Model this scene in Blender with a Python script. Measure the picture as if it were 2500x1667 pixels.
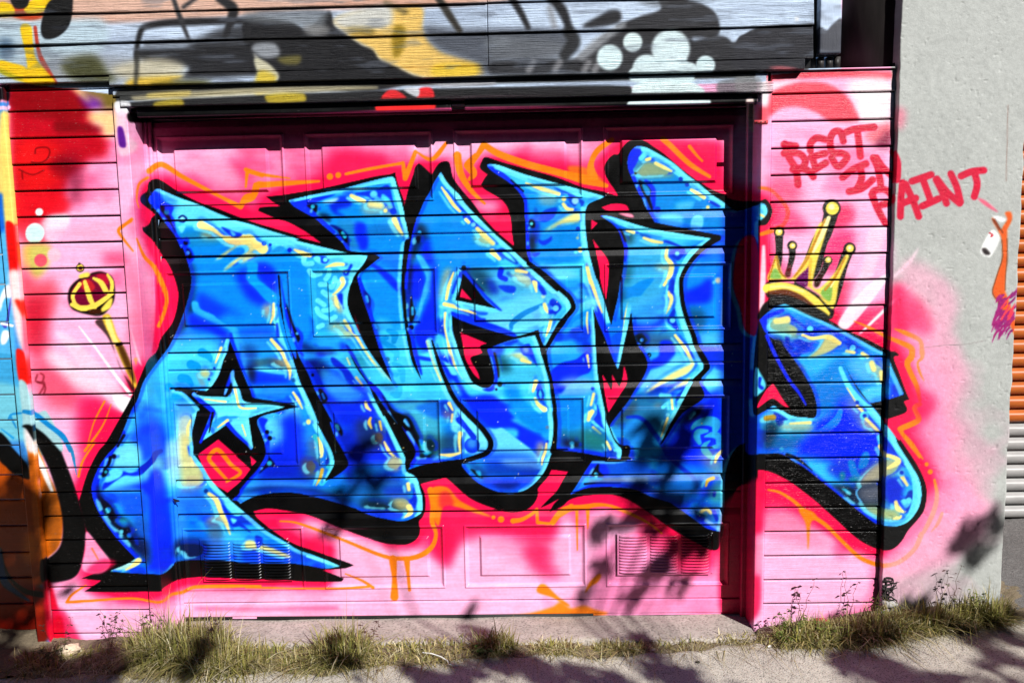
import bpy, math, random
import numpy as np
for _o in list(bpy.data.objects): bpy.data.objects.remove(_o)
scene = bpy.context.scene
# ---------------------------------------------------------------- camera
CAM = np.array([0., -3.2972, 1.6821]); FPX = 1915.; PT, YW, RL = .1114, -.0209, -.019
_f = np.array([math.sin(YW)*math.cos(PT), math.cos(YW)*math.cos(PT), -math.sin(PT)])
_r = np.array([math.cos(YW), -math.sin(YW), 0.]); _u = np.cross(_r, _f)
RT = _r*math.cos(RL)+_u*math.sin(RL); UP = -_r*math.sin(RL)+_u*math.cos(RL); FW = _f
import mathutils
cd = bpy.data.cameras.new('camera'); cam = bpy.data.objects.new('camera', cd); scene.collection.objects.link(cam)
cam.matrix_world = mathutils.Matrix(((RT[0], UP[0], -FW[0], CAM[0]), (RT[1], UP[1], -FW[1], CAM[1]), (RT[2], UP[2], -FW[2], CAM[2]), (0, 0, 0, 1)))
cd.sensor_width = 36; cd.lens = FPX/2500*36; cd.clip_end = 500; cd.clip_start = .05
scene.camera = cam
# ---------------------------------------------------------------- sky and sun
SUN = np.array([.707, -1., .93]); SUN = SUN/np.linalg.norm(SUN)
world = bpy.data.worlds.new('World'); scene.world = world; world.use_nodes = True
nt = world.node_tree; nt.nodes.clear()
sk = nt.nodes.new('ShaderNodeTexSky'); sk.sky_type = 'NISHITA'; sk.sun_disc = False; sk.air_density = .35; sk.dust_density = .2; sk.altitude = 300
sk.sun_elevation = math.asin(SUN[2]); sk.sun_rotation = math.atan2(SUN[0], SUN[1])
bg = nt.nodes.new('ShaderNodeBackground'); bg.inputs[1].default_value = .05
wo = nt.nodes.new('ShaderNodeOutputWorld'); nt.links.new(sk.outputs[0], bg.inputs[0]); nt.links.new(bg.outputs[0], wo.inputs[0])
sl = bpy.data.lights.new('sun', 'SUN'); sl.energy = 5.0; sl.angle = math.radians(.53); sl.color = (1., .985, .955)
so = bpy.data.objects.new('sun', sl); scene.collection.objects.link(so)
so.rotation_euler = mathutils.Vector(SUN).to_track_quat('Z', 'Y').to_euler(); so.location = tuple(SUN*30)
vs = scene.view_settings; vs.view_transform = 'Standard'; vs.look = 'None'; vs.gamma = 1; vs.use_curve_mapping = False; vs.exposure = .50
scene.cycles.max_bounces = 5; scene.cycles.diffuse_bounces = 1; scene.cycles.caustics_reflective = False; scene.cycles.caustics_refractive = False
def at(u, v, Y=0.):
    d = FW+RT*(u-1250)/FPX-UP*(v-833.5)/FPX
    return CAM+d*(Y-CAM[1])/d[1]
# ---------------------------------------------------------------- mural painter
# A small numpy spray-can: the graffiti is described as outlines and strokes and
# turned into colours that are stored on the boards' and panels' vertices.
FR = {}
for _n, _x, _y in (('A',0,0),('B',600,0),('C',1200,0),('D',1800,0),('E',0,540),('F',600,540),('G',1200,540),('H',1800,540)):
    FR[_n] = (_x, _y, 640/1792)
for _n, _x in (('I',0),('J',600),('K',1200),('L',1800)):
    FR[_n] = (_x, 1080, 640/1710)
for _n, _x, _y in (('a',330,420),('b',630,380),('c',960,380),('d',1150,340),('e',1420,340),('f',330,760),('g',680,700),
                   ('h',960,700),('i',1300,680),('j',1420,900),('k',180,1040),('l',540,1030),('m',860,980),('n',1180,980)):
    FR[_n] = (_x, _y, 400/1792)
FR['p'] = (1840, 720, 460/1803); FR['q'] = (1840, 1000, 460/1803)
FR['o'] = (0, 0, 1.0)
FR['s'] = (0, 0, 2500/2352)
PS = 0.8                       # sheet resolution
OX, OY = 160, 160              # margin round the traced area
WID, HEI = int((2500+2*OX)*PS), int((1667+2*OY)*PS)
SH = np.zeros((HEI, WID, 3), np.float32)
CY=(104,228,255); MB=(0,146,245); RB=(8,48,250); BK=(4,4,9); YE=(255,237,150); OR=(255,138,26); HP=(252,22,88); LP=(255,186,222)
TE=(18,104,150); WH=(250,250,250); NV=(6,22,90); PB=(40,175,255); SA=(196,176,140)

def pts(s):
    """parse 'frame x y x y! ...' -> points and corner flags"""
    out = []; cor = []; f = FR['o']; num = []
    for t in s.split():
        if t in FR: f = FR[t]; continue
        c = t.endswith('!'); v = float(t.rstrip('!')); num.append(v)
        if len(num) == 2:
            out.append((f[0]+num[0]*f[2], f[1]+num[1]*f[2])); cor.append(c); num = []
    return np.array(out), cor
def curve(s, closed, smooth=True, sub=6):
    p, c = pts(s); n = len(p)
    if not smooth or n < 3: return np.vstack([p, p[:1]]) if closed else p
    res = []
    for i in range(n if closed else n-1):
        p1 = p[i]; p2 = p[(i+1) % n]
        p0 = p[i-1] if (i > 0 or closed) else p1
        p3 = p[(i+2) % n] if (i+2 < n or closed) else p2
        d = p2-p1
        m1 = d if c[i] else (p2-p0)*.5
        m2 = d if c[(i+1) % n] else (p3-p1)*.5
        L = np.hypot(*d)+1e-6
        for m in (m1, m2):
            l = np.hypot(*m)
            if l > 1.3*L: m *= 1.3*L/l
        t = np.linspace(0, 1, sub, endpoint=False)[:, None]
        res.append((2*t**3-3*t**2+1)*p1+(t**3-2*t**2+t)*m1+(-2*t**3+3*t**2)*p2+(t**3-t**2)*m2)
    res = np.vstack(res)
    return np.vstack([res, res[:1]]) if closed else np.vstack([res, p[-1:]])
def box1(a, r, ax):
    n = a.shape[ax]; r = int(r)
    if r < 1: return a
    pad = [(0,0),(0,0)]; pad[ax] = (r+1, r)
    c = np.cumsum(np.pad(a, pad, mode='edge'), axis=ax, dtype=np.float64)
    hi = [slice(None)]*2; lo = [slice(None)]*2
    hi[ax] = slice(2*r+1, 2*r+1+n); lo[ax] = slice(0, n)
    return ((c[tuple(hi)]-c[tuple(lo)])/(2*r+1)).astype(np.float32)
def blur(a, r):
    r = r*PS
    if r < .7: return a
    k = max(1, int(round(r*.62)))
    for _ in range(2):
        a = box1(box1(a, k, 0), k, 1)
    return a
def cover(poly):
    """antialiased coverage of a closed polygon; returns (mask, y0, x0)"""
    q = (poly+[OX, OY])*PS
    return q
def fillmask(poly, pad=0):
    q = (poly+[OX, OY])*PS
    x0 = max(0, int(q[:,0].min()-pad)-1); x1 = min(WID, int(q[:,0].max()+pad)+2)
    y0 = max(0, int(q[:,1].min()-pad)-1); y1 = min(HEI, int(q[:,1].max()+pad)+2)
    if x1 <= x0 or y1 <= y0: return None
    w, h = x1-x0, y1-y0; SS = 3
    m = np.zeros((h, w+1), np.float32)
    ax, ay, bx, by = q[:-1,0]-x0, q[:-1,1]-y0, q[1:,0]-x0, q[1:,1]-y0
    for r in range(h):
        for k in range(SS):
            y = r+(k+.5)/SS
            hit = ((ay <= y) & (by > y)) | ((by <= y) & (ay > y))
            if not hit.any(): continue
            xs = np.sort(ax[hit]+(y-ay[hit])/(by[hit]-ay[hit])*(bx[hit]-ax[hit]))
            for u, v in zip(xs[0::2], xs[1::2]):
                u = min(max(u, 0), w); v = min(max(v, 0), w)
                if v <= u: continue
                iu, iv = int(u), int(v)
                if iu == iv: m[r, iu] += (v-u)/SS
                else:
                    m[r, iu] += (iu+1-u)/SS
                    if iv > iu+1: m[r, iu+1:iv] += 1/SS
                    m[r, iv] += (v-iv)/SS
    return m[:, :w], y0, x0
def lay(m, y0, x0, col, alpha=1., clip=None):
    if clip is not None: m = m*clip[y0:y0+m.shape[0], x0:x0+m.shape[1]]
    m = (m*alpha)[..., None]
    v = SH[y0:y0+m.shape[0], x0:x0+m.shape[1]]
    v += (np.array(col, np.float32)-v)*m
def fill(s, col, soft=0., clip=None, alpha=1., smooth=True, mask=None):
    r = fillmask(curve(s, True, smooth), soft*PS*2.4)
    if r is None: return
    m, y0, x0 = r
    if soft: m = blur(m, soft)
    if col is not None: lay(m, y0, x0, col, alpha, clip)
    if mask is not None:
        t = mask[y0:y0+m.shape[0], x0:x0+m.shape[1]]; np.maximum(t, m, out=t)
def stroke(s, w, col, soft=1., clip=None, alpha=1., smooth=True, mask=None):
    c = curve(s, False, smooth); n = len(c)
    d = np.r_[0, np.cumsum(np.hypot(*np.diff(c, axis=0).T))]; d /= max(d[-1], 1e-6)
    w = np.atleast_1d(np.array(w, float)); W = np.interp(d, np.linspace(0, 1, len(w)), w)*.5*PS
    q = (c+[OX, OY])*PS; sf = max(soft*PS, .6); pad = W.max()+sf+2
    x0 = max(0, int(q[:,0].min()-pad)); x1 = min(WID, int(q[:,0].max()+pad)+1)
    y0 = max(0, int(q[:,1].min()-pad)); y1 = min(HEI, int(q[:,1].max()+pad)+1)
    if x1 <= x0 or y1 <= y0: return
    m = np.zeros((y1-y0, x1-x0), np.float32)
    for i in range(max(n-1, 1)):
        a = q[i]; b = q[min(i+1, n-1)]; wa = W[i]; wb = W[min(i+1, n-1)]
        pr = max(wa, wb)+sf+2
        u0 = max(x0, int(min(a[0], b[0])-pr)); u1 = min(x1, int(max(a[0], b[0])+pr)+1)
        v0 = max(y0, int(min(a[1], b[1])-pr)); v1 = min(y1, int(max(a[1], b[1])+pr)+1)
        if u1 <= u0 or v1 <= v0: continue
        X = np.arange(u0, u1)[None]+.5; Y = np.arange(v0, v1)[:, None]+.5
        e = b-a; L2 = e@e+1e-9
        t = np.clip(((X-a[0])*e[0]+(Y-a[1])*e[1])/L2, 0, 1)
        dist = np.hypot(X-a[0]-t*e[0], Y-a[1]-t*e[1])-(wa+(wb-wa)*t)
        cov = np.clip(.5-dist/(2*sf), 0, 1)
        t_ = m[v0-y0:v1-y0, u0-x0:u1-x0]; np.maximum(t_, cov*cov*(3-2*cov), out=t_)
    if mask is not None:
        t = mask[y0:y1, x0:x1]; np.maximum(t, m, out=t)
    if col is not None: lay(m, y0, x0, col, alpha, clip)
def dots(s, col, soft=1., clip=None, alpha=1.):
    """'frame x y r x y r ...' (r in that frame's units)"""
    f = FR['o']; num = []
    for t in s.split():
        if t in FR: f = FR[t]; continue
        num.append(float(t))
        if len(num) == 3:
            x, y = f[0]+num[0]*f[2], f[1]+num[1]*f[2]
            stroke('o %f %f %f %f' % (x, y, x+.01, y), num[2]*f[2]*2, col, soft, clip, alpha, False); num = []
def vnoise(sx, sy, seed, octs=3):
    """smooth value noise over the sheet, cells of sx by sy photo pixels"""
    rg = np.random.default_rng(seed); out = np.zeros((HEI, WID), np.float32); amp = 1.; tot = 0.
    for o in range(octs):
        cx, cy = max(2., sx*PS/2**o), max(2., sy*PS/2**o)
        gw, gh = int(WID/cx)+3, int(HEI/cy)+3
        g = rg.random((gh, gw)).astype(np.float32)
        X = np.arange(WID)/cx; Y = np.arange(HEI)/cy
        xi = X.astype(int); yi = Y.astype(int); fx = (X-xi).astype(np.float32); fy = (Y-yi).astype(np.float32)
        fx = fx*fx*(3-2*fx); fy = (fy*fy*(3-2*fy))[:, None]
        r0 = g[yi]; r1 = g[yi+1]; r = r0+(r1-r0)*fy
        out += amp*(r[:, xi]*(1-fx)+r[:, xi+1]*fx); tot += amp; amp *= .5
    return out/tot
# ---- the ground colours of the wall -------------------------------------------------
SH[:] = LP
silh = np.zeros((HEI, WID), np.float32)
SIL = ("a 150 110 230 75 300 100 480 220 700 330 900 400 1100 480 1330 560 1792 700 b 400 880 690 957! 600 890 500 820 330 730 200 690 "
       "0 605! 25 568 240 552! 150 500 88 448! 260 432 400 410 700 360 1100 270 1300 225 1440 205 1500 183! 1520 280 1560 400 1592 480 "
       "1603 560! 1615 480 1650 350 1700 200 1718 130 1745 95 c 290 90 330 120 422 208! 480 110 530 70 600 66 625 110 650 230 700 310 770 400 "
       "850 490 960 640 1000 690 1100 800 1200 890 1322 990! 1300 850 1290 720 1265 610 1240 550 1180 480 1100 430 1000 370 960 318! "
       "1000 250 1032 210! 950 140 970 60 1000 20 1050 25 1200 75 1400 130 1792 240 d 1170 510 1300 545 1430 570 1610 624! "
       "e 350 540 300 470 260 390 250 300 290 220 350 170 400 165 440 100 500 35 550 10 640 5 720 35 780 80 900 160 1100 330 1300 480 "
       "1430 560 1550 620 o 1800 490 D 150 1375 200 1365 240 1440 205 1530 150 1545 o 1852 560 1850 1165 1800 1190 1775 1260 K 1510 600 1497 620 1480 690 1430 700 1360 665 1220 590 1100 510 "
       "1015 449 n 1600 1080 1450 1025 1300 1015 1100 1030 950 1070 860 1145 720 1208! 770 1120 830 1060! 700 1130 620 1162! 720 1060 800 980 860 880 925 765! "
       "745 745! 700 830 600 945 600 1000 580 1070 530 1140 450 1190 350 1210 250 1205 100 1170 m 1792 1205 1650 1190 1500 1150 1350 1090 "
       "1250 1030 1150 940 1060 860 1020 832! 900 860 745 900! 790 1000 800 1100 795 1190 770 1260 730 1310 740 1400 720 1480 650 1540 550 1565 "
       "J 900 655 760 610 600 550 430 480 300 450 150 430 50 447! l 400 1050 600 1210 800 1330 1000 1400 1200 1470 1400 1540 "
       "J 705 800! 640 820 500 830! 640 885! 620 905 400 905 200 892 0 890 I 1400 880 1300 875 1160 895 1060 950 1055 970! 700 975 550 970! "
       "660 900! 530 885! 640 840 722 782! 650 680 565 575! 540 480 515 380! 570 200 640 60 690 0 E 800 1380 900 1200 960 1060 1010 950 1070 890 1100 800 1180 690 1215 560 "
       "1215 470 1170 330 1100 220 1040 130 980 70 975 40 a 80 610 150 572 180 500 222 470! 140 400 70 340 55 290 75 250 130 215!")
fill(SIL, None, 0, mask=silh)
SILS = ("p 0 230 140 100 250 20 340 60 450 130 700 230 900 340 1100 430 1290 530 1360 545 1395 578! 1340 600 1390 740 1440 880 1490 1000! 1440 1020 1470 1090 1440 1130 1330 1170 "
        "1265 1190! 1290 1270 1400 1400 q 1400 280 1560 520 1640 690 1655 820 1630 960 1560 1060 1480 1150 1420 1250 1350 1320 1270 1345 1180 1330 1050 1270 940 1190 800 1060 700 970 "
        "600 880 500 800 350 690 200 610 100 580 0 572! o 1820 1140 1800 900")
fill(SILS, None, 0, mask=silh)
pillar = np.zeros((HEI, WID), np.float32)
fill('o 2178 -160! 2660 -160! 2660 1830! 2130 1830! 2140 1500! 2172 700!', None, 0, smooth=False, mask=pillar)
lay(pillar, 0, 0, (188, 190, 186))
# hot pink mist round the letters
n1 = vnoise(120, 90, 3); n2 = vnoise(46, 34, 5)
halo = np.clip(blur(silh, 110)*2.6, 0, 1)*.75+np.clip(blur(silh, 40)*2.4, 0, 1)*.6
halo = np.clip((halo-.27+(n1-.5)*.6+(n2-.5)*.25)*1.35, 0, 1)
band = np.zeros((HEI, WID), np.float32); nm_ = vnoise(170, 120, 41, 4)
fill('o 60 330 2500 330 2500 1667 60 1667', None, 30, smooth=False, mask=band)
halop = np.clip(blur(silh, 60)*2.9, 0, 1); lpm = np.clip((blur(silh, 300)*6-.42+(n1-.5)*.9), 0, 1)*pillar*band
lay(lpm, 0, 0, (255, 158, 196), .97); lay(np.clip(blur(silh, 170)*3.0-.45+(n1-.5)*.8+(n2-.5)*.5, 0, 1)*pillar*band, 0, 0, (255, 92, 140), .8)
lay(np.clip((nm_-.52)*4, 0, 1)*band*(1-pillar), 0, 0, HP, .55)
lay(halo*band*np.clip(1-pillar*.0, 0, 1), 0, 0, HP)
PK = (255, 128, 178)
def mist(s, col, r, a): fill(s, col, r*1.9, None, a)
mist('A 1010 800 B 700 720 C 1600 660 1600 920 B 700 950 A 1060 1010', (226,84,140), 5, .9)  # deeper pink puts the lintel's shade into the paint of the door top
# top row of the door: pinks between the panels
mist('B 560 1060 700 1010 980 1060 1000 1140 600 1230 520 1200', HP, 14, .9)
mist('B 560 1040 760 1030 760 1150 560 1150', HP, 20, .5)
mist('C 60 1090 480 1050 560 1180 700 1240 200 1180', HP, 12, .8)
mist('C 880 1000 1080 960 1500 960 1585 980 1585 1330 1400 1250 1200 1060', HP, 9, .95)
mist('C 600 960 760 960 760 1040 600 1080', LP, 8, .7)
mist('C 260 1030 470 1030 480 1080 300 1080', (255,150,190), 12, .6)
mist('A 1560 1060 1640 1120 1740 1240 1680 1260 1590 1160', HP, 12, .8)
mist('c 850 500 1100 500 1180 560 1060 620 920 590', LP, 9, .85)
mist('c 600 100 690 100 700 260 800 420 760 440 680 300', LP, 7, .8)
mist('A 1160 1100 1500 1080 1620 1160 1640 1290 1500 1280 1300 1160', (255,170,205), 12, .8)
# lower door
mist('l 880 1060 1100 1080 1300 1160 1700 1310 1792 1400 1792 1568 1500 1560 1280 1480 1250 1300 1000 1200', LP, 9, .95)
mist('J 620 640 860 680 1000 690 1150 700 1130 860 1260 960 1180 1010 600 990 600 700', LP, 8, .9)
mist('l 960 1290 1080 1230 1130 1300 1100 1420 980 1410 880 1340', HP, 9, .6)
mist('K 380 560 470 470 540 520 560 700 580 940 480 900 430 760 360 640', LP, 9, .9)
mist('K 200 700 330 660 400 800 460 880 300 860', HP, 12, .75)
mist('J 1500 650 1640 620 1790 640 1760 860 1600 880 1540 780', LP, 14, .55)
mist('K 660 440 790 440 860 560 800 700 660 640 640 520', LP, 10, .7)
mist('K 740 640 1430 700 1500 820 1490 1090 700 1120 640 900', (250,140,190), 14, .8)
mist('K 1180 600 1440 620 1440 830 1200 830', HP, 10, .75)
mist('K 960 560 1200 600 1150 720 960 640', HP, 10, .6)
mist('I 1280 880 1700 890 1700 940 1280 935', HP, 5, .9)
mist('I 1180 960 1700 960 J 900 970 1700 1010 1700 1140 I 1300 1145', LP, 8, .75)
mist('I 1270 1075 1700 1078 J 600 1068 600 1085 I 1700 1092 1270 1088', HP, 3, .5)
mist('J 1180 300 1700 470 K 420 500 400 640 300 640 J 1500 600 1300 760 1180 680', HP, 10, .9)
mist('J 1240 560 1360 600 1340 800 1260 780', HP, 9, .8)
# left strip of boards
RD = (196, 14, 34); DR = (150, 4, 22)
mist('A 70 590 300 580 470 600 560 640 620 760 640 860 700 900 740 980 720 1070 620 1090 560 1140 470 1200 440 1330 300 1500 110 1500 80 1100 60 800', (198, 14, 38), 8, 1)
mist('A 90 600 460 590 580 690 590 790 480 830 110 770', (150, 2, 22), 6, .9)
mist('A 380 830 560 840 710 870 700 900 500 910 380 900', (120, 0, 18), 4, .7)
mist('A 120 980 330 950 470 1080 400 1240 200 1340 110 1200', (235, 26, 30), 12, .9)
mist('A 110 1330 400 1320 480 1390 430 1480 300 1480 180 1560 100 1560', (232, 22, 40), 7, .9)
mist('A 360 1090 470 1050 560 1120 560 1320 490 1400 450 1200', (120, 10, 40), 11, .65)
mist('A 330 1110 440 1080 500 1160 420 1210 350 1180', (130,0,26), 6, .6)
stroke('A 215 1110 270 1115 320 1090 340 1040 320 1010 250 1015 240 1050', 4, (110,8,14), 1.5, None, .7)
stroke('A 150 1170 155 1225', 4, (110,8,14), 1.5, None, .6); stroke('A 130 1160 220 1195 300 1165', 4, (110,8,14), 1.5, None, .6)
mist('A 540 640 610 650 700 690 720 740 600 750 560 700', (98, 30, 150), 6, .8)
mist('A 600 770 790 770 790 920 700 930 700 870 610 830', (250, 214, 140), 7, .85)
mist('A 470 580 560 610 620 700 590 690 520 640', (240,214,150), 5, .8)
mist('A 560 570 780 555 860 610 800 740 700 740 690 680 600 650', (110, 100, 20), 7, .85)
# light bubbles and lower left patches
mist('A 320 1480 470 1470 440 1568 300 1568', (236,244,252), 3, .9)
mist('E 110 0 330 0 300 60 330 160 180 160 120 100', (226, 60, 80), 9, .8)
mist('E 300 0 470 0 400 120 330 140 300 80', (240, 232, 246), 4, .7)
mist('E 330 60 830 0 830 120 400 140', (255,176,208), 10, .7)
dots('A 268 1450 26', (228,248,250), 1.5); dots('A 240 1590 64', (226,248,250), 2); dots('E 236 92 60', (214,240,242), 2)
mist('E 190 160 340 170 330 300 260 390 210 360 180 250', (206, 200, 96), 5, .9)
mist('E 150 180 200 180 190 330 160 330', (236,190,60), 5, .5)
dots('E 278 268 44', (232, 92, 112), 2); dots('E 370 230 46', (250, 196, 214), 4)
mist('E 120 330 220 380 270 420 380 400 380 600 300 700 220 860 170 900', (236, 70, 90), 12, .8)
mist('E 160 560 300 520 330 700 320 900 220 900 180 800', (206, 20, 50), 13, .75)
mist('E 700 230 850 210 910 280 860 300 720 290', (226, 50, 100), 10, .7)
mist('E 880 660 960 640 960 800 900 820', (226, 60, 100), 8, .5)
mist('E 210 900 330 930 500 1090 560 1250 420 1300 300 1240 220 1100', (232, 60, 90), 16, .7)
mist('E 560 1200 760 1190 860 1260 800 1420 700 1568 560 1568 520 1400', HP, 13, .9)
mist('E 300 900 460 930 800 1180 900 1200 850 1300 700 1210 500 1120', (255, 226, 238), 10, .8)
fill('E 380 770 500 800 880 1200 840 1290 760 1250', (255,214,232), 7, None, .7)
stroke('E 540 720 650 860 780 1040 890 1180', (3, 9), (255,244,248), 1.5)
stroke('E 550 730 620 830', 2.5, (255,240,246), 1.5)
fill('E 770 1190 900 1210 870 1300 830 1300', (255,250,252), 5, None, .95)
fill('E 890 720 960 960 970 990 940 940', (255,245,250), 1.5)
stroke('E 760 1250 700 1400 580 1568', (2, 7), OR, 1.2); stroke('E 715 1230 640 1380 590 1568', (5, 2), OR, 1.2)
stroke('I 618 0 540 120 512 220', (4.5, 6), OR, 1.2)
dots('E 928 945 14', OR, 1.5); stroke('E 928 945 930 980', (6, 2), OR, 1.5)
for s_ in ('E 255 1050 245 1090 285 1100 300 1060 280 1040', 'E 260 1100 300 1120 270 1180', 'E 300 1100 310 1140 300 1180'):
    stroke(s_, 5, (120, 16, 30), 2.5, None, .6)
mist('E 880 0 960 0 1090 800 1060 900 900 960 860 500', (255, 178, 210), 9, .6)
mist('E 900 300 1000 480 1080 700 1060 840 960 880 910 700', (236, 74, 120), 12, .45)
# inside curve of hot pink left of the A
fill('E 1050 120 1110 230 1170 330 1215 470 1215 560 1180 690 1100 800 1070 880 1040 900 1060 700 1060 400', HP, 3)
stroke('E 895 0 812 55 835 110 910 205', (7, 8, 4), OR, 1); stroke('E 935 120 985 240 1050 310 1110 430 1140 530 1120 630 1085 715', (4, 9, 13, 9, 9), OR, 1.2)
stroke('A 900 1500 815 1568', 8, OR, 1); stroke('A 950 1420 935 1360 950 1260 1010 1215', (3, 6, 7), OR, 1)
stroke('A 1020 1170 1105 1125 1240 1205 1400 1290 1645 1415! 1680 1350 1740 1330 1760 1265 1792 1260', (15, 12, 10, 8, 14, 14), OR, 1)
stroke('A 1680 1280 1690 1170! 1792 1200', (5, 10, 10), OR, 1)
stroke('B 0 1160 120 1195 300 1220', (10, 8, 3), OR, 1); stroke('B 0 1370 50 1345 70 1268! 250 1255 500 1240', (15, 15, 14, 11, 6), OR, 1)
dots('B 575 1208 22 632 1198 20', OR, 1.2); stroke('B 685 1190 850 1155 1075 1115! 1090 1220! 1160 1040', (7, 8, 7, 13, 10), OR, 1)
stroke('B 1170 1040 1240 1085 1290 1080 1370 980', (4, 9, 12, 8), OR, 1)
stroke('c 700 0 740 200 850 380 1000 525', (20, 17, 12, 6), OR, 1); stroke('c 900 0 820 110! 880 200 830 260', (12, 22, 20, 8), OR, 1)
stroke('d 0 300 20 260 140 60! 300 160 600 270 900 350 1200 430 1480 510', (7, 15, 17, 17, 17, 17, 24, 10), OR, 1)
fill('d 1060 300 1300 330 1480 500 1400 490 1150 430', OR, 4, None, .8)
stroke('d 1330 420 1310 280 1380 130 1540 10', (26, 13, 14, 12), OR, 1)
stroke('e 890 0 960 60 1180 270 1400 410', (14, 13, 12, 8), OR, 1); stroke('e 1180 80 1260 180 1320 240', (9, 5), OR, 1)
# ---- orange tubes and drips under the word -------------------------------------------
stroke('J 225 512 340 525 600 620 900 740 1050 755 1150 730 1220 670 1240 590 1215 510 1225 400 1205 310', (4, 6, 7, 7, 8, 9, 11, 13, 9, 14, 16), OR, 1)
fill('J 1200 310 1310 290 1400 380 1600 480 1500 460 1380 420 1290 420 1260 540 1220 480', OR, 3, None, .95)
fill('m 960 1000 1060 990 1110 1130 1040 1180 960 1150', HP, 6, None, .6)
stroke('J 960 760 970 900 970 1005', (20, 11, 20), OR, 1); stroke('J 1050 760 1060 870 1068 960', (16, 8, 8), OR, 1)
dots('J 1615 487 13 1665 500 21', OR, 1); stroke('K 140 510 200 500 270 460 295 435! 300 520! 390 525 430 480 520 420', (13, 9, 8, 8, 7, 14, 16), OR, 1)
stroke('K 400 520 470 440 600 420 700 405 800 420 1000 510 1110 590', (14, 16, 12, 7, 9, 6, 4), OR, 1)
stroke('K 556 430 560 700', (8, 3), OR, .8); stroke('K 628 430 628 560', (10, 3), OR, .8)
fill('K 310 930 350 925 430 1000 510 1060 480 1060 400 1010 300 975', OR, 1.5); fill('K 700 855 715 870 690 910 650 935 610 980 640 910', OR, 1)
fill('K 100 1135 260 1110 400 1070 450 1040 520 1080 600 1062 680 1090 760 1110 700 1128 400 1135', OR, 4)
stroke('J 0 942 300 950 600 950 800 940', (5, 4, 5, 6), OR, 1); stroke('J 650 855 760 900 830 945', (3, 8), OR, 1)
stroke('I 1700 935 1280 940 1190 975 1120 990 1040 1040 860 1015 600 1030 435 1040! 470 990 560 930', (5, 9, 9, 8, 6, 6, 6, 7, 4), OR, 1)
# ---- black silhouette ------------------------------------------------------------------
lay(silh, 0, 0, BK)
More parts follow.
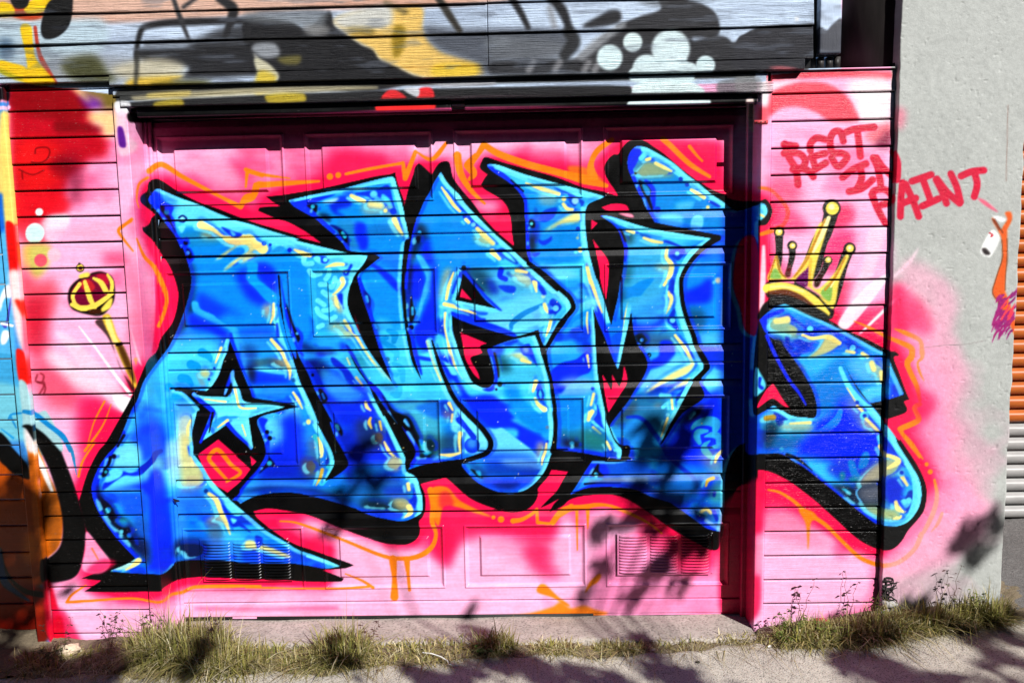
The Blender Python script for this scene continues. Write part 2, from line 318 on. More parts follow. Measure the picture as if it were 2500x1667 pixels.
# ---- blue fills ------------------------------------------------------------------------
bl = np.zeros((HEI, WID), np.float32)
for s_ in (
  # A with its two legs
  "a 240 185 300 205 500 290 700 360 850 430 1100 530 1250 570 1500 650 1792 740 b 400 925 700 1000 1000 1070 1200 1095! 1150 1190 1080 1270 1040 1350 1000 1450 985 1568 "
  "g 755 120 760 220 800 330 860 450 930 600 1030 760 1140 910 1240 1035 1330 1130 1330 1300 m 600 760 660 800 710 850 740 960 765 1050 765 1190 720 1240 620 1290 540 1305 440 1295 200 1240 0 1150 "
  "l 1490 950 1200 860 1000 810 800 770 600 770 400 800 300 840 210 890! 180 860 120 850! 200 740 f 700 1090 650 1200 620 1350 640 1500 k 1310 300 1420 450 1530 620 1650 750 1792 880 l 200 940 330 1050 500 1190 700 1310 850 1400 1000 1450 1200 1530 "
  "J 615 805! 520 820 400 800 280 785 0 785 I 1500 770 1250 765 1150 775 1120 810 1060 855 990 855 860 850 715 838! 830 790 885 755! 760 620 660 480 610 370 600 280 640 170 700 80 770 0 "
  "E 900 1290 940 1220 980 1100 1040 1010 1110 920 1160 850 1230 700 1290 520 1310 400 1290 300 1250 180 a 500 830 440 700 340 570 250 440 150 320 180 240",
  # second letter
  "b 335 490! 600 430 900 370 1200 290 1440 235 1490 250 1520 350 1560 480 1600 640 1620 750 1650 890 1655 910! 1610 930 1600 1050 g 1400 0 1420 500 1500 740 1600 1020 1700 1200 1300 1300 1240 1035! 1170 850 1110 700 1060 540 990 320 930 150 885 0 "
  "b 1090 1310 1180 1240 1290 1150 1330 1110 1100 1060 980 1030 930 960 850 880 720 770 630 690 400 560",
  # third letter with belly and foot
  "c 520 180! 600 310 720 430 780 520 890 640 980 730 1100 850 1250 980 1400 1120 1540 1240 1650 1360 1792 1490 i 300 110 400 200 445 290 400 400 230 630 150 800 190 1100 235 1400 n 770 130 775 450 750 560 680 740 600 850 500 940 400 985 250 1000 "
  "m 1792 995 1600 985 1400 900 1280 800 1190 690! 1200 630 900 665 780 690 640 740 590 760! 660 680 700 580 680 480 620 380 500 200 g 1100 1100 1250 1000 1400 900 1380 400 1370 100 c 145 1250 165 1090 190 950 215 830 250 700 290 620 340 500 400 400 450 290",
  # fourth letter, left stroke
  "d 185 275 300 285 600 390 1000 500 1300 580 1470 630! 1300 700 1260 760 1250 900 1260 1050 1280 1200 1330 1400 1380 1568 i 700 0 780 220 862 510 1000 700 900 1200 800 1500 n 1380 300 1440 440 1510 520 1500 630! 1300 600 1050 555 800 527! 810 300 770 100 i 190 1000 150 860 200 700 400 380 d 900 1540 640 1330! 605 1200 600 1000 590 830 580 680 560 630 500 550 400 460 260 370 190 310",
  # fourth letter, right stroke
  "e 200 835 350 850 550 920 800 990 1000 1020 1420 1085! 1230 1290 1150 1400 1090 1500 i 1630 150 1700 470 1780 680 G 1450 980 1400 1080 j 1210 160 1130 310 1050 460 860 830! 900 900 600 1000 400 830 320 660 320 600 500 370 i 1130 1200 1210 1080 1255 970 1250 890 1160 740 1110 600 1080 380 1050 500 935 990! 850 800 720 480 760 330 862 510! 900 350 935 200 965 0 e 430 1568 460 1350 465 1200 440 1100 400 1000 330 920",
  # rightmost letter on the door
  "e 600 80 540 130 505 220 510 320 560 450 620 580 680 710 730 790 800 910! 1000 950 1480 1045 1525 1070 1400 1160 1250 1290 1110 1500 i 1640 150 1720 470 1792 680 G 1490 980 1420 1080 j 1340 310 1100 490 930 740 860 830 500 1000 n 1190 650! 1090 800 1010 930 950 1015! 1050 970 1150 940 1300 930 1500 935 1650 960 1792 990 j 400 1280 600 1320 750 1390 970 1460! K 1310 490 1400 555 1490 580! o 1768 1240! 1772 1150 1800 1090 1851 1075! 1851 545 D 150 1500 190 1480 205 1440 185 1395 150 1400 o 1800 515 e 1550 690 1400 590 1300 500 1150 390 1000 260 800 140 700 90 640 80",
  # the S on the boards and the pillar
  "p 55 240! 130 170 240 95 310 90 400 130 600 220 850 340 1000 420 1200 530 1290 565! 1310 660 1370 800 1437 950! 1280 1000 1110 1035! 1180 1120 1260 1230 1350 1350 q 1380 330 1500 520 1580 660 1605 800 1580 930 1500 1050 1400 1105 1300 1110 1180 1090 1050 1000 900 880 700 720 500 560 380 490 260 420 100 420! o 1820 1100 1840 1000 p 20 1140 110 1110 190 1060 270 1100 350 1150 480 1172 600 1150 560 900 300 500 130 380"):
    fill(s_, None, 0, mask=bl)
nb1 = vnoise(120, 110, 31, 2); nb2 = vnoise(70, 46, 32, 3)
lay(bl, 0, 0, (36, 168, 244))
lay(bl*np.clip((nb1-.50)*7, 0, 1), 0, 0, (70, 206, 252)); lay(bl*np.clip((.46-nb1)*8, 0, 1), 0, 0, (4, 118, 240), .9)
lay(bl*np.clip((.42-nb2)*9, 0, 1), 0, 0, (8, 60, 240), .85); lay(bl*np.clip((.33-nb2)*9, 0, 1), 0, 0, (6, 30, 130), .4)
rs_ = np.random.default_rng(51)
def F(s, c, soft=1., al=1., sm=True): fill(s, c, soft*1.35 if soft > 4 else soft, bl, al, sm)
def T(s, w, c, soft=.8, al=1.): stroke(s, w, c, soft, bl, al)
def O(s, c, soft=1., al=1.): dots(s, c, soft, bl, al)
# ---- A: body ---------------------------------------------------------------------------
F('a 450 660 700 620 900 720 1050 760 1250 830 1400 880 1600 880 b 300 1010 480 1090 470 1150 540 1240 560 1400 600 1568 g 350 300 380 480 250 640 100 700 0 640 f 1500 500 1300 480 1100 250 850 330 640 220 520 100 a 560 1300 610 1000 540 800', MB, 7)
F('a 250 190 500 290 850 430 1100 530 1500 650 1792 740 b 400 925 700 1000 1000 1070 1195 1097 900 1130 600 1090 400 1010 200 960 a 1792 860 1500 800 1300 740 1180 700 1050 720 900 640 700 590 520 570 440 460 420 330', CY, 4, .95); F('a 480 700 640 640 840 680 980 760 860 800 600 800', (30,140,190), 9, .8)
F('a 560 1000 640 1010 660 1300 600 1500 540 1500', (10,60,110), 9, .9)
F('a 640 1400 620 1568 f 560 0 560 180 470 300 430 250 500 100', (14,40,70), 8, .9)
F('a 1320 1000 1460 1010 1560 1130 1530 1330 1380 1200 1330 1120', RB, 7); F('a 1100 1110 1230 1050 1225 1170 1320 1260 1470 1430 1420 1470 1250 1400 1140 1230', RB, 11)
F('a 1215 980 1330 990 1340 1060 1335 1160 1440 1250 1530 1330 1530 1440 1440 1410 1320 1280 1220 1170 1230 1060', (0,160,255), 2)
F('a 1080 780 1300 860 1150 1000 900 960 700 940', (0,140,240), 10, .5)
F('a 680 1330 800 1360 1000 1480 1200 1568 f 1000 20 900 80 700 20', RB, 10, .8)
F('a 620 1420 680 1420 720 1500 850 1560 f 900 80 1020 160 1130 200 1135 450 1060 280 1020 200 900 150 740 70 640 10', (48,184,255), 2)
F('f 590 20 760 90 900 150 1010 220 1020 280 940 310 800 230 600 180', RB, 8); F('f 500 190 800 230 950 330 700 340 480 330', (20,110,240), 9, .7)
F('f 1130 200 1480 170 1500 290 1150 300', (10,80,245), 10, .8); F('f 1150 300 1480 300 1560 440 1180 460', (40,150,235), 10, .8)
F('f 1180 390 1320 400 1340 600 1250 620', (16,70,160), 9, .8)
T('a 720 580 850 630 1010 735 1200 740 1260 730 1330 800 1395 840', (20,11,6,22,26,14,26), YE, 3)
F('a 1230 720 1330 790 1400 820 1260 880 1100 1000 960 1090 1060 980 1240 860 1160 790 950 940 860 980 760 1090 900 940 1100 800', (236,216,130), 4, .9)
F('a 760 640 960 700 880 740 720 720', (170,160,110), 8, .7); F('a 1000 750 1180 740 1100 800 990 800', (196,170,130), 8, .7)
F('a 1230 880 1360 900 1280 950 1150 1000', (236,210,130), 5, .8)
# cyan top edge, dark cells
F('a 240 185 420 260 470 330 430 420 330 300', (52,150,245), 8, .9); F('a 150 320 180 240 240 185 290 260 330 330 300 440 250 440', (10,60,240), 5)
T('a 200 330 300 470 430 690 540 900 580 1100 590 1250 530 1500', (8,17,15,13,9,5,4), RB, 1)
F('a 290 340 400 360 420 400 400 470 430 530 460 680 540 740 590 740 580 800 540 850 480 800 400 620 330 500', RB, 2.5)
F('a 275 370 320 380 330 450 380 480 400 560 440 640 435 680 400 600 330 490 280 430', (4,8,40), 2); O('a 345 440 28', (20,120,160), 3)
T('a 480 500 520 480 560 510 530 545 490 540', 5, (10,40,140), 1.5); O('a 515 510 18', (150,240,255), 2); F('a 470 600 550 590 510 670', CY, 3)
O('a 552 775 26', (4,8,50), 2); O('a 560 740 26', RB, 2, .7); F('a 540 840 600 830 640 900 640 960 590 1000 560 950', RB, 2); F('a 555 840 590 850 620 900 610 960 580 960 560 900', (6,10,60), 2); O('a 575 885 20', (120,220,250), 2)
F('a 940 600 1080 650 1170 680 1120 720 1040 700', (10,50,220), 2.5); F('a 1040 640 1100 680 1070 705', CY, 2)
O('a 1408 783 24', (20,80,190), 1.5); O('a 1410 783 14', CY, 1.5); O('a 1476 797 14', (20,80,190), 1.5); O('a 1690 855 26 b 133 975 16', (10,40,210), 1.5)
F('a 1480 880 1570 810 1640 830 1600 870', (30,150,225), 3)
# bubbles at the A's right end
F('b 470 1130 560 1240 560 1560 g 380 350 420 560 620 540 700 400 760 200 b 980 1568 1000 1400 1060 1300 900 1180 700 1120', (40,170,235), 4)
F('b 620 1100 1190 1100 1130 1210 1060 1320 1010 1440 990 1568 g 755 180 790 330 850 480 740 430 690 250 620 60 b 860 1400 920 1330 860 1220 660 1180', CY, 3)
for s_ in ('b 500 1110 510 1180 590 1180', 'b 560 1260 600 1310 680 1290', 'b 780 1260 770 1310 740 1350', 'b 840 1340 830 1390 810 1440 790 1430', 'b 680 1410 740 1410', 'b 710 1490 740 1510 800 1530',
           'g 430 150 500 200', 'g 490 60 540 100 600 110', 'g 490 260 560 250 600 210', 'g 420 240 450 300 520 340', 'g 570 360 620 330', 'g 440 440 480 420'):
    T(s_, 12, CY, 1.5)
F('b 640 1090 740 1100 760 1130 830 1140 780 1140 750 1180 690 1170 680 1110', (10,60,230), 1.5); O('b 735 1140 24', CY, 2)
F('b 1010 1185 1035 1200 1005 1260 985 1310 940 1310 930 1260 980 1240', (10,60,230), 1.5); O('b 962 1275 12', CY, 1.5)
T('b 400 1030 500 1075 570 1090', (5,13,10), YE, 2.5); T('b 740 1220 850 1190 930 1190', (3,10,8), YE, 2); T('b 920 1350 930 1400 880 1470 820 1520', (12,9,7,4), YE, 2)
F('g 560 130 640 100 700 240 690 300 640 260', (200,196,150), 6, .8); T('g 620 100 640 200 660 230', (5,9,4), YE, 2.5); F('g 650 90 700 75 700 190 665 150', (10,50,220), 2)
T('g 720 370 770 450 850 540 960 720 1060 850 1230 1030', (7,8,6,6,6,3), YE, 2); F('g 540 420 700 370 780 460 700 520 560 470', (170,196,160), 9, .8); F('g 680 520 760 480 850 540 760 560', (210,200,120), 6, .7)
F('g 800 420 850 480 870 530 810 500', (20,100,220), 2)
# between the A's inner edges
T('f 1530 0 1550 150 1600 320 1660 470 1700 560 1750 700 g 170 1000 250 1130 330 1330 430 1568', (16,14,14,12,12,10,10,14,14,14), CY, 2)
T('a 1515 1440 1510 1568 f 1505 60 1480 130', (6,8,4), YE, 2); F('a 1400 1460 1500 1440 1490 1568 f 1490 100 1400 40', (186,176,160), 8, .85)
T('f 1490 310 1600 440 1640 530 1690 640 1690 740', (8,10,7,10,4), YE, 2.5); F('f 1480 540 1620 520 1660 640 1500 560', (226,196,130), 8, .8); F('f 1540 130 1560 130 1580 280 1540 270', (16,60,220), 2)
F('f 1280 560 1480 500 1600 560 1660 640 1500 600 1290 610', (60,60,60), 8, .6); F('f 1250 640 1450 670 1650 720 1690 780 1400 800 1260 800', RB, 7, .9); F('f 1280 620 1450 610 1640 660 1640 690 1450 670', CY, 3, .8)
F('f 1230 600 1310 640 1300 780 1250 740', (20,20,24), 8, .8); O('f 1735 750 26', (20,90,170), 3)
F('f 1320 860 1680 830 1700 920 1400 940', (30,130,230), 9, .7); F('f 1320 1200 1560 1180 1700 1000 1792 1060 1792 1568 1450 1568 1400 1400', CY, 6)
F('f 1560 1180 1792 1080 g 200 1400 300 1568 l 900 0 900 500 600 640 400 560 500 300 540 100', RB, 14)
F('l 480 0 640 0 660 200 520 260 470 100', CY, 12, .8); F('l 560 440 860 400 1000 560 900 700 400 740', (6,40,190), 14, .8)
F('l 880 420 1060 380 1070 560 940 600', (120,96,50), 14, .75); F('l 950 200 1060 160 1060 340 960 330', (120,120,130), 12, .6)
T('l 1030 160 1090 220 1180 330 1215 430 1200 500 1100 660', (14,22,24,24,22,16), (50,190,210), 2)
T('l 1060 170 1090 260 1100 370 1085 380', (4,9,11,4), YE, 2.5); T('l 1105 520 1085 600 1040 690', (9,8,3), (214,180,70), 2); O('g 328 1472 24', YE, 2.5); O('l 955 5 20', YE, 2.5); T('g 160 1155 210 1230 260 1330', (5,8,3), YE, 2)
F('l 1150 290 1170 340 1185 440 1150 470 1135 440 1160 380', (10,40,160), 2)
F('l 300 660 700 640 1000 690 900 730 500 720 280 740', (60,170,245), 8, .8); F('l 200 780 500 700 1100 740 1500 900 1100 830 800 760 500 770', (8,30,110), 9, .9)
F('l 200 800 420 780 320 830 220 870', (90,200,240), 5, .8)
# A's right leg below: teal dusk
F('l 1240 130 1792 60 1792 700 1500 720 1300 480', (8,40,190), 12); F('l 1500 480 1792 460 1792 860 1560 860 1450 700', (16,120,190), 12, .9)
F('g 330 980 560 900 900 1000 1000 1180 1100 1400 m 300 350 500 560 560 700 300 900 0 900 0 300 g 700 1568 480 1300', (12,50,235), 12)
F('g 300 800 460 800 560 900 480 1000 350 940', (6,22,110), 9, .9); F('g 440 650 620 740 760 720 1000 900 1000 1000 760 1050 640 870 560 780', (60,190,240), 8, .9)
F('g 570 780 620 780 760 900 830 1000 870 1090 960 1190 870 1140 760 1060 690 930 600 860', (8,44,210), 3); F('g 470 900 640 960 780 1080 940 1200 720 1260 560 1180 480 1040', (60,180,245), 8, .7)
F('g 690 760 800 740 950 700 960 860 880 880', (40,150,180), 9, .8); F('g 250 600 440 680 640 700 560 740 260 700', (8,30,110), 8, .85)
T('g 750 780 780 850', (4,4), YE, 2, .8); T('g 850 990 920 1080', (5,10,4), (226,190,110), 3)
F('m 60 200 300 300 330 480 100 500', (60,60,60), 14, .7); F('m 250 320 340 350 330 470 260 420', (180,130,30), 10, .6); F('m 80 240 240 250 200 480 90 430', (10,50,140), 9, .6)
F('m 60 700 380 680 420 760 120 860 0 880', (20,120,190), 10, .8)
T('m 260 0 350 150 450 350 540 530 570 640', (22,20,18,22,26), (80,214,240), 2); T('m 145 10 160 60 200 95', (7,9,4), YE, 2); T('m 200 180 185 230 210 290', (6,9,4), (230,200,90), 2); T('m 300 220 320 310', (7,4), (230,200,90), 2)
F('m 190 0 215 0 210 45 190 40', (10,40,170), 2); F('m 235 190 275 190 280 320 235 320', (10,60,140), 4); F('m 380 300 470 520 500 590 460 590 400 480 370 400', (6,40,190), 3); T('m 350 440 400 540 450 590', (4,9,5), YE, 2.5)
F('m 450 580 530 620 560 670 480 760 360 690', (196,196,130), 6, .85)
F('m 0 880 600 860 640 1000 600 1150 300 1190 0 1140', (26,110,190), 10, .9); F('m 330 940 600 920 580 1010 400 1040', (24,70,200), 7, .9); F('m 150 1060 420 1080 600 1150 480 1230 100 1180', (20,40,50), 10, .85); F('m 440 1060 620 1060 640 1180 500 1180', (206,190,120), 9, .8)
T('m 620 800 680 900 720 1000 730 1120 720 1220', (18,20,20,20,22), CY, 2); T('m 620 810 600 840', 8, CY, 2); T('m 610 900 620 960', 9, YE, 3); F('m 670 930 710 1060 690 1165 670 1160 620 1085 660 1040', (10,50,210), 2); T('m 620 1150 640 1210 570 1265', (14,12,4), YE, 3)
F('m 60 1190 400 1190 560 1240 420 1290 200 1240', (16,60,235), 5)
# ---- A: left leg ------------------------------------------------------------------------
F('f 380 360 980 350 800 900 500 830 420 860 440 1000 200 1100 60 900 200 600', (70,206,250), 12, .85); F('f 60 620 190 600 220 760 190 1000 100 900', (60,170,225), 8, .8)
for s_ in ('f 730 450 790 480 840 540', 'f 610 580 680 600 700 640', 'f 510 730 570 740 620 800', 'f 370 830 420 840', 'f 450 930 490 940'):
    T(s_, (22,18,10), (10,160,235), 1.5)
F('f 345 940 420 950 430 1120 370 1150 335 1020', (30,165,240), 4); T('f 250 850 300 980', 14, (50,180,250), 4)
T('f 940 400 880 560', (7,4), YE, 2); F('f 720 640 830 660 780 730 710 700', (230,206,120), 6, .8); T('f 690 700 740 800', (10,14), (130,150,160), 5, .6); O('f 866 620 14 808 742 16', (12,50,200), 1.5)
T('f 1010 320 960 480 880 700 780 890', (10,9,8,10), CY, 1.5)
F('f 20 1050 200 1080 300 1300 320 1568 30 1568 0 1300', (26,100,250), 14, .8); F('f 30 1300 260 1240 330 1568 30 1568', RB, 12, .9); F('f 60 600 200 620 120 1000 20 1100', (80,214,245), 8, .6)
F('f 430 1000 620 1000 640 1100 600 1300 520 1400 480 1300', (90,170,235), 10, .8)
F('f 470 1180 620 1150 620 1400 640 1568 480 1568', (216,224,190), 9, .8); T('f 605 1190 575 1270 580 1350', (5,7,8), YE, 2); T('f 690 1090 640 1250 610 1400 625 1568', (9,10,10,12), CY, 1.5)
F('k 560 100 840 60 960 0 960 240 820 420 700 260', (24,90,245), 10, .8); F('k 460 230 700 200 730 440 520 460 400 430', (120,226,250), 8)
F('k 330 600 480 480 720 490 740 600 760 710 340 710', (100,224,252), 4); F('k 760 440 830 380 960 320 990 480 960 620 780 640', (120,224,245), 9, .85)
F('k 340 720 770 720 830 1200 830 1500 760 1568 1060 1568 1100 1400 1040 900 960 500 850 480 780 600', RB, 8)
F('k 320 760 520 860 560 980 780 980 800 760 600 720', (18,80,240), 8, .8)
T('k 740 480 800 430 860 370 900 300 960 270', (18,15,14,14,9), (10,40,200), 1.5); F('k 420 500 540 490 620 510 740 480 740 530 660 545 560 540 470 590 320 700 330 620 440 570', (8,50,235), 1.5)
F('k 400 480 530 480 500 560 350 610', CY, 2)
T('k 540 70 430 230 330 400 240 580 240 750 290 950 380 1100 560 1290 690 1420', (12,16,18,20,17,15,14,13,11), RB, 1)
T('k 550 100 480 220', (8,6), (4,8,40), 1.5); T('k 400 340 380 420 330 470', (9,6), (4,8,40), 1.5); O('k 440 330 28', (4,8,50), 2); F('k 300 540 330 470 380 470 370 530 320 560', (4,8,30), 2); O('k 352 500 17', (40,170,190), 2)
F('k 260 620 290 720 330 780 420 850 480 960 600 1040 760 1240 800 1400 700 1380 560 1240 400 1060 300 900 250 740', (4,10,36), 6); O('k 375 918 30', (30,160,190), 3); F('k 450 1020 560 1010 600 1060 560 1100 490 1070', (30,150,180), 5); O('k 523 1150 17 605 1195 24', (30,150,190), 3)
F('k 660 1000 800 1000 820 1240 760 1300 640 1150', (20,80,200), 10, .8); F('k 640 1250 810 1250 840 1490 740 1480', (20,40,100), 8, .8)
F('k 380 1568 560 1500 700 1440 740 1460 700 1520 540 1568', (170,226,220), 3); T('k 710 1470 640 1530 570 1568', (14,8,4), YE, 2.5)
F('I 1090 0 1180 0 1180 180 1130 300 1090 200', (170,222,245), 9, .8); F('I 1130 320 1190 300 1220 560 1240 740 1160 760', (60,150,245), 10, .8)
F('k 1170 100 1280 120 1300 320 1420 480 1400 660 1180 700', (232,216,130), 9, .85); F('k 1180 680 1400 680 1540 800 1480 940 1190 920', (40,120,230), 12, .8); T('k 1280 320 1300 420', 7, (250,230,150), 3, .7); F('k 1240 200 1290 260 1270 340', (60,130,200), 4)
T('k 1300 200 1320 320 1430 470 1540 640 1660 770 1792 900', (14,16,18,24,30,36), CY, 2); O('k 1447 708 24', (16,60,150), 2)
T('k 1480 740 1560 810 1610 940 1660 1040 1710 1180', (9,14,12,10,3), YE, 3); F('k 1440 1060 1560 980 1650 980 1680 1060 1560 1050', (230,214,120), 7, .8); F('k 1470 1020 1620 1020 1600 1568 1500 1568', (90,110,140), 9, .7)
F('k 1640 870 1700 950 1780 1040 1792 1090 1720 1080 1680 980', (10,50,210), 2); F('l 10 910 40 930 130 1050 210 1090 330 1210 200 1140 120 1140 50 1010', (10,50,215), 1.5); F('l 100 1050 170 1070 130 1110', CY, 2)
F('I 1180 640 1700 660 1700 780 1180 770', (30,90,220), 12, .6); F('I 1150 640 1340 640 1340 760 1160 770', (6,20,60), 9, .9); O('I 1180 745 30', (20,110,170), 6)
F('J 0 690 300 700 460 770 300 785 0 785', (20,70,230), 6, .85); F('J 0 640 60 640 300 740 260 750 100 700 0 690', (240,226,130), 4, .85); F('J 60 610 110 620 110 660 170 680 100 670 80 700', (10,50,200), 1.5)
T('J 400 740 520 775 610 805', (5,9,6), (120,236,255), 1.5)
# ---- star and the A's counter -----------------------------------------------------------
k_ = BK
fill('f 1035 320! 1100 470 1150 600 1230 800 1260 860 1290 920 1320 950 1520 980 1720 1020 1792 1042! 1700 1062 1560 1100 1340 1180 1400 1400 1430 1568 l 485 250 480 360 420 480 300 650 200 740 100 780 k 1680 720 1530 620 1420 450 1310 300 f 640 1500 625 1360 650 1200 700 1080 690 1050 600 950 510 880 440 870 430 840 480 828! 620 850 780 870! 850 800 920 680 970 520 1010 440', BK)
fill('l 130 850 300 660 400 520 470 400 490 330 480 240 380 0 300 0 330 300 330 480 200 700', BK)
STAR = 'f 1070 690! 1110 790 1150 880 1180 970 1250 1000 1400 1005 1640 1045! 1400 1110 1240 1165! 1260 1300 1290 1500! 1180 1390 1010 1230! 850 1340 710 1430! 790 1270 850 1100! 740 1000 640 905! 780 930 1010 935! 1040 860 1060 770'
st = np.zeros((HEI, WID), np.float32); fill(STAR, CY, 0, mask=st)
def FS(s, c, soft=1., al=1.): fill(s, c, soft, st, al)
fill('f 1000 800 1065 640 1080 700 1050 860 970 930!', RB, 1); fill('f 1050 770 1060 880 1000 930 980 930', BK, 1)
FS('f 1180 1050 1140 1140 1080 1140 950 1150 860 1200 830 1240 900 1270 1010 1190 1120 1160', (30,150,240), 2, .8)
stroke('f 640 905 720 980 850 1090 840 1150 790 1260 715 1430', (9,11,12,8,6), RB, .8); stroke('f 850 1110 810 1320', (7,3), BK, 1)
stroke('f 1010 1225 1100 1330 1240 1460 1270 1500', (11,9,7,5), RB, 1)
for s_, w_ in (('f 760 960 990 988', (3,5)), ('f 1090 840 1110 930 1150 1050 1320 1058', (6,6,5,4)), ('f 900 1270 1010 1190', (3,7)), ('f 1170 1240 1210 1360', (4,3))):
    stroke(s_, w_, YE, 1)
fill('f 1030 240 1060 240 1110 440 1160 560 1230 740 1300 900 1310 940 1280 930 1250 800 1150 600 1090 430 1040 300', RB, 1.5)
fill('k 1355 312! 1580 145! 1792 330 l 160 370 320 515! 230 630 70 770! k 1530 620 1430 470', HP); fill('l 318 370! 385 432! 335 482!', HP)
stroke('k 1680 590 1490 380 1490 320 1580 260 1720 420 l 210 555 60 650', (7,9,10,11,10,8,6), OR, 1)
fill('f 1350 1180 1450 1180 1420 1260 1470 1380 1460 1568 l 500 240 520 330 430 520 250 720 180 850 130 840 280 650 420 490 490 350 480 250 f 1430 1400', RB, 1.5, bl)
dots('f 1443 1318 24 1473 1385 26', (4,8,40), 2); fill('l 515 290 530 380 580 440 580 480 500 500 410 565 480 460 515 400', (6,10,50), 2); dots('l 528 450 27', (40,160,190), 2)
# ---- second letter ----------------------------------------------------------------------
F('b 560 480 900 440 1300 560 1560 640 1600 880 1580 1050 1560 1300 1560 1568 g 1330 200 1360 500 1000 400 960 100 b 1240 1400 1100 1320 1300 1100 1000 1000 760 720', (4,148,240), 6)
F('b 350 530 500 480 840 425 720 480 600 540 640 640 560 650', RB, 3); T('b 400 560 640 690 860 880 980 1020', (10,16,13,11), RB, 1)
F('b 800 500 920 440 1030 480 1000 560 860 600 960 670 840 640 780 560', (10,50,230), 5); F('b 700 500 880 460 820 520 720 520', (170,226,250), 4, .9)
F('b 1040 740 1180 760 1200 1000 1120 1030 1060 900', RB, 5); F('b 860 700 1060 700 1050 860 1100 1020 1000 1030 960 900 860 800', (30,130,190), 6, .8); F('b 1200 780 1480 740 1590 880 1400 860 1200 880', (20,110,190), 9, .7)
F('b 1160 500 1340 520 1500 600 1600 880 1480 800 1420 650 1160 640', (190,190,160), 10, .75); T('b 1490 700 1540 800 1580 860', (13,10,6), YE, 3); T('b 1020 440 1080 470 1160 500', (9,12,9), YE, 2); O('b 1393 603 20', YE, 2); T('b 1230 530 1340 545', 13, YE, 5, .8)
F('b 1060 410 1180 390 1300 370 1400 320 1440 340 1490 540 1520 640 1490 600 1440 480 1360 420 1340 470 1290 440 1260 490 1200 450 1080 430', (10,60,225), 2); O('b 1265 425 40', (100,220,255), 3); O('b 1478 610 36', (10,60,225), 2)
T('b 340 500 700 420 1000 350 1300 280 1470 255', (7,9,12,15,20), CY, 1.5); T('b 1480 260 1530 420 1580 640 1610 780 1640 880', (20,18,14,13,10), CY, 1.5)
F('b 530 545 600 530 650 545 640 620 600 600', (4,10,30), 2); O('b 598 558 22', (40,180,210), 2); F('b 640 640 760 640 800 720 740 720', (4,10,40), 6, .8); F('b 780 760 860 770 980 860 1000 1000 960 960 880 840', (8,30,140), 3); F('b 875 810 930 830 980 900 965 960 900 880', (4,8,30), 2); T('b 925 845 950 890', 8, (40,190,215), 2)
F('b 1240 1170 1400 1260 1540 1400 1560 1500 1480 1450 1300 1260 1210 1180', RB, 4); F('b 1300 1100 1580 1060 1560 1300 1400 1200', (20,110,250), 8, .7)
T('b 1100 1340 1150 1480 1200 1568 g 990 270 1050 480 1100 640 1150 800 1250 1030 1310 1100', (10,12,14,14,12,12,9,8), RB, 1)
F('g 920 40 960 60 1010 140 990 260 940 160', (4,8,30), 2); F('g 900 20 1000 100 1050 190 1010 330 940 200', RB, 2, .5); T('g 960 110 970 160', 8, (60,190,230), 2); F('g 1015 370 1060 400 1120 460 1080 530 1040 450', (4,8,30), 2); F('g 1000 330 1060 370 1150 440 1110 560 1050 500', RB, 2, .4); T('g 1050 410 1065 450', 7, (60,190,230), 2)
F('g 1080 340 1300 400 1380 480 1400 700 1260 720 1150 640 1090 560', (60,190,250), 8, .8)
for s_ in ('g 1140 600 1200 640 1290 720 1280 790', 'g 1200 480 1270 520 1260 600', 'g 1260 840 1340 900 1360 1020', 'g 1110 580 1180 560', 'g 1240 1170 1300 1180 1330 1100', 'g 1240 950 1290 960'):
    T(s_, (10,19,12), (10,150,225), 1.5)
O('g 1190 793 28', (4,8,40), 1.5); F('g 1260 280 1340 300 1300 470 1240 440', (10,150,240), 6, .7)
F('g 1100 700 1400 740 1500 1100 1792 1100 1792 1230 1150 1230 1050 1100', (70,206,250), 8, .6)
F('g 1080 1080 1200 1060 1300 1120 1180 1140', (30,110,170), 5, .7)
# ---- third letter -----------------------------------------------------------------------
F('c 500 200 700 560 860 760 1060 1000 1150 1100 1100 1300 760 1230 640 1300 480 1568 h 480 300 300 700 220 900 200 500 150 100 c 145 1250 190 950 250 700 340 500', (6,146,240), 6)
F('c 240 760 340 760 380 900 280 1050 180 1200 160 1100', (10,30,60), 9, .85); F('c 300 1000 380 900 420 1060 460 1200 380 1200 320 1120', RB, 9); F('c 160 1250 260 1180 330 1260 360 1400 300 1568 180 1568', RB, 8)
F('c 250 1090 310 1100 380 1200 425 1300 420 1420 350 1568 h 300 300 240 460 220 400 300 150 c 330 1450 360 1330 300 1200', (60,180,250), 2)
F('c 430 1220 480 1220 480 1568 h 480 300 440 540 h 240 520 300 330 400 100 c 400 1450', RB, 6); F('h 240 450 460 400 460 540 400 700 260 640', RB, 5)
F('c 150 1200 210 1200 180 1568 h 190 200 170 300 140 200', (6,14,50), 6, .9); O('c 287 840 20', (60,190,240), 1.5); F('c 260 880 300 890 280 960 250 930', (10,16,40), 3)
F('h 180 200 200 90 220 200 245 290 210 390 170 370', (20,18,26), 2); T('h 210 230 212 300', 6, (60,190,220), 2); O('h 198 443 28', (6,10,30), 1.5); O('h 215 555 20', (60,60,70), 2)
T('c 520 220 600 330 720 460 850 600 1000 760 1150 900 1300 1040 1450 1180 1600 1330 1750 1470 i 280 130 400 290', (12,16,20,22,20,20,20,20,18,18,20), CY, 1.2)
T('c 530 350 600 450 670 550 730 610', (4,8,9,6), YE, 1); T('c 920 800 1000 880 1090 960', (10,14,10), YE, 3); F('c 870 880 980 880 1100 980 960 980', (196,206,140), 7, .8); O('c 780 665 24', (10,60,190), 1.5); T('c 795 700 825 730', 8, YE, 2); O('c 877 755 26', (120,210,240), 2)
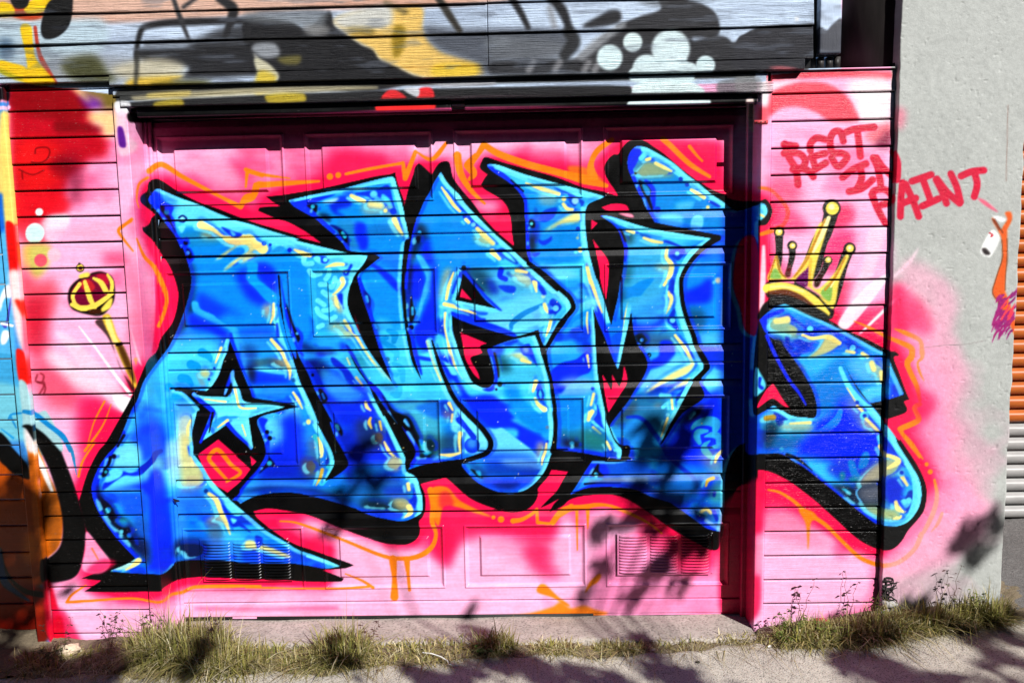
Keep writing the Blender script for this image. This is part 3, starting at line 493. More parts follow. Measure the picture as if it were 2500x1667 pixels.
T('c 1080 1050 1160 1130', (14,8), YE, 3); F('c 1140 1030 1200 1010 1270 1060 1370 1170 1340 1190 1230 1130 1160 1080', (16,80,210), 2); F('c 1190 1050 1260 1070 1340 1170 1240 1110', CY, 2)
F('c 840 1250 1150 1240 1400 1300 1540 1440 1568 1568 1200 1568 h 1100 250 900 30 c 860 1340', (70,180,230), 8); F('c 800 1250 1000 1260 1080 1400 1060 1520 900 1400', (6,60,90), 12, .9); F('c 1030 1340 1120 1400 1160 1500 1060 1500', (10,40,190), 7, .8)
T('c 1180 1250 1170 1320 1230 1350', (14,12), RB, 2.5); F('c 1150 1420 1330 1430 1320 1500 1220 1490', (16,70,230), 3); T('c 1260 1290 1330 1340', 10, (16,110,220), 3)
T('c 1350 1255 1460 1275', (10,7), YE, 2); T('c 1535 1380 1570 1490', (7,9,3), YE, 2); F('c 1280 1280 1500 1300 1520 1440 1360 1380', (216,212,160), 8, .7); F('c 1600 1420 1680 1510 1640 1520 1590 1450', (10,60,220), 2); dots('c 1640 1540 22', YE, 3, bl)
F('h 900 250 1400 100 1700 100 1700 480 1300 510 1000 400 900 300', (130,228,252), 10, .7); T('h 1290 460 1300 400 1420 300 1560 230 1650 180', (9,14,13,11,5), (24,140,220), 2); F('h 1300 520 1560 460 1690 420 1680 500 1590 480', (20,150,235), 3, .8)
F('i 190 240 240 220 320 310 250 400 230 440 240 390 180 390 170 350 240 330 190 290', (10,50,215), 2); O('i 255 325 32', (110,214,250), 2); T('i 130 280 150 340 165 370', (8,10,4), YE, 2.5); T('i 200 460 180 540 150 630', (8,8,3), YE, 1.5); T('i 30 50 40 140', (11,4), YE, 2.5); F('i 65 80 110 80 150 160 110 180', (10,50,215), 2)
T('c 700 1280 640 1420 590 1568 h 565 170', (9,9,8,5), CY, 2); T('c 660 1280 610 1420 580 1568', (4,8,7), YE, 1.5); F('c 560 1260 640 1240 580 1420 520 1568 500 1540', (226,196,130), 9, .75); T('c 690 1380 650 1500', 6, (20,80,220), 2)
T('h 560 190 700 225 900 295', (10,9,4), YE, 1.5); F('h 690 150 1160 245 1120 280 900 260 700 230', CY, 2); F('h 910 280 1030 280 1020 310 950 310', (20,100,240), 2)
T('h 570 290 575 450 610 640 650 800 720 930 760 1000', (7,9,7,11,7,4), YE, 2); T('h 610 280 605 450 670 680 740 900 830 1030 930 1110 1060 1140', (12,14,16,16,18,14,8), CY, 1.5); F('h 600 370 608 370 612 500 600 490', (20,80,220), 1.5)
F('h 480 760 620 750 660 900 700 990 590 980 520 860', RB, 4); F('h 520 800 590 830 660 880 700 960 640 960 590 880', CY, 3); F('h 260 750 410 780 410 815 270 790', (10,60,235), 2); F('h 480 720 610 720 620 770 490 770', (70,150,220), 6, .7)
T('h 380 600 420 760 480 920 520 1020', (10,6,8,6), YE, 2); T('h 400 590 450 760 560 1010', (16,18,16), CY, 4, .7)
# belly
F('h 640 1000 700 990 760 1090 840 1190 1000 1180 1120 1200 1240 1320 1340 1430 n 300 200 500 300 640 400 700 470 600 540 400 440 m 1792 300 1500 280 1300 100 h 800 1280 740 1150 680 1050', RB, 5)
F('h 1210 1050 1360 1040 1400 1200 1560 1330 1680 1380 1720 1568 n 700 300 640 360 400 220 280 40', (4,146,240), 7); F('h 1160 740 1560 720 1640 900 1600 1020 1300 1060 1180 960', (70,196,235), 8, .8); F('h 1140 760 1200 760 1300 900 1200 940 1160 900', (10,60,80), 10, .8)
F('h 1210 760 1400 720 1500 830 1400 800 1300 760', (240,226,140), 6, .85); F('h 1390 660 1480 620 1510 660 1580 870 1520 800 1480 760 1420 740', (12,60,225), 2.5); O('h 1450 690 34', (130,170,235), 5, .8); T('h 1410 800 1500 830', (10,6), YE, 2.5)
F('h 1095 720 1120 720 1155 880 1160 990 1140 990 1120 850', (40,24,10), 1.5); dots('h 1165 1065 30', (16,50,60), 2, bl); dots('h 1128 1120 15', (6,14,60), 1.5, bl)
T('h 1560 1040 1530 1140', (12,7), YE, 2.5); T('h 1550 1220 1590 1290 1660 1340', (5,9,12), YE, 3); T('h 1600 1100 1580 1180 1620 1240 1640 1180 1610 1100', 6, (20,70,200), 1.5); F('h 1620 1180 1660 1290 1640 1280', (16,60,220), 2)
T('h 1540 540 1600 700 1650 900 1680 1100 1700 1300 1730 1568 n 745 130 745 300 730 500 690 650 620 800 520 900 400 985', (8,9,9,9,9,11,11,11,10,11,12,9), CY, 1.2)
F('m 1430 285 1560 300 1640 290 1740 360 n 330 380 540 540 640 680 620 740 m 1900 700 1500 640 1520 500 1500 400', (110,222,252), 3); F('n 0 560 300 560 560 600 600 740 200 740 0 680', (20,80,240), 12, .9); F('n 200 640 560 660 600 740 300 720', (150,220,250), 8, .7)
F('n 0 700 600 700 560 800 0 800', (10,50,160), 10, .7); F('n 0 840 560 840 480 930 200 960 0 930', (14,60,225), 7, .9); F('n 100 900 400 890 300 960 180 950', (6,26,110), 6, .8)
F('m 1200 700 1300 720 1420 840 1480 840 1380 700', (10,40,120), 8, .8); F('m 1290 740 1340 750 1430 830 1380 830', (6,10,24), 2.5); F('m 1350 760 1400 760 1410 830 1380 810', (40,180,230), 2); T('m 1200 700 1300 830 1420 920 1600 990', (6,8,9,9), (40,120,245), 1.5)
O('n 700 280 20', (90,130,180), 2.5); O('n 708 438 18', (12,60,210), 1.5); T('n 690 460 680 540 650 620 640 690', (5,7,7,3), YE, 1.5); F('n 600 440 680 480 620 640 580 560', (206,190,150), 8, .75); T('n 590 20 660 90', (6,10), YE, 3)
# foot of the third letter
F('m 420 40 900 0 930 190 980 300 950 600 720 640 700 480', (70,180,210), 9, .9); F('m 560 130 640 170 720 320 760 420 740 560 860 560 880 620 740 640 640 400', (4,10,20), 8); F('m 780 380 920 400 930 560 800 560', (6,16,24), 10, .85); F('m 960 380 1160 360 1180 560 960 560', (40,50,60), 12, .6)
F('m 550 190 590 185 600 250 640 310 580 250', (70,180,220), 3); F('m 730 420 790 440 800 540 870 550 790 580', (40,190,225), 3); F('m 690 60 830 160 940 190 960 100 900 0', (20,110,230), 5, .8)
T('m 400 80 560 300 680 480 710 590 640 700', (6,9,10,9,10), (24,54,230), 1.2); F('m 700 680 760 620 900 620 1000 640 800 690', (30,60,235), 3)
F('m 880 640 940 600 1180 590 1200 560 1300 580 1400 560 1480 460 1460 380 1350 260 1200 120 1120 90 1080 300 1200 380 1190 560', (120,230,252), 4); T('m 960 580 1080 585 1180 560', (4,9,5), YE, 2); T('m 1180 350 1170 440 1180 540', (11,7,5), YE, 3); T('m 1060 20 1100 95', (9,4), YE, 2); T('m 1095 140 1085 220', (5,10,4), YE, 2.5); F('m 1000 100 1090 120 1080 200 1000 180', (200,150,140), 8, .5)
O('m 1310 480 84', (14,60,220), 1.5); O('m 1310 455 50', (60,150,245), 8); T('m 1170 200 1250 290 1330 390', (16,12,14), (12,56,220), 1.5); O('m 1180 215 30', (12,56,220), 2); F('m 1140 95 1200 160 1170 170', (12,56,220), 2)
# ---- fourth letter, left stroke ----------------------------------------------------------
F('d 560 540 700 560 900 620 1080 760 1180 860 1200 1150 1180 1340 700 1350 640 1250 610 900 600 700', (8,146,235), 6); F('d 640 860 740 900 740 1100 660 1100', (14,60,200), 6, .9); F('d 620 1050 700 1060 700 1220 640 1230', (10,20,40), 7, .9)
T('d 190 300 300 370 420 460 520 560 590 660 600 830 610 1000 620 1200 650 1330', (14,16,12,9,7,7,8,9,8), RB, 1); T('d 280 300 500 380 800 480 1100 570 1420 640', (14,20,22,20,10), CY, 1.5)
T('d 600 480 760 540 960 600', (4,11,9), YE, 2); O('d 1015 655 26', YE, 3); T('d 1010 710 1050 760 1110 770', (8,10,7), YE, 2.5); F('d 760 580 900 590 960 680 860 730 740 690', (150,190,190), 8, .7)
F('d 800 780 940 750 900 860 800 910 730 870', (14,70,220), 3); F('d 740 1090 780 1110 840 1090 880 1060 880 1110 800 1160 740 1130', (12,60,225), 2); F('d 660 1250 760 1240 700 1290', (12,70,220), 3); F('d 700 740 760 860 690 880', (14,90,210), 4)
F('d 800 1000 1050 840 1180 800 1190 900 1000 930 860 990', (246,226,130), 5, .9); F('d 640 880 690 890 700 960 660 970 630 930', (6,14,30), 3); O('d 660 925 18', (90,220,230), 2); T('d 440 450 570 570', 5, (6,10,50), 1.5); O('d 608 620 22', (30,130,220), 2)
F('d 905 525 1080 590 1210 660 1240 690 1210 740 1180 690 1130 740 1070 680 1060 610 950 560', (12,70,210), 2); O('d 1140 675 38', (150,220,250), 3); O('d 1170 980 24', (14,60,200), 1.5); O('d 1195 1210 30', YE, 3); O('d 1165 1080 16', YE, 2, .6)
T('d 1220 760 1220 900 1230 1100 1260 1280 1320 1480 i 740 150 840 460', (10,12,14,14,14,14,12), CY, 1.5); F('d 640 1400 1100 1420 1160 1568 i 300 250 100 0', (120,214,248), 10, .7)
F('i 130 60 500 0 500 100 450 160 380 130', (10,150,240), 5, .8); F('i 280 570 420 440 640 320 720 300 740 350 560 420 450 480 400 570', (8,146,240), 2.5); T('d 1270 1400 1310 1568 i 640 30 700 200 760 370', (9,10,9,8,5), YE, 2); O('d 1272 1372 20', (120,150,190), 2)
F('i 640 320 720 310 850 640 900 900 930 990 900 900 700 420', RB, 2); F('i 540 260 700 200 720 300 600 340', (150,220,250), 8, .5)
F('i 860 660 900 610 980 590 960 800 935 960 870 800', (14,90,240), 3, .9); T('i 1045 260 1020 400 990 600', (5,6,3), YE, 1.2); T('i 1060 300 1030 500 980 760 935 980', (10,13,11,4), CY, 1)
F('i 200 1020 320 920 480 880 610 790 640 1000 500 1080 260 1270 220 1150', RB, 3); T('i 600 840 620 970', (6,8,3), YE, 2); F('i 340 1100 640 1100 640 1250 280 1280', (140,200,245), 7, .7); F('i 240 1180 360 1180 300 1260', RB, 4); O('i 658 1202 20', (12,60,200), 1.5); T('i 670 1260 640 1380', (7,11,6), YE, 2.5); T('i 620 1460 610 1540', (6,10), YE, 2.5); T('i 600 370 595 480 610 600', (4,5,2), YE, 2)
F('i 250 1320 520 1320 560 1568 250 1568', (6,146,240), 6, .9); T('i 660 320 690 740 700 900 730 1120 770 1320 n 1330 150 1360 280 1430 440 1490 560', (8,9,10,12,13,14,14,18,22), CY, 1.2)
F('i 710 1380 750 1500 760 1568 n 1310 300 1260 250 1200 200 1230 130 1230 40', (12,60,225), 2); T('n 1220 30 1230 120 1190 200 1250 270 1320 320', (6,7,7,7,6), CY, 1.5); T('n 1200 280 1280 350', (6,9,5), YE, 2); T('n 1190 110 1150 200', (11,5), YE, 2)
F('n 830 300 1060 300 1300 340 1380 500 1200 560 820 480', (30,110,150), 12, .9); F('n 830 440 900 380 960 500 900 520', (10,40,160), 8, .7); F('n 880 430 1040 420 1060 520 920 500', (24,20,40), 7, .9); O('n 968 458 26', (40,140,190), 3); F('n 1100 300 1300 380 1340 500 1120 480', (40,140,120), 10, .6); F('n 800 500 1050 520 1300 560 1300 600 1050 555 800 527', (20,50,230), 3); O('n 1437 570 24', (40,90,200), 3); F('n 820 80 1060 60 1100 200 1000 320 820 260', (6,140,235), 8, .8); T('n 1350 440 1390 520', 6, YE, 2.5)
# ---- fourth letter, right stroke ---------------------------------------------------------
F('e 460 1000 900 1120 1000 1300 960 1568 i 1400 200 1100 300 1000 300 960 100 e 450 1400 480 1200', (60,176,225), 8, .9); F('e 470 1000 560 1030 560 1130 500 1150 480 1080', (20,80,90), 8, .85); F('e 460 1390 560 1400 520 1568 440 1568', (20,100,120), 9, .8)
T('e 210 850 320 930 420 1060 480 1180 475 1330', (8,13,12,10,5), RB, 1); T('e 250 860 550 950 850 1020 1380 1090', (8,18,20,10), CY, 1.5)
F('e 400 970 450 1000 490 1120 470 1130 430 1030', (40,24,20), 2); T('e 490 1000 570 1020', (4,8), YE, 2.5); F('e 640 1030 760 1070 740 1090 650 1060', (20,90,200), 2); T('e 680 1080 780 1115 880 1130', (6,9,6), YE, 2.5); F('e 890 1105 960 1110 1130 1200 1090 1300 1040 1325 960 1260 1000 1200 1080 1190 940 1140', (12,60,215), 2.5); O('e 1045 1250 24', (110,210,245), 2.5); T('e 935 1190 925 1290 980 1370 970 1470 920 1568', (7,9,13,13,6), YE, 3); F('e 800 1380 960 1360 960 1450 860 1440', (200,196,150), 7, .7)
T('i 1460 40 1440 70', 7, YE, 2); T('i 1490 160 1520 220 1500 300 1460 380', (13,10,8,4), YE, 3); F('i 1510 20 1550 10 1555 100 1530 170 1490 120 1520 60', (12,56,210), 2); F('i 1480 430 1540 330 1565 350 1560 420 1600 560 1540 540 1520 510 1480 480', (12,56,215), 2); O('i 1532 455 30', (110,220,250), 2)
T('e 1400 1100 1200 1260 1110 1400 1060 1540 i 1580 150 1590 300 1640 470 1700 620 1760 760', (14,16,16,14,14,14,15,16,18), CY, 1.2); T('i 1490 20 1470 130 1460 330 1440 420 1480 520 1560 570', 5, CY, 2)
F('i 970 230 970 100 1080 90 1180 30 1330 0 1230 130 1180 190 1090 200', (8,146,235), 2.5); F('i 960 100 1010 100 1010 240 950 240', (16,90,130), 7, .8); F('i 1090 480 1300 500 1440 380 1450 480 1300 560 1120 580', (10,60,220), 6, .9); F('i 1080 280 1400 180 1480 320 1300 480 1090 460', (80,190,240), 9, .6)
F('i 1100 600 1550 620 1600 720 1500 750 1180 740', (60,80,120), 12, .7); F('i 1100 600 1240 600 1240 740 1160 720', (4,10,20), 8, .9); O('i 1197 672 18', (60,170,210), 2); F('i 1400 690 1520 690 1560 800 1540 860 1460 940 1280 1000 1290 900 1380 840', RB, 4); dots('i 1275 835 24', (6,10,40), 2, bl); O('i 1278 838 9', (60,170,190), 1.5)
T('i 1150 720 1240 860 1270 960 1200 1100 1060 1300 j 540 260 320 620', (8,13,13,10,10,9,6), (20,70,235), 1.2); T('i 1560 620 1680 780 1750 930', (6,9,8), YE, 2)
F('i 1280 1010 1450 950 1560 850 1740 880 1760 940 1600 960 1300 1180 1200 1250 1180 1140', (110,216,250), 6, .8); F('i 1740 930 1770 940 1690 1040 1500 1120 1360 1190 1230 1250 1480 1060', YE, 4, .95); F('i 1720 1080 1700 1150 1560 1200 1440 1290 1560 1180', YE, 4, .9)
F('j 420 300 860 290 960 440 900 640 700 560 540 520 420 560 380 500', (30,110,160), 9, .85); F('j 330 600 420 480 600 350 560 520 400 640', (60,60,70), 8, .6); F('j 780 400 860 380 860 420', (180,150,110), 6, .6)
F('j 1085 250 1125 215 1110 260 1060 340 1030 345 1040 290', (10,60,200), 2); T('j 985 340 995 440', (6,9,5), YE, 2.5); T('j 920 390 890 420 950 370', 9, (90,210,240), 2); O('j 942 505 22', (130,230,230), 2); T('j 940 540 900 660 870 740', (6,7,3), YE, 2)
T('j 1260 60 1180 200 1080 390 960 620 870 800', (16,18,18,14,4), CY, 1.2); T('j 870 290 960 300', 12, (90,200,240), 3)
T('j 500 530 620 530 710 590 780 690 850 780 960 960 1100 1090 1220 1190 1260 1280', (7,10,12,12,10,9,10,12,10), (10,50,210), 3); F('j 400 620 560 560 700 620 820 800 760 900 560 900 430 800', (30,130,225), 10, .7)
# ---- rightmost letter ---------------------------------------------------------------------
F('e 640 200 900 260 1080 420 1380 640 1550 760 1570 1040 1200 1010 860 940 800 880 740 720 600 420', (8,146,230), 7); F('e 590 330 740 230 940 330 1000 400 760 420 620 420', (170,176,120), 8, .85); F('e 580 300 640 240 620 330', (60,140,180), 6)
T('e 600 90 530 180 510 300 570 450 640 600 720 770', (18,22,18,11,10,9), RB, 1); F('e 610 80 660 130 620 230 560 330 520 280 540 150', (20,50,235), 3)
T('e 680 110 800 180 1000 310 1150 430 1330 560 1520 710', (14,22,20,18,22,20), CY, 1.5); T('e 700 160 650 210', 12, CY, 2); T('e 710 225 745 215', 8, YE, 2); T('e 810 265 900 310 980 350', (8,9,5), YE, 2); O('e 1083 437 25 1153 497 25', (14,70,200), 1.2); T('e 1200 555 1260 590 1340 640', (8,9,9), YE, 2)
F('e 690 440 760 480 810 560 800 760 770 800 760 640 700 500', RB, 2.5); F('e 620 450 690 480 760 560 750 640 780 760 760 780 700 650 650 560', (20,16,30), 2); F('e 660 500 690 490 750 560 740 620 700 600', (30,160,210), 1.5); O('e 617 408 25', (30,170,225), 1.5); O('e 588 375 16', (60,60,30), 2); O('e 830 770 34', (12,60,215), 2)
F('e 1380 670 1440 680 1520 730 1500 750 1420 710', (12,60,215), 1.5); O('e 1380 745 20', YE, 2.5); F('e 1040 700 1230 680 1190 760 1040 770', (100,210,248), 6, .8); F('e 1250 680 1330 680 1320 760 1220 840 1200 980 1110 970 1100 860 1210 770', (8,140,225), 2); F('e 880 820 1080 830 1110 920 1060 950 860 930', (100,210,248), 5, .8); F('e 1200 880 1260 830 1330 860 1310 980 1200 990', (110,216,250), 3)
F('G 1320 370 1585 290 1585 760 1450 760 1330 600 1300 480', (8,146,245), 6); F('G 1310 490 1420 440 1500 390 1500 540 1380 570 1320 560', RB, 7); F('G 1340 600 1460 620 1450 740 1380 740', (20,80,120), 9, .7); O('G 1550 405 20', (240,220,170), 4); T('G 1580 540 1580 700', (5,9), YE, 3, .8)
F('G 1420 770 1590 760 1590 850 1440 850', CY, 6, .7); F('G 1450 870 1590 870 1590 990 1480 980', (12,60,240), 6); F('G 1400 1060 1590 1020 1590 1160 1460 1160', CY, 6, .8)
T('j 1275 150 1330 230 1390 300', (8,14,16), RB, 1.5); F('j 1380 280 1530 260 1530 1000 1000 1000 900 860 1100 560', RB, 10); T('j 1390 310 1200 420 1060 560 950 740 880 840', (12,10,11,10,7), (16,70,245), 1.5)
F('j 1120 560 1240 440 1320 390 1320 480 1240 560 1150 590', (4,10,40), 7); T('j 1180 520 1230 480', (7,9), (40,130,180), 3)
for s_, w_ in (('j 1210 650 1260 600 1380 570 1470 600 1460 670', (8,16,22,26,14)), ('j 1370 680 1280 690 1260 740 1290 810', (8,15,17,10)), ('j 1350 740 1440 720 1500 750 1500 800', (4,14,18,14)), ('j 1400 790 1350 830 1340 880 1400 950', (4,12,18,14)), ('j 1420 860 1520 840', (6,16))):
    T(s_, w_, (50,170,225), 2)

F('n 1320 660 1792 650 1792 990 1500 930 1300 930 1200 820', (16,90,220), 9); F('n 1190 660 1310 660 1380 780 1300 820 1100 800', (16,50,235), 4); F('n 1240 690 1265 680 1270 760 1320 815 1180 810', (10,14,30), 2); T('n 1230 790 1240 800', 8, (60,190,220), 2)
F('n 1160 850 1400 830 1792 830 1792 880 1150 880', (120,130,140), 5, .8); F('n 1190 820 1320 850 1200 850', (40,170,220), 2); T('n 960 1010 1080 960 1200 925 1400 915 1600 930 1792 980', (4,8,12,9,9,9), RB, 1.5); T('n 1110 900 1250 890 1500 890', (6,3), (10,14,60), 1.5)
F('j 200 1240 500 1240 800 1290 1000 1440 860 1440 600 1320 400 1270', (6,24,110), 6, .8); F('j 900 1210 1240 1200 1300 1300 1200 1440 960 1440 820 1300', (16,120,200), 10, .8); F('j 460 1160 1530 1140 1530 1220 460 1220', (120,170,220), 6, .5)
F('j 1280 920 1530 900 1530 1160 1420 1140', (190,190,140), 14, .5); T('j 1530 900 1480 960 1460 1020', (8,9,5), YE, 2); T('j 1440 1195 1380 1220 1360 1280', (9,9,5), (220,180,60), 2); F('j 1400 1320 1530 1200 1530 1440 1420 1440', (60,150,150), 9, .8); F('j 1440 1340 1470 1340 1460 1400 1430 1390', (10,40,170), 2.5)
F('K 1360 420 1440 400 1500 420 1500 570 1400 550 1310 480', (40,110,200), 8, .8); T('K 1370 450 1400 435 1430 455', 9, YE, 3); F('K 1330 470 1400 500 1490 560 1490 580 1400 555', RB, 3); T('K 1450 450 1470 500', 10, (10,50,200), 2); T('K 1400 510 1490 570', 10, (160,220,245), 3, .8)
F('o 1768 520 1852 520 1852 1100 1768 1140', (8,60,200), 10, .85)  # darker blue lays the casing's shade into the paint of this strip
# ---- black inner lines and wedges ---------------------------------------------------------
fill('a 1560 1130 1580 1130 1600 1400 f 1640 200 1700 400 1760 520 g 190 680 240 790 330 960 400 1130 520 1350 600 1500 l 1190 0 1240 150 1310 270 1360 370 1390 470 1300 560 1200 620 1135 642! 1225 490 1235 420 1200 300 1100 110 1040 0 g 440 1500 360 1300 290 1150 240 1050 160 800 150 740 90 560 40 350 0 150 a 1585 1450', BK)
fill('a 1590 1150 1650 1450 1700 1568 f 1690 0 1740 200 1792 420 g 250 700 280 760 220 720 150 560 80 350 30 150 a 1640 1568 1605 1300', RB, 1.5, bl)
fill('g 80 175 130 300 170 420 230 520 240 570 215 610 170 500 110 320', BK, 1.5); dots('g 205 510 17', (90,200,220), 2); fill('g 180 440 260 500 270 560 250 700 215 700 215 610 240 560', RB, 2, bl, .8)
fill('g 300 800 360 950 430 1100 520 1300 600 1450 640 1568 700 1568 560 1300 480 1050 400 900', (10,40,200), 3, bl); fill('g 430 1120 480 1120 540 1230 490 1280 450 1200', (4,8,30), 3); stroke('g 480 1170 500 1220', 5, (30,110,180), 2); dots('g 372 965 19', (4,8,50), 1.5)
fill('l 1200 0 1250 150 1330 290 1390 400 1400 330 1320 220 1290 100', (14,44,200), 2, bl); fill('l 1240 20 1290 30 1330 110 1310 150', (4,8,20), 3); stroke('l 1260 40 1280 80', 8, (30,110,150), 2); dots('g 640 1525 22', (40,120,150), 3)
# tip of the A and the wedge behind it
fill('b 820 1020 1000 1045 1280 1080 1330 1110! 1290 1140 1180 1240 1090 1310 g 885 0 930 150 990 320 1060 540 1110 700 1170 850 1240 1035! 1140 910 1030 760 930 600 860 450 800 330 760 220 755 120 780 0 b 1020 1400 1050 1320 1110 1250 1200 1120 1200 1095 1000 1070', BK)
fill('g 830 280 845 350 870 430 890 520 850 420', (160,16,50), 2)
fill('g 730 640 760 640 830 740 900 880 1000 1040 1090 1130 1060 1160 960 1040 870 880 780 740', (12,44,200), 1.5, bl); fill('g 785 745 850 850 950 1010 1010 1090 1060 1160 1130 1270 1300 1500 m 420 100 520 220 620 380 680 480 700 580 660 680 590 762! 575 680 580 620 540 530 450 350 350 150 g 1150 1420 1050 1230 1000 1110 960 1040 860 900', BK)
stroke('g 1000 1060 1090 1150 1190 1290 m 420 90 540 240 640 400 700 500 705 590 650 690', (12,14,9,7,8,9,8,9), (20,40,220), 1); fill('g 1130 1180 1250 1330 1420 1430 1470 1568 1380 1568 1250 1430', (3,6,14), 5, bl); fill('g 1380 1440 1400 1450 1440 1540 1370 1470', (60,180,220), 3, bl)
# line between second and third letter
fill('b 1600 660 1625 760 1650 890 1655 910 1610 930 1595 1000 1575 1200 1565 1400 1562 1568 h 90 0 105 250 130 450 160 620 210 830 310 1025! 230 760 190 560 160 400 140 200 130 0 c 135 1350 150 1180 180 1000 215 830 250 700 200 560', BK)
stroke('c 240 740 200 900 170 1080 150 1250 140 1450', (5,7,8,7,6), RB, 1, bl); fill('h 150 450 190 560 230 760 300 960 320 960 290 830 250 640 200 470', RB, 1.5, bl)
# third letter: counters and strokes
fill('c 760 1290! 870 1400 1000 1568 h 1130 240! 680 148! 710 0 c 700 1540 735 1400', BK); dots('c 772 1228 28', BK, 1)
fill('c 770 1260 800 1270 900 1380 1020 1530 1060 1568 h 1190 260 1130 240 900 0 c 960 1500 860 1390', RB, 1); fill('c 800 1250 860 1330 1000 1480 960 1470 870 1380', (20,20,30), 3, bl, .7)
fill('h 750 22! 730 110! 860 146!', HP); fill('h 640 308! 740 360 900 420 1200 510 1350 540 1590 470! 1600 520 1540 532 1300 580 1150 630 1030 682! 1070 800 1105 950 1100 1040 1050 1100 980 1105 900 1070 850 1020 790 900 730 750 690 620 650 480', BK)
fill('h 640 270 700 290 900 350 1100 410 1300 490 1350 545 1200 510 900 420 740 360 640 312', RB, 1.5); fill('h 900 310 960 340 1010 350 1000 400 900 380', RB, 2)
fill('h 1030 690! 1070 690 1120 850 1140 1000 1130 1080 1080 1140 1010 1140 970 1110 1060 1100 1105 1040 1105 950 1070 800', RB, 1.2)
fill('h 735 500! 880 560 1022 620! 960 640 950 670 975 722! 930 740 850 770 860 830 920 930 948 1016! 880 950 810 830 780 750 760 620', HP)
stroke('c 1480 1180 1620 1300 1750 1420 i 180 0 300 110 400 200 445 290 440 335 370 420 300 500 230 620 160 740 125 750', (11,11,11,11,12,12,13,12,12,11,11,11,9), BK, .8)
fill('c 1320 985 1450 1060 1470 1130 1540 1230 1792 1400 1792 1470 1540 1240 1400 1120 1280 1000', BK); stroke('i 40 590 80 690 110 770 135 860 160 970 200 1110 220 1250 245 1420 n 780 130 790 250 780 420 760 540', (11,10,15,10,9,9,10,10,11,11,11,14), BK, .8)
stroke('h 425 590 470 740 530 920 590 1060 640 1170 720 1290 840 1420 m 1180 40 1270 140 1380 250 1450 330 1510 430 1510 500 1470 560 1380 600 1220 650', (4,8,10,10,12,12,12,12,13,13,13,14,14,13,13,12), BK, .8)
fill('m 590 762 650 730 780 690 950 668 1180 650 1200 690 1190 720 1290 830 1000 832 740 880 700 800', BK)
# fourth letter
fill('d 1420 655! 1290 710 1250 800 1248 900 1265 1080 1300 1250 1380 1530 i 770 200 820 370 862 510! 900 350 935 200 965 0 e 430 1568 460 1350 465 1200 440 1100 400 1000 330 920 200 835! 300 840 550 915 800 985 1000 1020 1420 1085! 1440 1070 1480 1045 1300 1010 1000 950 800 910! 700 740 620 600 400 620 230 640', BK)
fill('e 215 745! 350 705 480 720 522 780! 400 792 280 780', HP); fill('e 105 880! 175 920! 105 992!', HP); fill('e 120 1090! 200 1200 270 1290 298 1370 290 1568 i 830 0 815 150 805 228! 770 130 740 0 e 200 1450 150 1200', HP); fill('e 400 810 540 815 580 860! 500 850', (250,150,180), 2)
stroke('e 1490 1080 1440 1110 1330 1190 1230 1290 1150 1400 1100 1500 i 1625 40 1630 150 1650 300 1700 470 1760 620 G 1400 850 1450 950 1478 990 1460 1020 1390 1090', (16,14,11,11,11,11,11,11,11,12,13,12,12,12,13), BK, .8)
fill('j 1300 50 1210 160 1130 310 1050 460 960 620 858 832! 930 740 1010 600 1100 490 1200 400 1340 310! 1300 240 1265 160 1310 120', BK)
fill('i 664 330! 680 560 690 740 700 900 720 1100 760 1300 800 1500 j 240 400 290 600 320 660 360 760 430 830 510 835 535 870 520 930 490 1005! 440 960 440 880 400 840 320 700 300 620 320 590 j 560 240 i 1000 1390 1130 1200 1210 1080 1255 970 1250 890 1220 820 1160 740 1110 600 1082 380! 1050 500 1000 720 960 900 935 992! 900 920 850 800 790 640 720 480', BK)
fill('i 765 1050! 790 1090 862 1222! 875 1150 870 1045! 910 1120 950 1185! 985 1090 1000 950! 1030 1050 1030 1150 950 1280 830 1466! 790 1250', HP)
fill('n 800 527 1050 555 1300 600 1500 632! 1560 640 1600 560 1580 500 1540 640 1400 650 1190 648 1090 800 1010 930 940 1020! 850 1040 860 880 925 765 745 745! 720 640 770 530', BK)
# rightmost letter: rim
stroke('e 1280 470 1400 560 1560 640', (4,9,14), BK, 1)
# ---- crisp details on the S -----------------------------------------------------------------
F('p 130 250 260 200 420 330 430 420 300 400 140 340', (170,190,140), 9, .8); F('p 140 180 280 130 290 160 200 200 130 230 60 240', RB, 2); F('p 50 250 120 200 130 370 100 340', RB, 3)
F('p 220 220 330 180 360 200 470 280 540 310 640 340 630 360 560 350 500 350 470 310 350 240', (12,60,220), 1.5); O('p 540 325 30', CY, 2); T('p 215 250 320 235', (14,18), YE, 4); F('p 330 290 430 310 420 360 360 340', (226,206,120), 7, .7)
T('p 470 385 560 415 680 400 740 410 820 460', (8,9,9,14,10), YE, 2); F('p 700 400 800 430 830 470 700 560 520 610 620 510', (236,214,120), 4, .85); F('p 380 430 430 430 470 400 510 420 510 460 440 475', (10,60,215), 1.5); F('p 300 400 340 400 350 480 390 510 360 525 310 480', (10,50,190), 2); F('p 310 560 360 560 400 520 460 520 440 590 370 605 320 590', (10,60,215), 1.5)
F('p 810 415 900 460 940 450 1070 530 1000 510 960 540 910 520 890 480', (12,60,210), 1.5); O('p 948 507 28', CY, 1.5); T('p 890 540 960 550', 8, YE, 2); T('p 1040 560 1090 590', 9, YE, 2); F('p 1150 580 1220 600 1240 690 1200 690 1160 640', (10,60,215), 2.5)
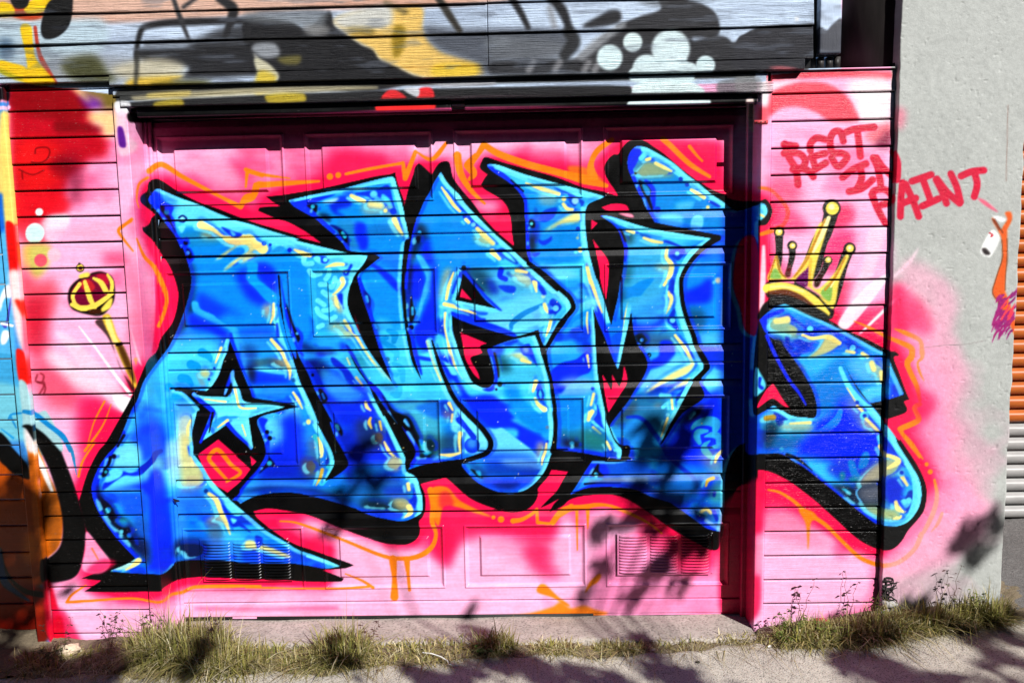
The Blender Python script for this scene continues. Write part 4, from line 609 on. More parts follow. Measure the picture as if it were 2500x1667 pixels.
F('p 160 420 280 430 300 560 260 600 200 520', (14,24,40), 5); O('p 228 480 22', (40,160,180), 2); F('p 300 640 460 690 480 850 560 900 600 1020 540 1100 500 1000 400 820', (10,20,34), 8, .9); T('p 375 740 400 790', (10,5), (40,170,190), 2); O('p 495 915 20', (40,170,200), 3); T('p 510 950 520 980', (10,4), (40,170,200), 2)
F('p 520 620 860 560 880 640 740 760 600 900 560 860 640 740', (60,186,240), 9, .7); F('p 880 560 920 640 860 760 760 820 560 1000 540 840 680 700', (10,142,230), 8); F('p 900 640 1200 620 1260 850 1050 840 960 760', (110,206,240), 9, .7); F('p 1080 660 1180 640 1260 700 1250 840 1180 800', (196,200,150), 8, .6); T('p 1130 650 1150 710', 12, YE, 3); T('p 1220 740 1230 830', 10, YE, 2.5)
F('p 980 870 1180 870 1130 920 1020 920', (16,140,220), 3); F('p 1030 920 1260 860 1270 990 1110 1030', CY, 5, .8)
F('p 560 900 880 840 900 950 860 1100 600 1130 560 1060', (14,130,225), 9); F('p 820 1000 1000 1000 1240 1300 1200 1568 700 1568 560 1350 600 1200 780 1120', RB, 14); F('p 900 960 1010 1000 1160 1280 1100 1320 900 1100', (150,170,200), 12, .6); F('p 1020 1200 1160 1220 1200 1310 1080 1310', (216,206,150), 10, .6)
T('p 830 700 900 860 1000 990 1120 1110 1250 1270 1400 1450', (10,13,14,18,22,26), CY, 1.5); T('p 895 890 970 1010', (3,7,3), YE, 1.5); T('p 990 1060 1040 1110', (6,7), YE, 2); O('p 993 1027 17', (12,60,190), 1.5); O('p 1058 1155 42', CY, 2); O('p 1062 1155 20', (12,60,190), 2); T('p 1075 1185 1190 1300', (7,7), YE, 2)
F('p 120 1120 250 1100 480 1180 560 1180 540 1240 380 1220 220 1230', CY, 4); F('p 190 1130 240 1130 330 1190 290 1200 280 1240 230 1250', (10,60,190), 2); T('p 120 1180 190 1170', 14, (200,160,40), 3); T('p 350 1230 540 1220', (5,8), YE, 2); F('p 260 1240 550 1240 540 1320 280 1300', (206,206,160), 8, .8); F('p 110 1220 240 1240 220 1420 110 1480', (20,50,70), 9, .9); F('p 240 1320 560 1300 500 1450 300 1500 160 1480', (20,120,180), 10, .8)
T('p 830 1110 790 1200 680 1290 580 1330', (12,20,18,14), (30,140,235), 2); T('p 580 1330 560 1400 500 1480 420 1520', (20,18,14,8), (30,140,235), 2)
F('p 440 1540 600 1300 1100 1320 1240 1400 1240 1568', RB, 12); O('p 267 1478 22', (60,170,200), 2)
F('q 880 480 1200 480 1240 700 900 690 700 560', (20,60,220), 9); F('q 905 490 960 490 1000 600 1040 650 970 670 920 590', (20,130,220), 3); F('q 1040 420 1090 400 1110 450 1080 540 1000 560', (20,130,220), 3); F('q 820 610 860 590 880 640 840 690', (20,130,170), 4); F('q 910 650 980 640 1000 690 930 690', (20,130,170), 4)
F('q 1060 600 1250 460 1380 480 1400 560 1250 680 1000 740', (200,186,120), 9, .8); F('q 720 720 1000 720 1240 700 1240 920 960 920 820 800', (16,26,50), 8, .9); F('q 1000 760 1240 720 1240 860 1060 880', (130,130,140), 10, .7); F('q 840 750 890 760 930 810 870 780', (60,190,230), 2); F('q 1040 930 1230 930 1400 960 1380 1060 1200 1040', (200,190,110), 9, .8)
F('q 1260 660 1420 660 1440 740 1380 900 1280 880', (12,50,215), 6); T('q 1260 440 1300 440 1390 490 1280 560', (9,10,13,6), YE, 2); T('q 1420 640 1470 720', (10,6), YE, 2.5); T('q 1360 880 1380 940 1440 980', (8,14,4), YE, 2.5); T('q 1340 1040 1400 1030 1410 1015', (4,8,4), YE, 2)
F('q 1480 780 1520 770 1530 830 1480 960 1440 1000 1460 940 1410 900 1400 860 1450 840', (12,60,190), 2); O('q 1440 880 28 1485 865 26', CY, 2); F('q 1400 870 1520 860 1460 940', CY, 2, .8); O('q 1412 605 34', (110,200,240), 2); O('q 1416 600 20', (12,60,190), 2); F('q 1240 250 1280 300 1340 370 1370 400 1340 420 1280 350', (12,60,200), 2)
T('q 1300 200 1400 380 1540 600 1570 780 1550 930 1480 1050 1360 1090 1250 1090', (16,22,24,24,24,24,16,10), CY, 1.5); T('q 1200 260 1220 340 1240 420', (12,12,8), CY, 3); T('q 1210 350 1250 420', 11, YE, 3)
T('q 270 430 500 580 700 730 900 890 1080 1020 1200 1090', (7,13,12,9,11,12), RB, 1); T('q 320 430 420 470 560 580', (9,8,3), (20,26,40), 2)
# black of the S
fill('p 120 430 140 480 210 640 330 850 430 980 520 1060 545 1120 500 1168 420 1160 340 1112 250 1100 190 1055 110 1105 0 1135 0 700 40 330 100 360', BK)
stroke('p 125 390 200 560 330 800 430 930 500 1050', (8,9,8,8,4), RB, .8)
fill('p 185 845! 215 890 285 1005 352 1092! 280 1055 200 995 150 1000 30 1080 110 920', HP); fill('p 870 668! 940 800 1000 890 1110 1036! 1040 960 960 850', BK, .6)
F('p 20 700 60 740 110 840 40 960 20 900', CY, 2); fill('p 20 700 60 740 118 870 40 960 0 960', CY, 1.5); stroke('p 60 800 50 860 80 890', 9, (14,60,220), 2)
# cyan tip on the trim
fill('D 150 1395 180 1395 205 1440 190 1480 150 1505', CY, 1.5); stroke('D 160 1470 180 1480', 6, YE, 2); stroke('D 150 1285 230 1300 310 1380 345 1450 320 1530 H 250 60 160 90', (8,9,9,11,10,12,9), OR, 1)

fill('G 1690 150 1800 110 1840 400 1810 770 1730 740 1700 600 1650 420', HP, 3)

for k_ in range(420):                                          # overspray specks
    x_, y_ = 330+1900*rs_.random(), 380+950*rs_.random()
    dots('o %f %f %f' % (x_, y_, .7+.9*rs_.random()), (235,240,235) if rs_.random() < .6 else (255,232,150), .7, bl, .8)

# fade-ins along the letters: pale on the upper right side of each stroke, royal blue on the other
Bm = ((SH[..., 2] > 80) & (SH[..., 2]-SH[..., 0] > 40) & (bl > .5)).astype(np.float32); Bm = (blur(Bm, 5) > .42).astype(np.float32)
keep = Bm*(SH[..., 0] < 140)*(SH[..., 2] > 60); d_ = int(11*PS)
lay(keep*blur(keep*(1-np.roll(Bm, d_, axis=1)), 3), 0, 0, (8, 50, 245), .5)
lay(keep*blur(keep*(1-np.roll(Bm, -int(d_*1.3), axis=0))*(np.roll(Bm, -d_, axis=1)), 4), 0, 0, (8, 70, 245), .35)
lay(keep*blur(keep*(1-np.roll(np.roll(Bm, -d_, axis=1), d_//2, axis=0)), 2.2), 0, 0, (128, 238, 255), .7)
nsl = 1-silh
def mist(s, col, r, a): fill(s, col, r*1.9, nsl, a)
def X(s, c, soft=1., al=1.): fill(s, c, soft, None, al)
def Z(s, w, c, soft=1., al=1.): stroke(s, w, c, soft, None, al)
# ---- sceptre -----------------------------------------------------------------------------
GO = (250, 226, 96); DG = (120, 72, 10); PU = (128, 8, 56)
X('E 650 690 720 680 820 1000 920 1130 900 1160 830 1010 740 800', (40, 22, 16), 2.5, .8)
X('E 700 650 750 640 800 780 830 830 900 990 935 1110 920 1140 850 1000 780 840 720 720', (228,190,60), 1.5); X('E 720 660 745 655 790 780 810 830 780 830 730 720', (252,238,140), 2)
X('E 800 850 840 850 900 990 925 1110 860 1000', (70, 34, 12), 4, .85); Z('E 800 845 830 838', 8, (30,18,10), 1)
X('E 465 540 475 460 530 400 600 370 640 350 700 345 765 380 785 450 780 540 745 600 690 645 610 640 500 605', (20,12,8), 1.5)
X('E 480 530 490 470 540 410 620 370 700 355 755 390 770 460 740 520 640 580 520 590', PU, 1)
X('E 560 410 610 400 650 450 620 480 560 460', (200,40,50), 3); X('E 660 370 730 365 740 430 700 420', (190,20,60), 3)
Z('E 545 430 500 500 510 560 545 590', (10,9,9,10), GO, 1); Z('E 580 415 600 480 620 540 650 590', (9,13,13,9), GO, 1); Z('E 640 390 690 420 725 480', (6,13,13), GO, 1); Z('E 735 365 765 420 760 480 745 490', (6,9,9,9), GO, 1)
Z('E 490 570 560 595 640 580 720 530 770 490', (9,14,13,12,9), GO, 1); X('E 690 600 750 530 770 530 755 590 700 620', GO, 2); X('E 600 610 680 600 690 630 620 635', (70,30,8), 2)
X('E 540 385 545 365 600 350 615 365 600 385 570 395', GO, 1.5); Z('E 545 395 610 385', 3, (30,18,8), 1); dots('E 548 320 29', (40,30,16), 1); dots('E 548 318 23', GO, 1); dots('E 550 322 14', (110,10,50), 1); dots('E 542 292 9', (70,60,50), 1)
# ---- rays on the right boards ---------------------------------------------------------------
X('H 215 0 1040 0 1040 60 830 300 760 420 640 620 H 880 720 1040 760 1040 620', (255,150,190), 40, .0)
mist('H 640 90 780 60 800 130 700 330 600 350 560 250', (250,40,110), 9, .8); mist('D 700 1400 790 1420 800 1500 720 1560 H 640 60 600 0', (236,30,90), 7, .8)
mist('H 660 420 780 400 740 520 700 620 640 560', (236,40,90), 10, .8); mist('H 800 650 1040 540 1040 760 860 740', (240,40,100), 10, .7); mist('H 800 230 1040 120 1040 380 900 420', LP, 9, .7)
X('H 690 700 760 560 860 300 900 60 1040 0 1010 100 940 330 840 560 760 730', (255,214,232), 6, .75); X('H 690 700 780 560 900 430 1040 360 940 520 760 730', (255,236,244), 3, .9); X('H 1060 380 1160 280 1240 180 1200 270 1100 370', (255,226,238), 4, .8)
X('H 830 770 1040 560 1200 430 1100 530 1050 580 870 750', (255,244,248), 1.5); mist('H 1060 440 1180 470 1240 620 1200 740 1060 740', HP, 9, .85)
X('H 170 170 190 170 195 400 180 610 150 620', (255,236,244), 2.5, .9); Z('D 150 1000 150 1300', 8, (250,220,236), 5, .5)
mist('D 215 490 1045 490 1045 545 700 530 250 560 215 650', (232,72,92), 3, .95); mist('D 760 560 1045 552 1045 830 840 830 800 700', (252,240,240), 9, .9); mist('D 215 560 440 560 340 600 215 640', (248,232,238), 6, .8)
mist('D 215 650 360 580 500 562 620 578 740 650 810 760 820 830 640 830 540 770 420 730 300 740 215 790', (232,76,96), 3, .95); mist('D 150 740 210 720 210 820 150 845', (240,84,100), 4, .9)
mist('D 880 910 1045 840 1045 960 920 980', (240,110,120), 6, .8); mist('D 950 970 1045 890 1045 1010 960 1010', (126,26,64), 6, .8); mist('D 215 1040 420 1060 420 1180 260 1190', (232,90,140), 10, .5); mist('D 215 1210 420 1240 420 1370 230 1370', (236,60,110), 12, .7)
mist('D 150 545 212 540 212 720 150 700', (252,246,248), 4, .9); mist('D 1075 740 1150 760 1130 880 1080 860', (250,120,150), 6, .6)
mist('D 215 1390 330 1390 480 1560 215 1560', (240,40,100), 10, .7)
for s_ in ('D 325 985 350 1070 400 1160 415 1265', 'D 320 1050 420 1050 465 1100 440 1150 380 1160', 'D 410 1150 480 1165 520 1210', 'D 320 990 400 1000', 'D 600 955 540 945 500 985 500 1030', 'D 505 1075 600 1050', 'D 510 1070 535 1150', 'D 530 1160 605 1115',
           'D 725 965 705 905 660 905 635 960 650 1040 720 1050 750 1080 690 1140 645 1080', 'D 745 905 800 885 935 870', 'D 820 890 832 980 842 1070', 'D 720 1215 790 1160 880 1120', 'D 840 1140 850 1220 820 1290', 'D 765 1310 850 1290 925 1230', 'D 930 1080 960 1150 980 1260', 'D 950 1080 1000 1150 1090 1230', 'D 1065 1040 1095 1110 1095 1210',
           'D 930 1360 930 1310 1000 1295 1050 1330 1050 1380 990 1400', 'D 920 1330 960 1430 1015 1530', 'D 1130 1250 1120 1350 1115 1480', 'D 1150 1260 1200 1370 1240 1480', 'D 1130 1390 1220 1355', 'D 1195 1240 1325 1195', 'D 1270 1230 1310 1340 1320 1370', 'D 1265 1410 1375 1360', 'D 1360 1230 1400 1310 1430 1390', 'D 1365 1225 1440 1320 1520 1390', 'D 1460 1190 1500 1280 1525 1380', 'D 1530 1205 1600 1175 1685 1165', 'D 1620 1180 1640 1260 1620 1345'):
    Z(s_, 17, (216, 14, 66), 1.8)
X('D 1640 1355 1700 1375 1785 1452 1700 1410', (236,100,130), 2, .9)
# ---- crown -------------------------------------------------------------------------------------
mist('H 200 380 260 240 620 240 700 400 600 480 300 430', (170,20,70), 5, .0)
CB = (24, 22, 14)
for s_, w_ in (('H 285 75 285 230 265 320', (22, 16, 22)), ('D 650 1425 610 1568 H 560 150 500 330 430 420', (36, 32, 40, 46, 30)), ('H 770 185 740 250 690 400 640 560', (26, 24, 30, 30)), ('H 372 170 375 240 345 360', (18, 14, 10)), ('H 618 268 590 340 550 400', (18, 14, 10))):
    Z(s_, w_, CB, 1.5)
dots('D 645 1425 62 H 287 75 36 375 168 34 768 188 42 618 270 32', CB, 1.5)
X('H 205 400 240 300 270 230 310 360 370 390 470 240 560 20 620 20 545 280 515 440 560 460 660 360 740 230 765 240 700 400 660 580 560 500 430 420 300 400', GO, 1)
X('H 220 385 260 320 300 390', (140,190,90), 1.5); X('H 400 400 480 320 490 300 480 440 430 440', (120,20,110), 1.5); X('H 570 490 640 420 650 480 630 550', (140,190,90), 1.5); X('H 530 400 600 330 560 440 530 450', (60,24,10), 2); X('H 325 370 350 300 370 300 360 380', (100,20,20), 2)
Z('H 270 240 290 340 330 385', (4,6,4), (180,130,30), 1); Z('H 500 260 495 440', (8,14,6), (240,196,70), 1.2); Z('D 625 1490 H 580 90 520 210', (10,12,6), (255,246,180), 2); Z('H 700 330 640 450', (6,4), (255,246,180), 1.5)
Z('H 262 250 235 330 215 390', (4,5,4), (196,140,24), 1.2); Z('D 600 1500 H 540 120 470 270 390 380', (5,6,8,5), (206,150,30), 1.5); Z('H 735 250 670 380 600 470', (5,7,5), (206,150,30), 1.5); dots('D 650 1425 44', (250,226,90), 1); dots('D 645 1415 20', (255,246,190), 3); dots('H 285 75 24 378 168 20 770 186 26 622 265 20', (250,226,110), 1); dots('H 288 70 9 380 164 8 768 182 10 624 262 8', (255,250,220), 1.5)
X('H 200 420 330 420 450 450 560 510 650 590 650 660 600 660 560 600 400 540 280 510 205 520', CB, 1.5); X('H 250 520 400 530 560 600 650 640 660 560 640 660 560 670 400 600 300 545', (30,28,24), 1.5)
Z('H 205 460 320 445 440 485 540 555 620 640', (22,18,18,20,14), GO, 1); Z('H 215 490 330 485 430 520 520 580', (8,14,12,6), (110,50,8), 3); Z('H 230 450 330 448 450 480', (6,5), (255,240,150), 2); X('H 560 510 660 580 650 600 600 560', GO, 1.5)
X('p 130 60 330 60 480 130 700 215 740 160 770 160 740 215 690 230 500 160 330 80 240 100 140 150 50 230 40 190', (14,14,14), 1.5)
X('H 210 540 250 510 350 520 560 600 640 665 560 640 380 570 330 560 240 580', (22,22,22), 2)
mist('q 60 600 300 690 520 830 720 990 930 1190 1040 1300 900 1330 700 1180 500 1080 300 980 80 980', HP, 7, .95)
mist('q 100 950 400 1000 480 1180 300 1300 90 1180', (252,150,190), 12, .7); mist('q 80 1200 700 1200 820 1420 760 1568 60 1568', LP, 9, .8); mist('q 760 1280 940 1240 900 1400 780 1400', HP, 9, .5)
mist('L 170 480 420 470 560 620 620 660 500 690 300 640 180 600', (255,120,160), 9, .5)
# ---- orange tubes at right ------------------------------------------------------------------------
Z('p 960 250 1100 310 1290 410', (2,8,9), OR, 1); Z('p 1310 415 1420 460 1510 510 1510 590 1470 650 1500 740 1560 870 1590 1010', (9,12,14,16,13,13,11,7), OR, 1); Z('p 1350 325 1480 375 1590 435 1610 530 1610 600 1570 650 1590 740 1630 820', (3,12,11,10,13,5,7,2), OR, 1)
Z('p 1590 1045 1540 1080 1580 1180 1540 1220 1400 1280! 1450 1370 1590 1550', (11,12,14,14,7,7,6), OR, 1); Z('q 1400 200 1500 310 1620 470', (6,10,3), OR, 1); dots('q 1655 520 20 1690 592 24', OR, 1.2)
Z('q 1730 670 1755 820 1720 980 1630 1165', (6,11,12,10), OR, 1); Z('q 1803 990 1760 1090 1700 1165', (8,9,2), OR, 1); Z('q 1605 1190 1540 1330 1400 1450 1250 1490 1120 1460 1000 1400 850 1260 700 1110 600 1040 480 960 380 870 250 790 140 765', (13,11,11,11,11,10,9,9,10,9,9,7,5), OR, 1)
X('q 430 950 560 970 620 1050 560 1060 540 1120 520 1340 500 1100', OR, 1.5)
mist('q 20 580 100 590 90 1150 20 1200', HP, 6, .9); X('o 1766 1240 1800 1200 1856 1170 1855 1330 1850 1500 1760 1500', (236,24,84), 9, .9); mist('q 20 1200 75 1200 70 1568 10 1568', (255,170,205), 5, .9)
# pillar mist and marks
mist('H 1120 300 1280 300 1500 500 1480 760 1560 1060 1400 1300 1240 1000 1160 600', (255,176,206), 12, .55); mist('L 1180 400 1400 260 1640 420 1560 640 1300 820 1000 880 940 800', (255,172,206), 12, .7); mist('H 1200 520 1300 600 1330 760 1200 740', HP, 10, .5)
mist('p 1500 900 1740 980 1680 1150 1560 1180', HP, 10, .7)
# hand with the spray can
X('H 1740 60 1795 120 1735 240 1700 240 1660 205', (248,248,246), 1.2); X('H 1672 190 1700 185 1730 220 1715 232 1685 222', (60,52,52), 1.5); Z('H 1725 80 1745 95 1735 105', 4, (206,40,60), 1)
X('D 1830 1455 1870 1450 1878 1500 1850 1560 H 1845 60 1845 250 1835 360 1830 470 1842 505 1905 700 1905 800 1860 700 1790 570 1745 495 1765 400 1785 340 1812 250 1808 130 1780 60 1750 10 D 1740 1490 1760 1500 1800 1568 H 1820 30 D 1845 1500', (232,104,36), 1)
X('D 1745 1480 1800 1480 1840 1500 1800 1520', (240,240,240), 1.5); Z('D 1745 1500 H 1790 60', 3, (110,40,10), 1); Z('D 1760 1500 H 1815 80', 3, (120,50,14), 1); Z('H 1808 130 1812 250 1785 340 1760 420 1745 490 1790 560', 3, (120,60,20), 1, .8); Z('H 1845 120 1845 260 1835 360 1832 470', 3, (120,60,20), 1, .7)
rg_ = np.random.default_rng(8)
for k_ in range(56):
    x_ = 1790+rg_.random()*110; y_ = 500+rg_.random()*250; l_ = 40+rg_.random()*70; d_ = 1 if (x_ > 1840 and y_ < 600) else -1
    if d_ > 0: Z('H %f %f %f %f %f %f' % (x_, y_, x_+l_*.4, y_-l_*.35, x_+l_*.75, y_-l_*.9), (5, 5, 1), (150, 36, 120), 1)
    else: Z('H %f %f %f %f %f %f' % (x_, y_, x_-l_*.35, y_+l_*.35, x_-l_*.6, y_+l_), (5, 5, 1), (150+20*rg_.random(), 30, 120), 1)
for k_ in range(14):
    x_ = 1800+rg_.random()*80; y_ = 560+rg_.random()*120; Z('H %f %f %f %f' % (x_, y_, x_+30, y_-50), (4, 2), (236, 70, 90), 1)
Z('H 1250 868 1400 850 1560 840 1700 815', 1.2, (150,140,140), .8); Z('D 1850 720 1845 950 1838 1240', 2.4, (150,120,110), 1, .6)
# ---- neighbour's mural at left ------------------------------------------------------------------------
X('A 0 700 60 700 40 1000 70 1568 E 220 1568 I 240 400 300 900 I 330 1300 o -160 1700 o -160 200', (70,150,225), 1)
X('o -160 560 E 40 0 E 70 450 E 110 900 E 130 1150 o -160 940', (92,186,236), 4); X('E -300 900 130 930 140 1130 -300 1130', (70,170,220), 3); X('o -160 940 E 130 1130 160 1400 200 1500 o -160 1050', (120,200,220), 8)
X('A 0 1100 30 1100 40 1568 -300 1568 -300 1100', (20,110,220), 6); X('A 0 780 60 780 45 1000 60 1300 -20 1300', (246,214,120), 6)
X('E 0 520 40 440 70 440 75 520 30 530 0 620', (240,246,255), 2); Z('E 75 530 60 620 40 720 15 700', (4,6,6), (80,80,200), 1.5); Z('E 10 700 85 715', 6, (250,250,255), 1); X('E 5 800 20 750 55 750 65 780 40 835 10 840', (250,250,255), 1.5)
Z('E 60 1350 80 1320 150 1310', (6,5), (40,150,210), 1); Z('E 70 1330 110 1410', (6,4), (40,150,210), 1); Z('E 10 1420 90 1480', (3,6), (40,160,220), 2)
X('A 20 780 45 760 70 1100 90 1300 100 1568 40 1568 10 1150', (250,222,120), 4); X('E 40 10 100 30 125 160 120 350 100 560 110 700 60 300', (230,20,16), 3); X('E 60 350 130 350 150 700 150 880 100 700', (250,226,226), 6); X('E 100 540 160 560 190 700 160 660', (230,50,30), 5); X('E 110 880 165 900 200 1100 130 1090', (232,30,20), 3)
X('E 130 1090 180 1110 240 1300 320 1300 430 1568 190 1568 150 1300', (170,210,216), 3); Z('E 165 1300 240 1320 330 1390 430 1470 480 1568', (10,13,12,14,9), (20,140,205), 1.2); Z('I 440 0 470 60 500 210', (9,8,2), (40,140,190), 1)
X('o -160 1110 I 0 100 170 160 240 400 290 800 290 920 I -100 1000 o -160 1500', (186,84,10), 6)
X('I 0 20 60 60 170 180 185 230 100 190 0 120', BK, 1.5); X('E 0 1440 80 1530 I 0 10', BK, 3); X('o -160 1000 E 0 1450 70 1530 I 180 150 190 240 60 180 0 95 o -160 1080', BK, 2)
X('I 175 0 240 20 330 240 370 330 400 420 410 520 390 660 310 750 255 770 230 400', (226,120,24), 2); X('I 180 0 200 0 260 700 250 760 215 500', (214,110,20), 3); X('I 280 250 350 270 400 440 390 640 340 700 300 400', (150,84,24), 8, .7)
X('o -160 1440 I 0 960 290 960 300 1300 o -160 1700', (120,26,10), 6)
X('I 0 500 150 600 220 560 240 800 200 860 100 900 0 900', (170,70,10), 12, .7); X('I 160 600 220 580 250 680 220 780 150 760', (240,130,20), 12); X('I 0 250 190 260 190 380 0 400', (196,90,8), 9, .7); X('I 0 920 280 960 290 1180 0 1250', (150,30,12), 14, .9); X('I 0 1060 280 1060 290 1120 0 1120', (190,60,16), 9, .7)
Z('I 10 700 20 800 80 900 170 970 280 990', (4,9,7,12,14), BK, 2); X('I 0 680 20 760 40 860 80 930 200 1035 100 990 0 900', (10,76,120), 3)
X('I 195 0 230 30 300 170 350 320 330 320 260 170', (246,246,246), 2); X('E 170 1420 215 1440 240 1568 190 1568', (236,226,226), 4)
X('E 150 1400 200 1390 300 1450 410 1568 I 400 60 470 240 520 400 560 560 550 700 520 830 460 890 330 912 270 900 265 770 320 750 390 680 410 560 390 400 330 200 250 30 E 230 1500 180 1420', BK, 1)
X('I 280 915 330 910 420 1290 320 1290', (224,14,56), 4); X('I 330 1100 420 1100 560 1380 420 1390 330 1290', (224,24,80), 9, .8); X('I 320 1180 400 1130 420 1300 330 1280', (216,6,50), 6)
X('I 565 580 650 680 722 780 660 850 540 830 555 700', LP, 3, .8); X('I 660 760 760 780 660 850 560 840', HP, 6, .7); Z('I 600 690 640 760', (4,7,3), (250,120,60), 2)
X('o -160 430 A 0 600 60 590 60 690 0 690 o -160 700', (20,12,20), 3); Z('A 0 740 60 735', 9, (240,200,226), 2)
# ---- upper wall -----------------------------------------------------------------------------------------
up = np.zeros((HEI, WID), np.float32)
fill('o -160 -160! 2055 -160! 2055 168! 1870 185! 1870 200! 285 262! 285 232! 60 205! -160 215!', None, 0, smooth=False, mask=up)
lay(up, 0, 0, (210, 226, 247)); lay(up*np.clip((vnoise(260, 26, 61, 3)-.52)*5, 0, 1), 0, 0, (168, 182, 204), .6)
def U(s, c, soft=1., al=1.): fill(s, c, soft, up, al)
def V(s, w, c, soft=1., al=1.): stroke(s, w, c, soft, up, al)
DK = (34, 34, 38); GR = (86, 88, 94)
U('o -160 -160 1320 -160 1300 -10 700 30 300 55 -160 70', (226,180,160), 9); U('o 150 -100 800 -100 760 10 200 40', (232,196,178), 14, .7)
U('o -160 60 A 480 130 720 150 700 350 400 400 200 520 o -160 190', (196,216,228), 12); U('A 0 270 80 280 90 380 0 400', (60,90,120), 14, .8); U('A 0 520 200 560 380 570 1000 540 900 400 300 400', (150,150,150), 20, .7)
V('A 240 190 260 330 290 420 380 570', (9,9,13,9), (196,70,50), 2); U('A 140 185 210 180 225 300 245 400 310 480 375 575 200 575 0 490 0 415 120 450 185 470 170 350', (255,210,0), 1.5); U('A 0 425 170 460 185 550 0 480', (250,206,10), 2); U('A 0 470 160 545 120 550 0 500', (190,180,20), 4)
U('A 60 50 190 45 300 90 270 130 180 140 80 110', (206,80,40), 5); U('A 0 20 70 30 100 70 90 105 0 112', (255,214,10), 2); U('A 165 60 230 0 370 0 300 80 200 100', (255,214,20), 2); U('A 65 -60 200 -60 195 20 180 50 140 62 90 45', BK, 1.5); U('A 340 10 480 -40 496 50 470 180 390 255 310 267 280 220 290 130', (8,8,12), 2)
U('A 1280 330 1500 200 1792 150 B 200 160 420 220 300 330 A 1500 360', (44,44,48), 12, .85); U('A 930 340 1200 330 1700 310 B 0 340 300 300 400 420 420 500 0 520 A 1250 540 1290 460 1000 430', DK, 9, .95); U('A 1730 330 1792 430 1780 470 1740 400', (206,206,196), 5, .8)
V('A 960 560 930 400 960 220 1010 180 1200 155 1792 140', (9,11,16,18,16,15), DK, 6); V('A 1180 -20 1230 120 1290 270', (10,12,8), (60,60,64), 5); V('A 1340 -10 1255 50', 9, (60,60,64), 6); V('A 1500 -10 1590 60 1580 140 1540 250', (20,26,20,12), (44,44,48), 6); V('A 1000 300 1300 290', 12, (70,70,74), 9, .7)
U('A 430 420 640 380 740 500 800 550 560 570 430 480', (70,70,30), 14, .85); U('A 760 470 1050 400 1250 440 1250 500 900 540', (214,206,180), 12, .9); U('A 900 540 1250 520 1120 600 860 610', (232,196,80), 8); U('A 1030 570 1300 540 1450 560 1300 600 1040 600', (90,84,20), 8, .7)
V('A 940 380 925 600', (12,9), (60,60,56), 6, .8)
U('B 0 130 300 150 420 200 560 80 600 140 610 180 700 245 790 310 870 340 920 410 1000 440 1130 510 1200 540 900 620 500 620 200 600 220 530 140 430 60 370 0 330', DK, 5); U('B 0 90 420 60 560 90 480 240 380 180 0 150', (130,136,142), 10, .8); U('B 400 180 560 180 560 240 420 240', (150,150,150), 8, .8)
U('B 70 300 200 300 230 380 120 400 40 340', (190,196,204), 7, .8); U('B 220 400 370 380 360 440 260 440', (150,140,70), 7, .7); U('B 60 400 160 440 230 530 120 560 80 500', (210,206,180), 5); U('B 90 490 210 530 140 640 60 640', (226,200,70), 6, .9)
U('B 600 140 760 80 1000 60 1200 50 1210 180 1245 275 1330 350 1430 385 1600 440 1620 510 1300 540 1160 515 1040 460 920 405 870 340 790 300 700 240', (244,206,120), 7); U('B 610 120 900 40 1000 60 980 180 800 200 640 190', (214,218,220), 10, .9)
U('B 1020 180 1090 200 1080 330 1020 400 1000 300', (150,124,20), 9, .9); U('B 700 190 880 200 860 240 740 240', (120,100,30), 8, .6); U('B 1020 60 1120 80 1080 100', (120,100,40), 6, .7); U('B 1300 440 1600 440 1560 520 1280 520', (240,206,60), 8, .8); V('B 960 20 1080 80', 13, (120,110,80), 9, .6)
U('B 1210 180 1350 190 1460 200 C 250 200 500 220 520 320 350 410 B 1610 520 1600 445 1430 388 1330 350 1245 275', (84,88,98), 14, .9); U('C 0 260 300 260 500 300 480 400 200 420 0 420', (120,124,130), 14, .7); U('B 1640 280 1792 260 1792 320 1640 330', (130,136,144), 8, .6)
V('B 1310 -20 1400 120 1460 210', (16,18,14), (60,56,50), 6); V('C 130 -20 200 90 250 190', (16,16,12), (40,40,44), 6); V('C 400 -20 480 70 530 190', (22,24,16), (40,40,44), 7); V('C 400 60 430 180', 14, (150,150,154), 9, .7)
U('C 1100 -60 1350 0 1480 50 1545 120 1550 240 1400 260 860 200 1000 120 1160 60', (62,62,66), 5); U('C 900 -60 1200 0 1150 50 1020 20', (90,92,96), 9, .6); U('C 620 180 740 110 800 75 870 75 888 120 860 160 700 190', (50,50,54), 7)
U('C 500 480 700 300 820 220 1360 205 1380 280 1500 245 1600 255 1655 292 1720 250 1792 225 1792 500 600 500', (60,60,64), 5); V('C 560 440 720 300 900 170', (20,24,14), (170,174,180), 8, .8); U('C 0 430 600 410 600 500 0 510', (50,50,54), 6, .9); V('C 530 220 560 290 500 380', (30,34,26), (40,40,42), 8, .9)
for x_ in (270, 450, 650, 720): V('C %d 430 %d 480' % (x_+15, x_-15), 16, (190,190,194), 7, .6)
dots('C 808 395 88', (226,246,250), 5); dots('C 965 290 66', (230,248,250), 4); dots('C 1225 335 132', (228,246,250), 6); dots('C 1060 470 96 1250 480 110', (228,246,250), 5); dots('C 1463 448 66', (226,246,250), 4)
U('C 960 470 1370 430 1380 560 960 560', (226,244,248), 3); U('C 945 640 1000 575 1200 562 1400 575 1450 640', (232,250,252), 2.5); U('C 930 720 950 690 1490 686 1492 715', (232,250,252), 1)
U('D 0 275 60 230 150 190 300 172 420 172 545 182 545 420 480 420 480 480 0 480', (62,62,68), 2.5); U('D 540 190 580 190 615 208 650 170 720 135 720 370 540 370', (74,76,86), 1.5); dots('D 408 132 12', (255,255,255), 6)
U('D 215 465 300 455 420 475 300 482', (240,130,140), 4, .8)
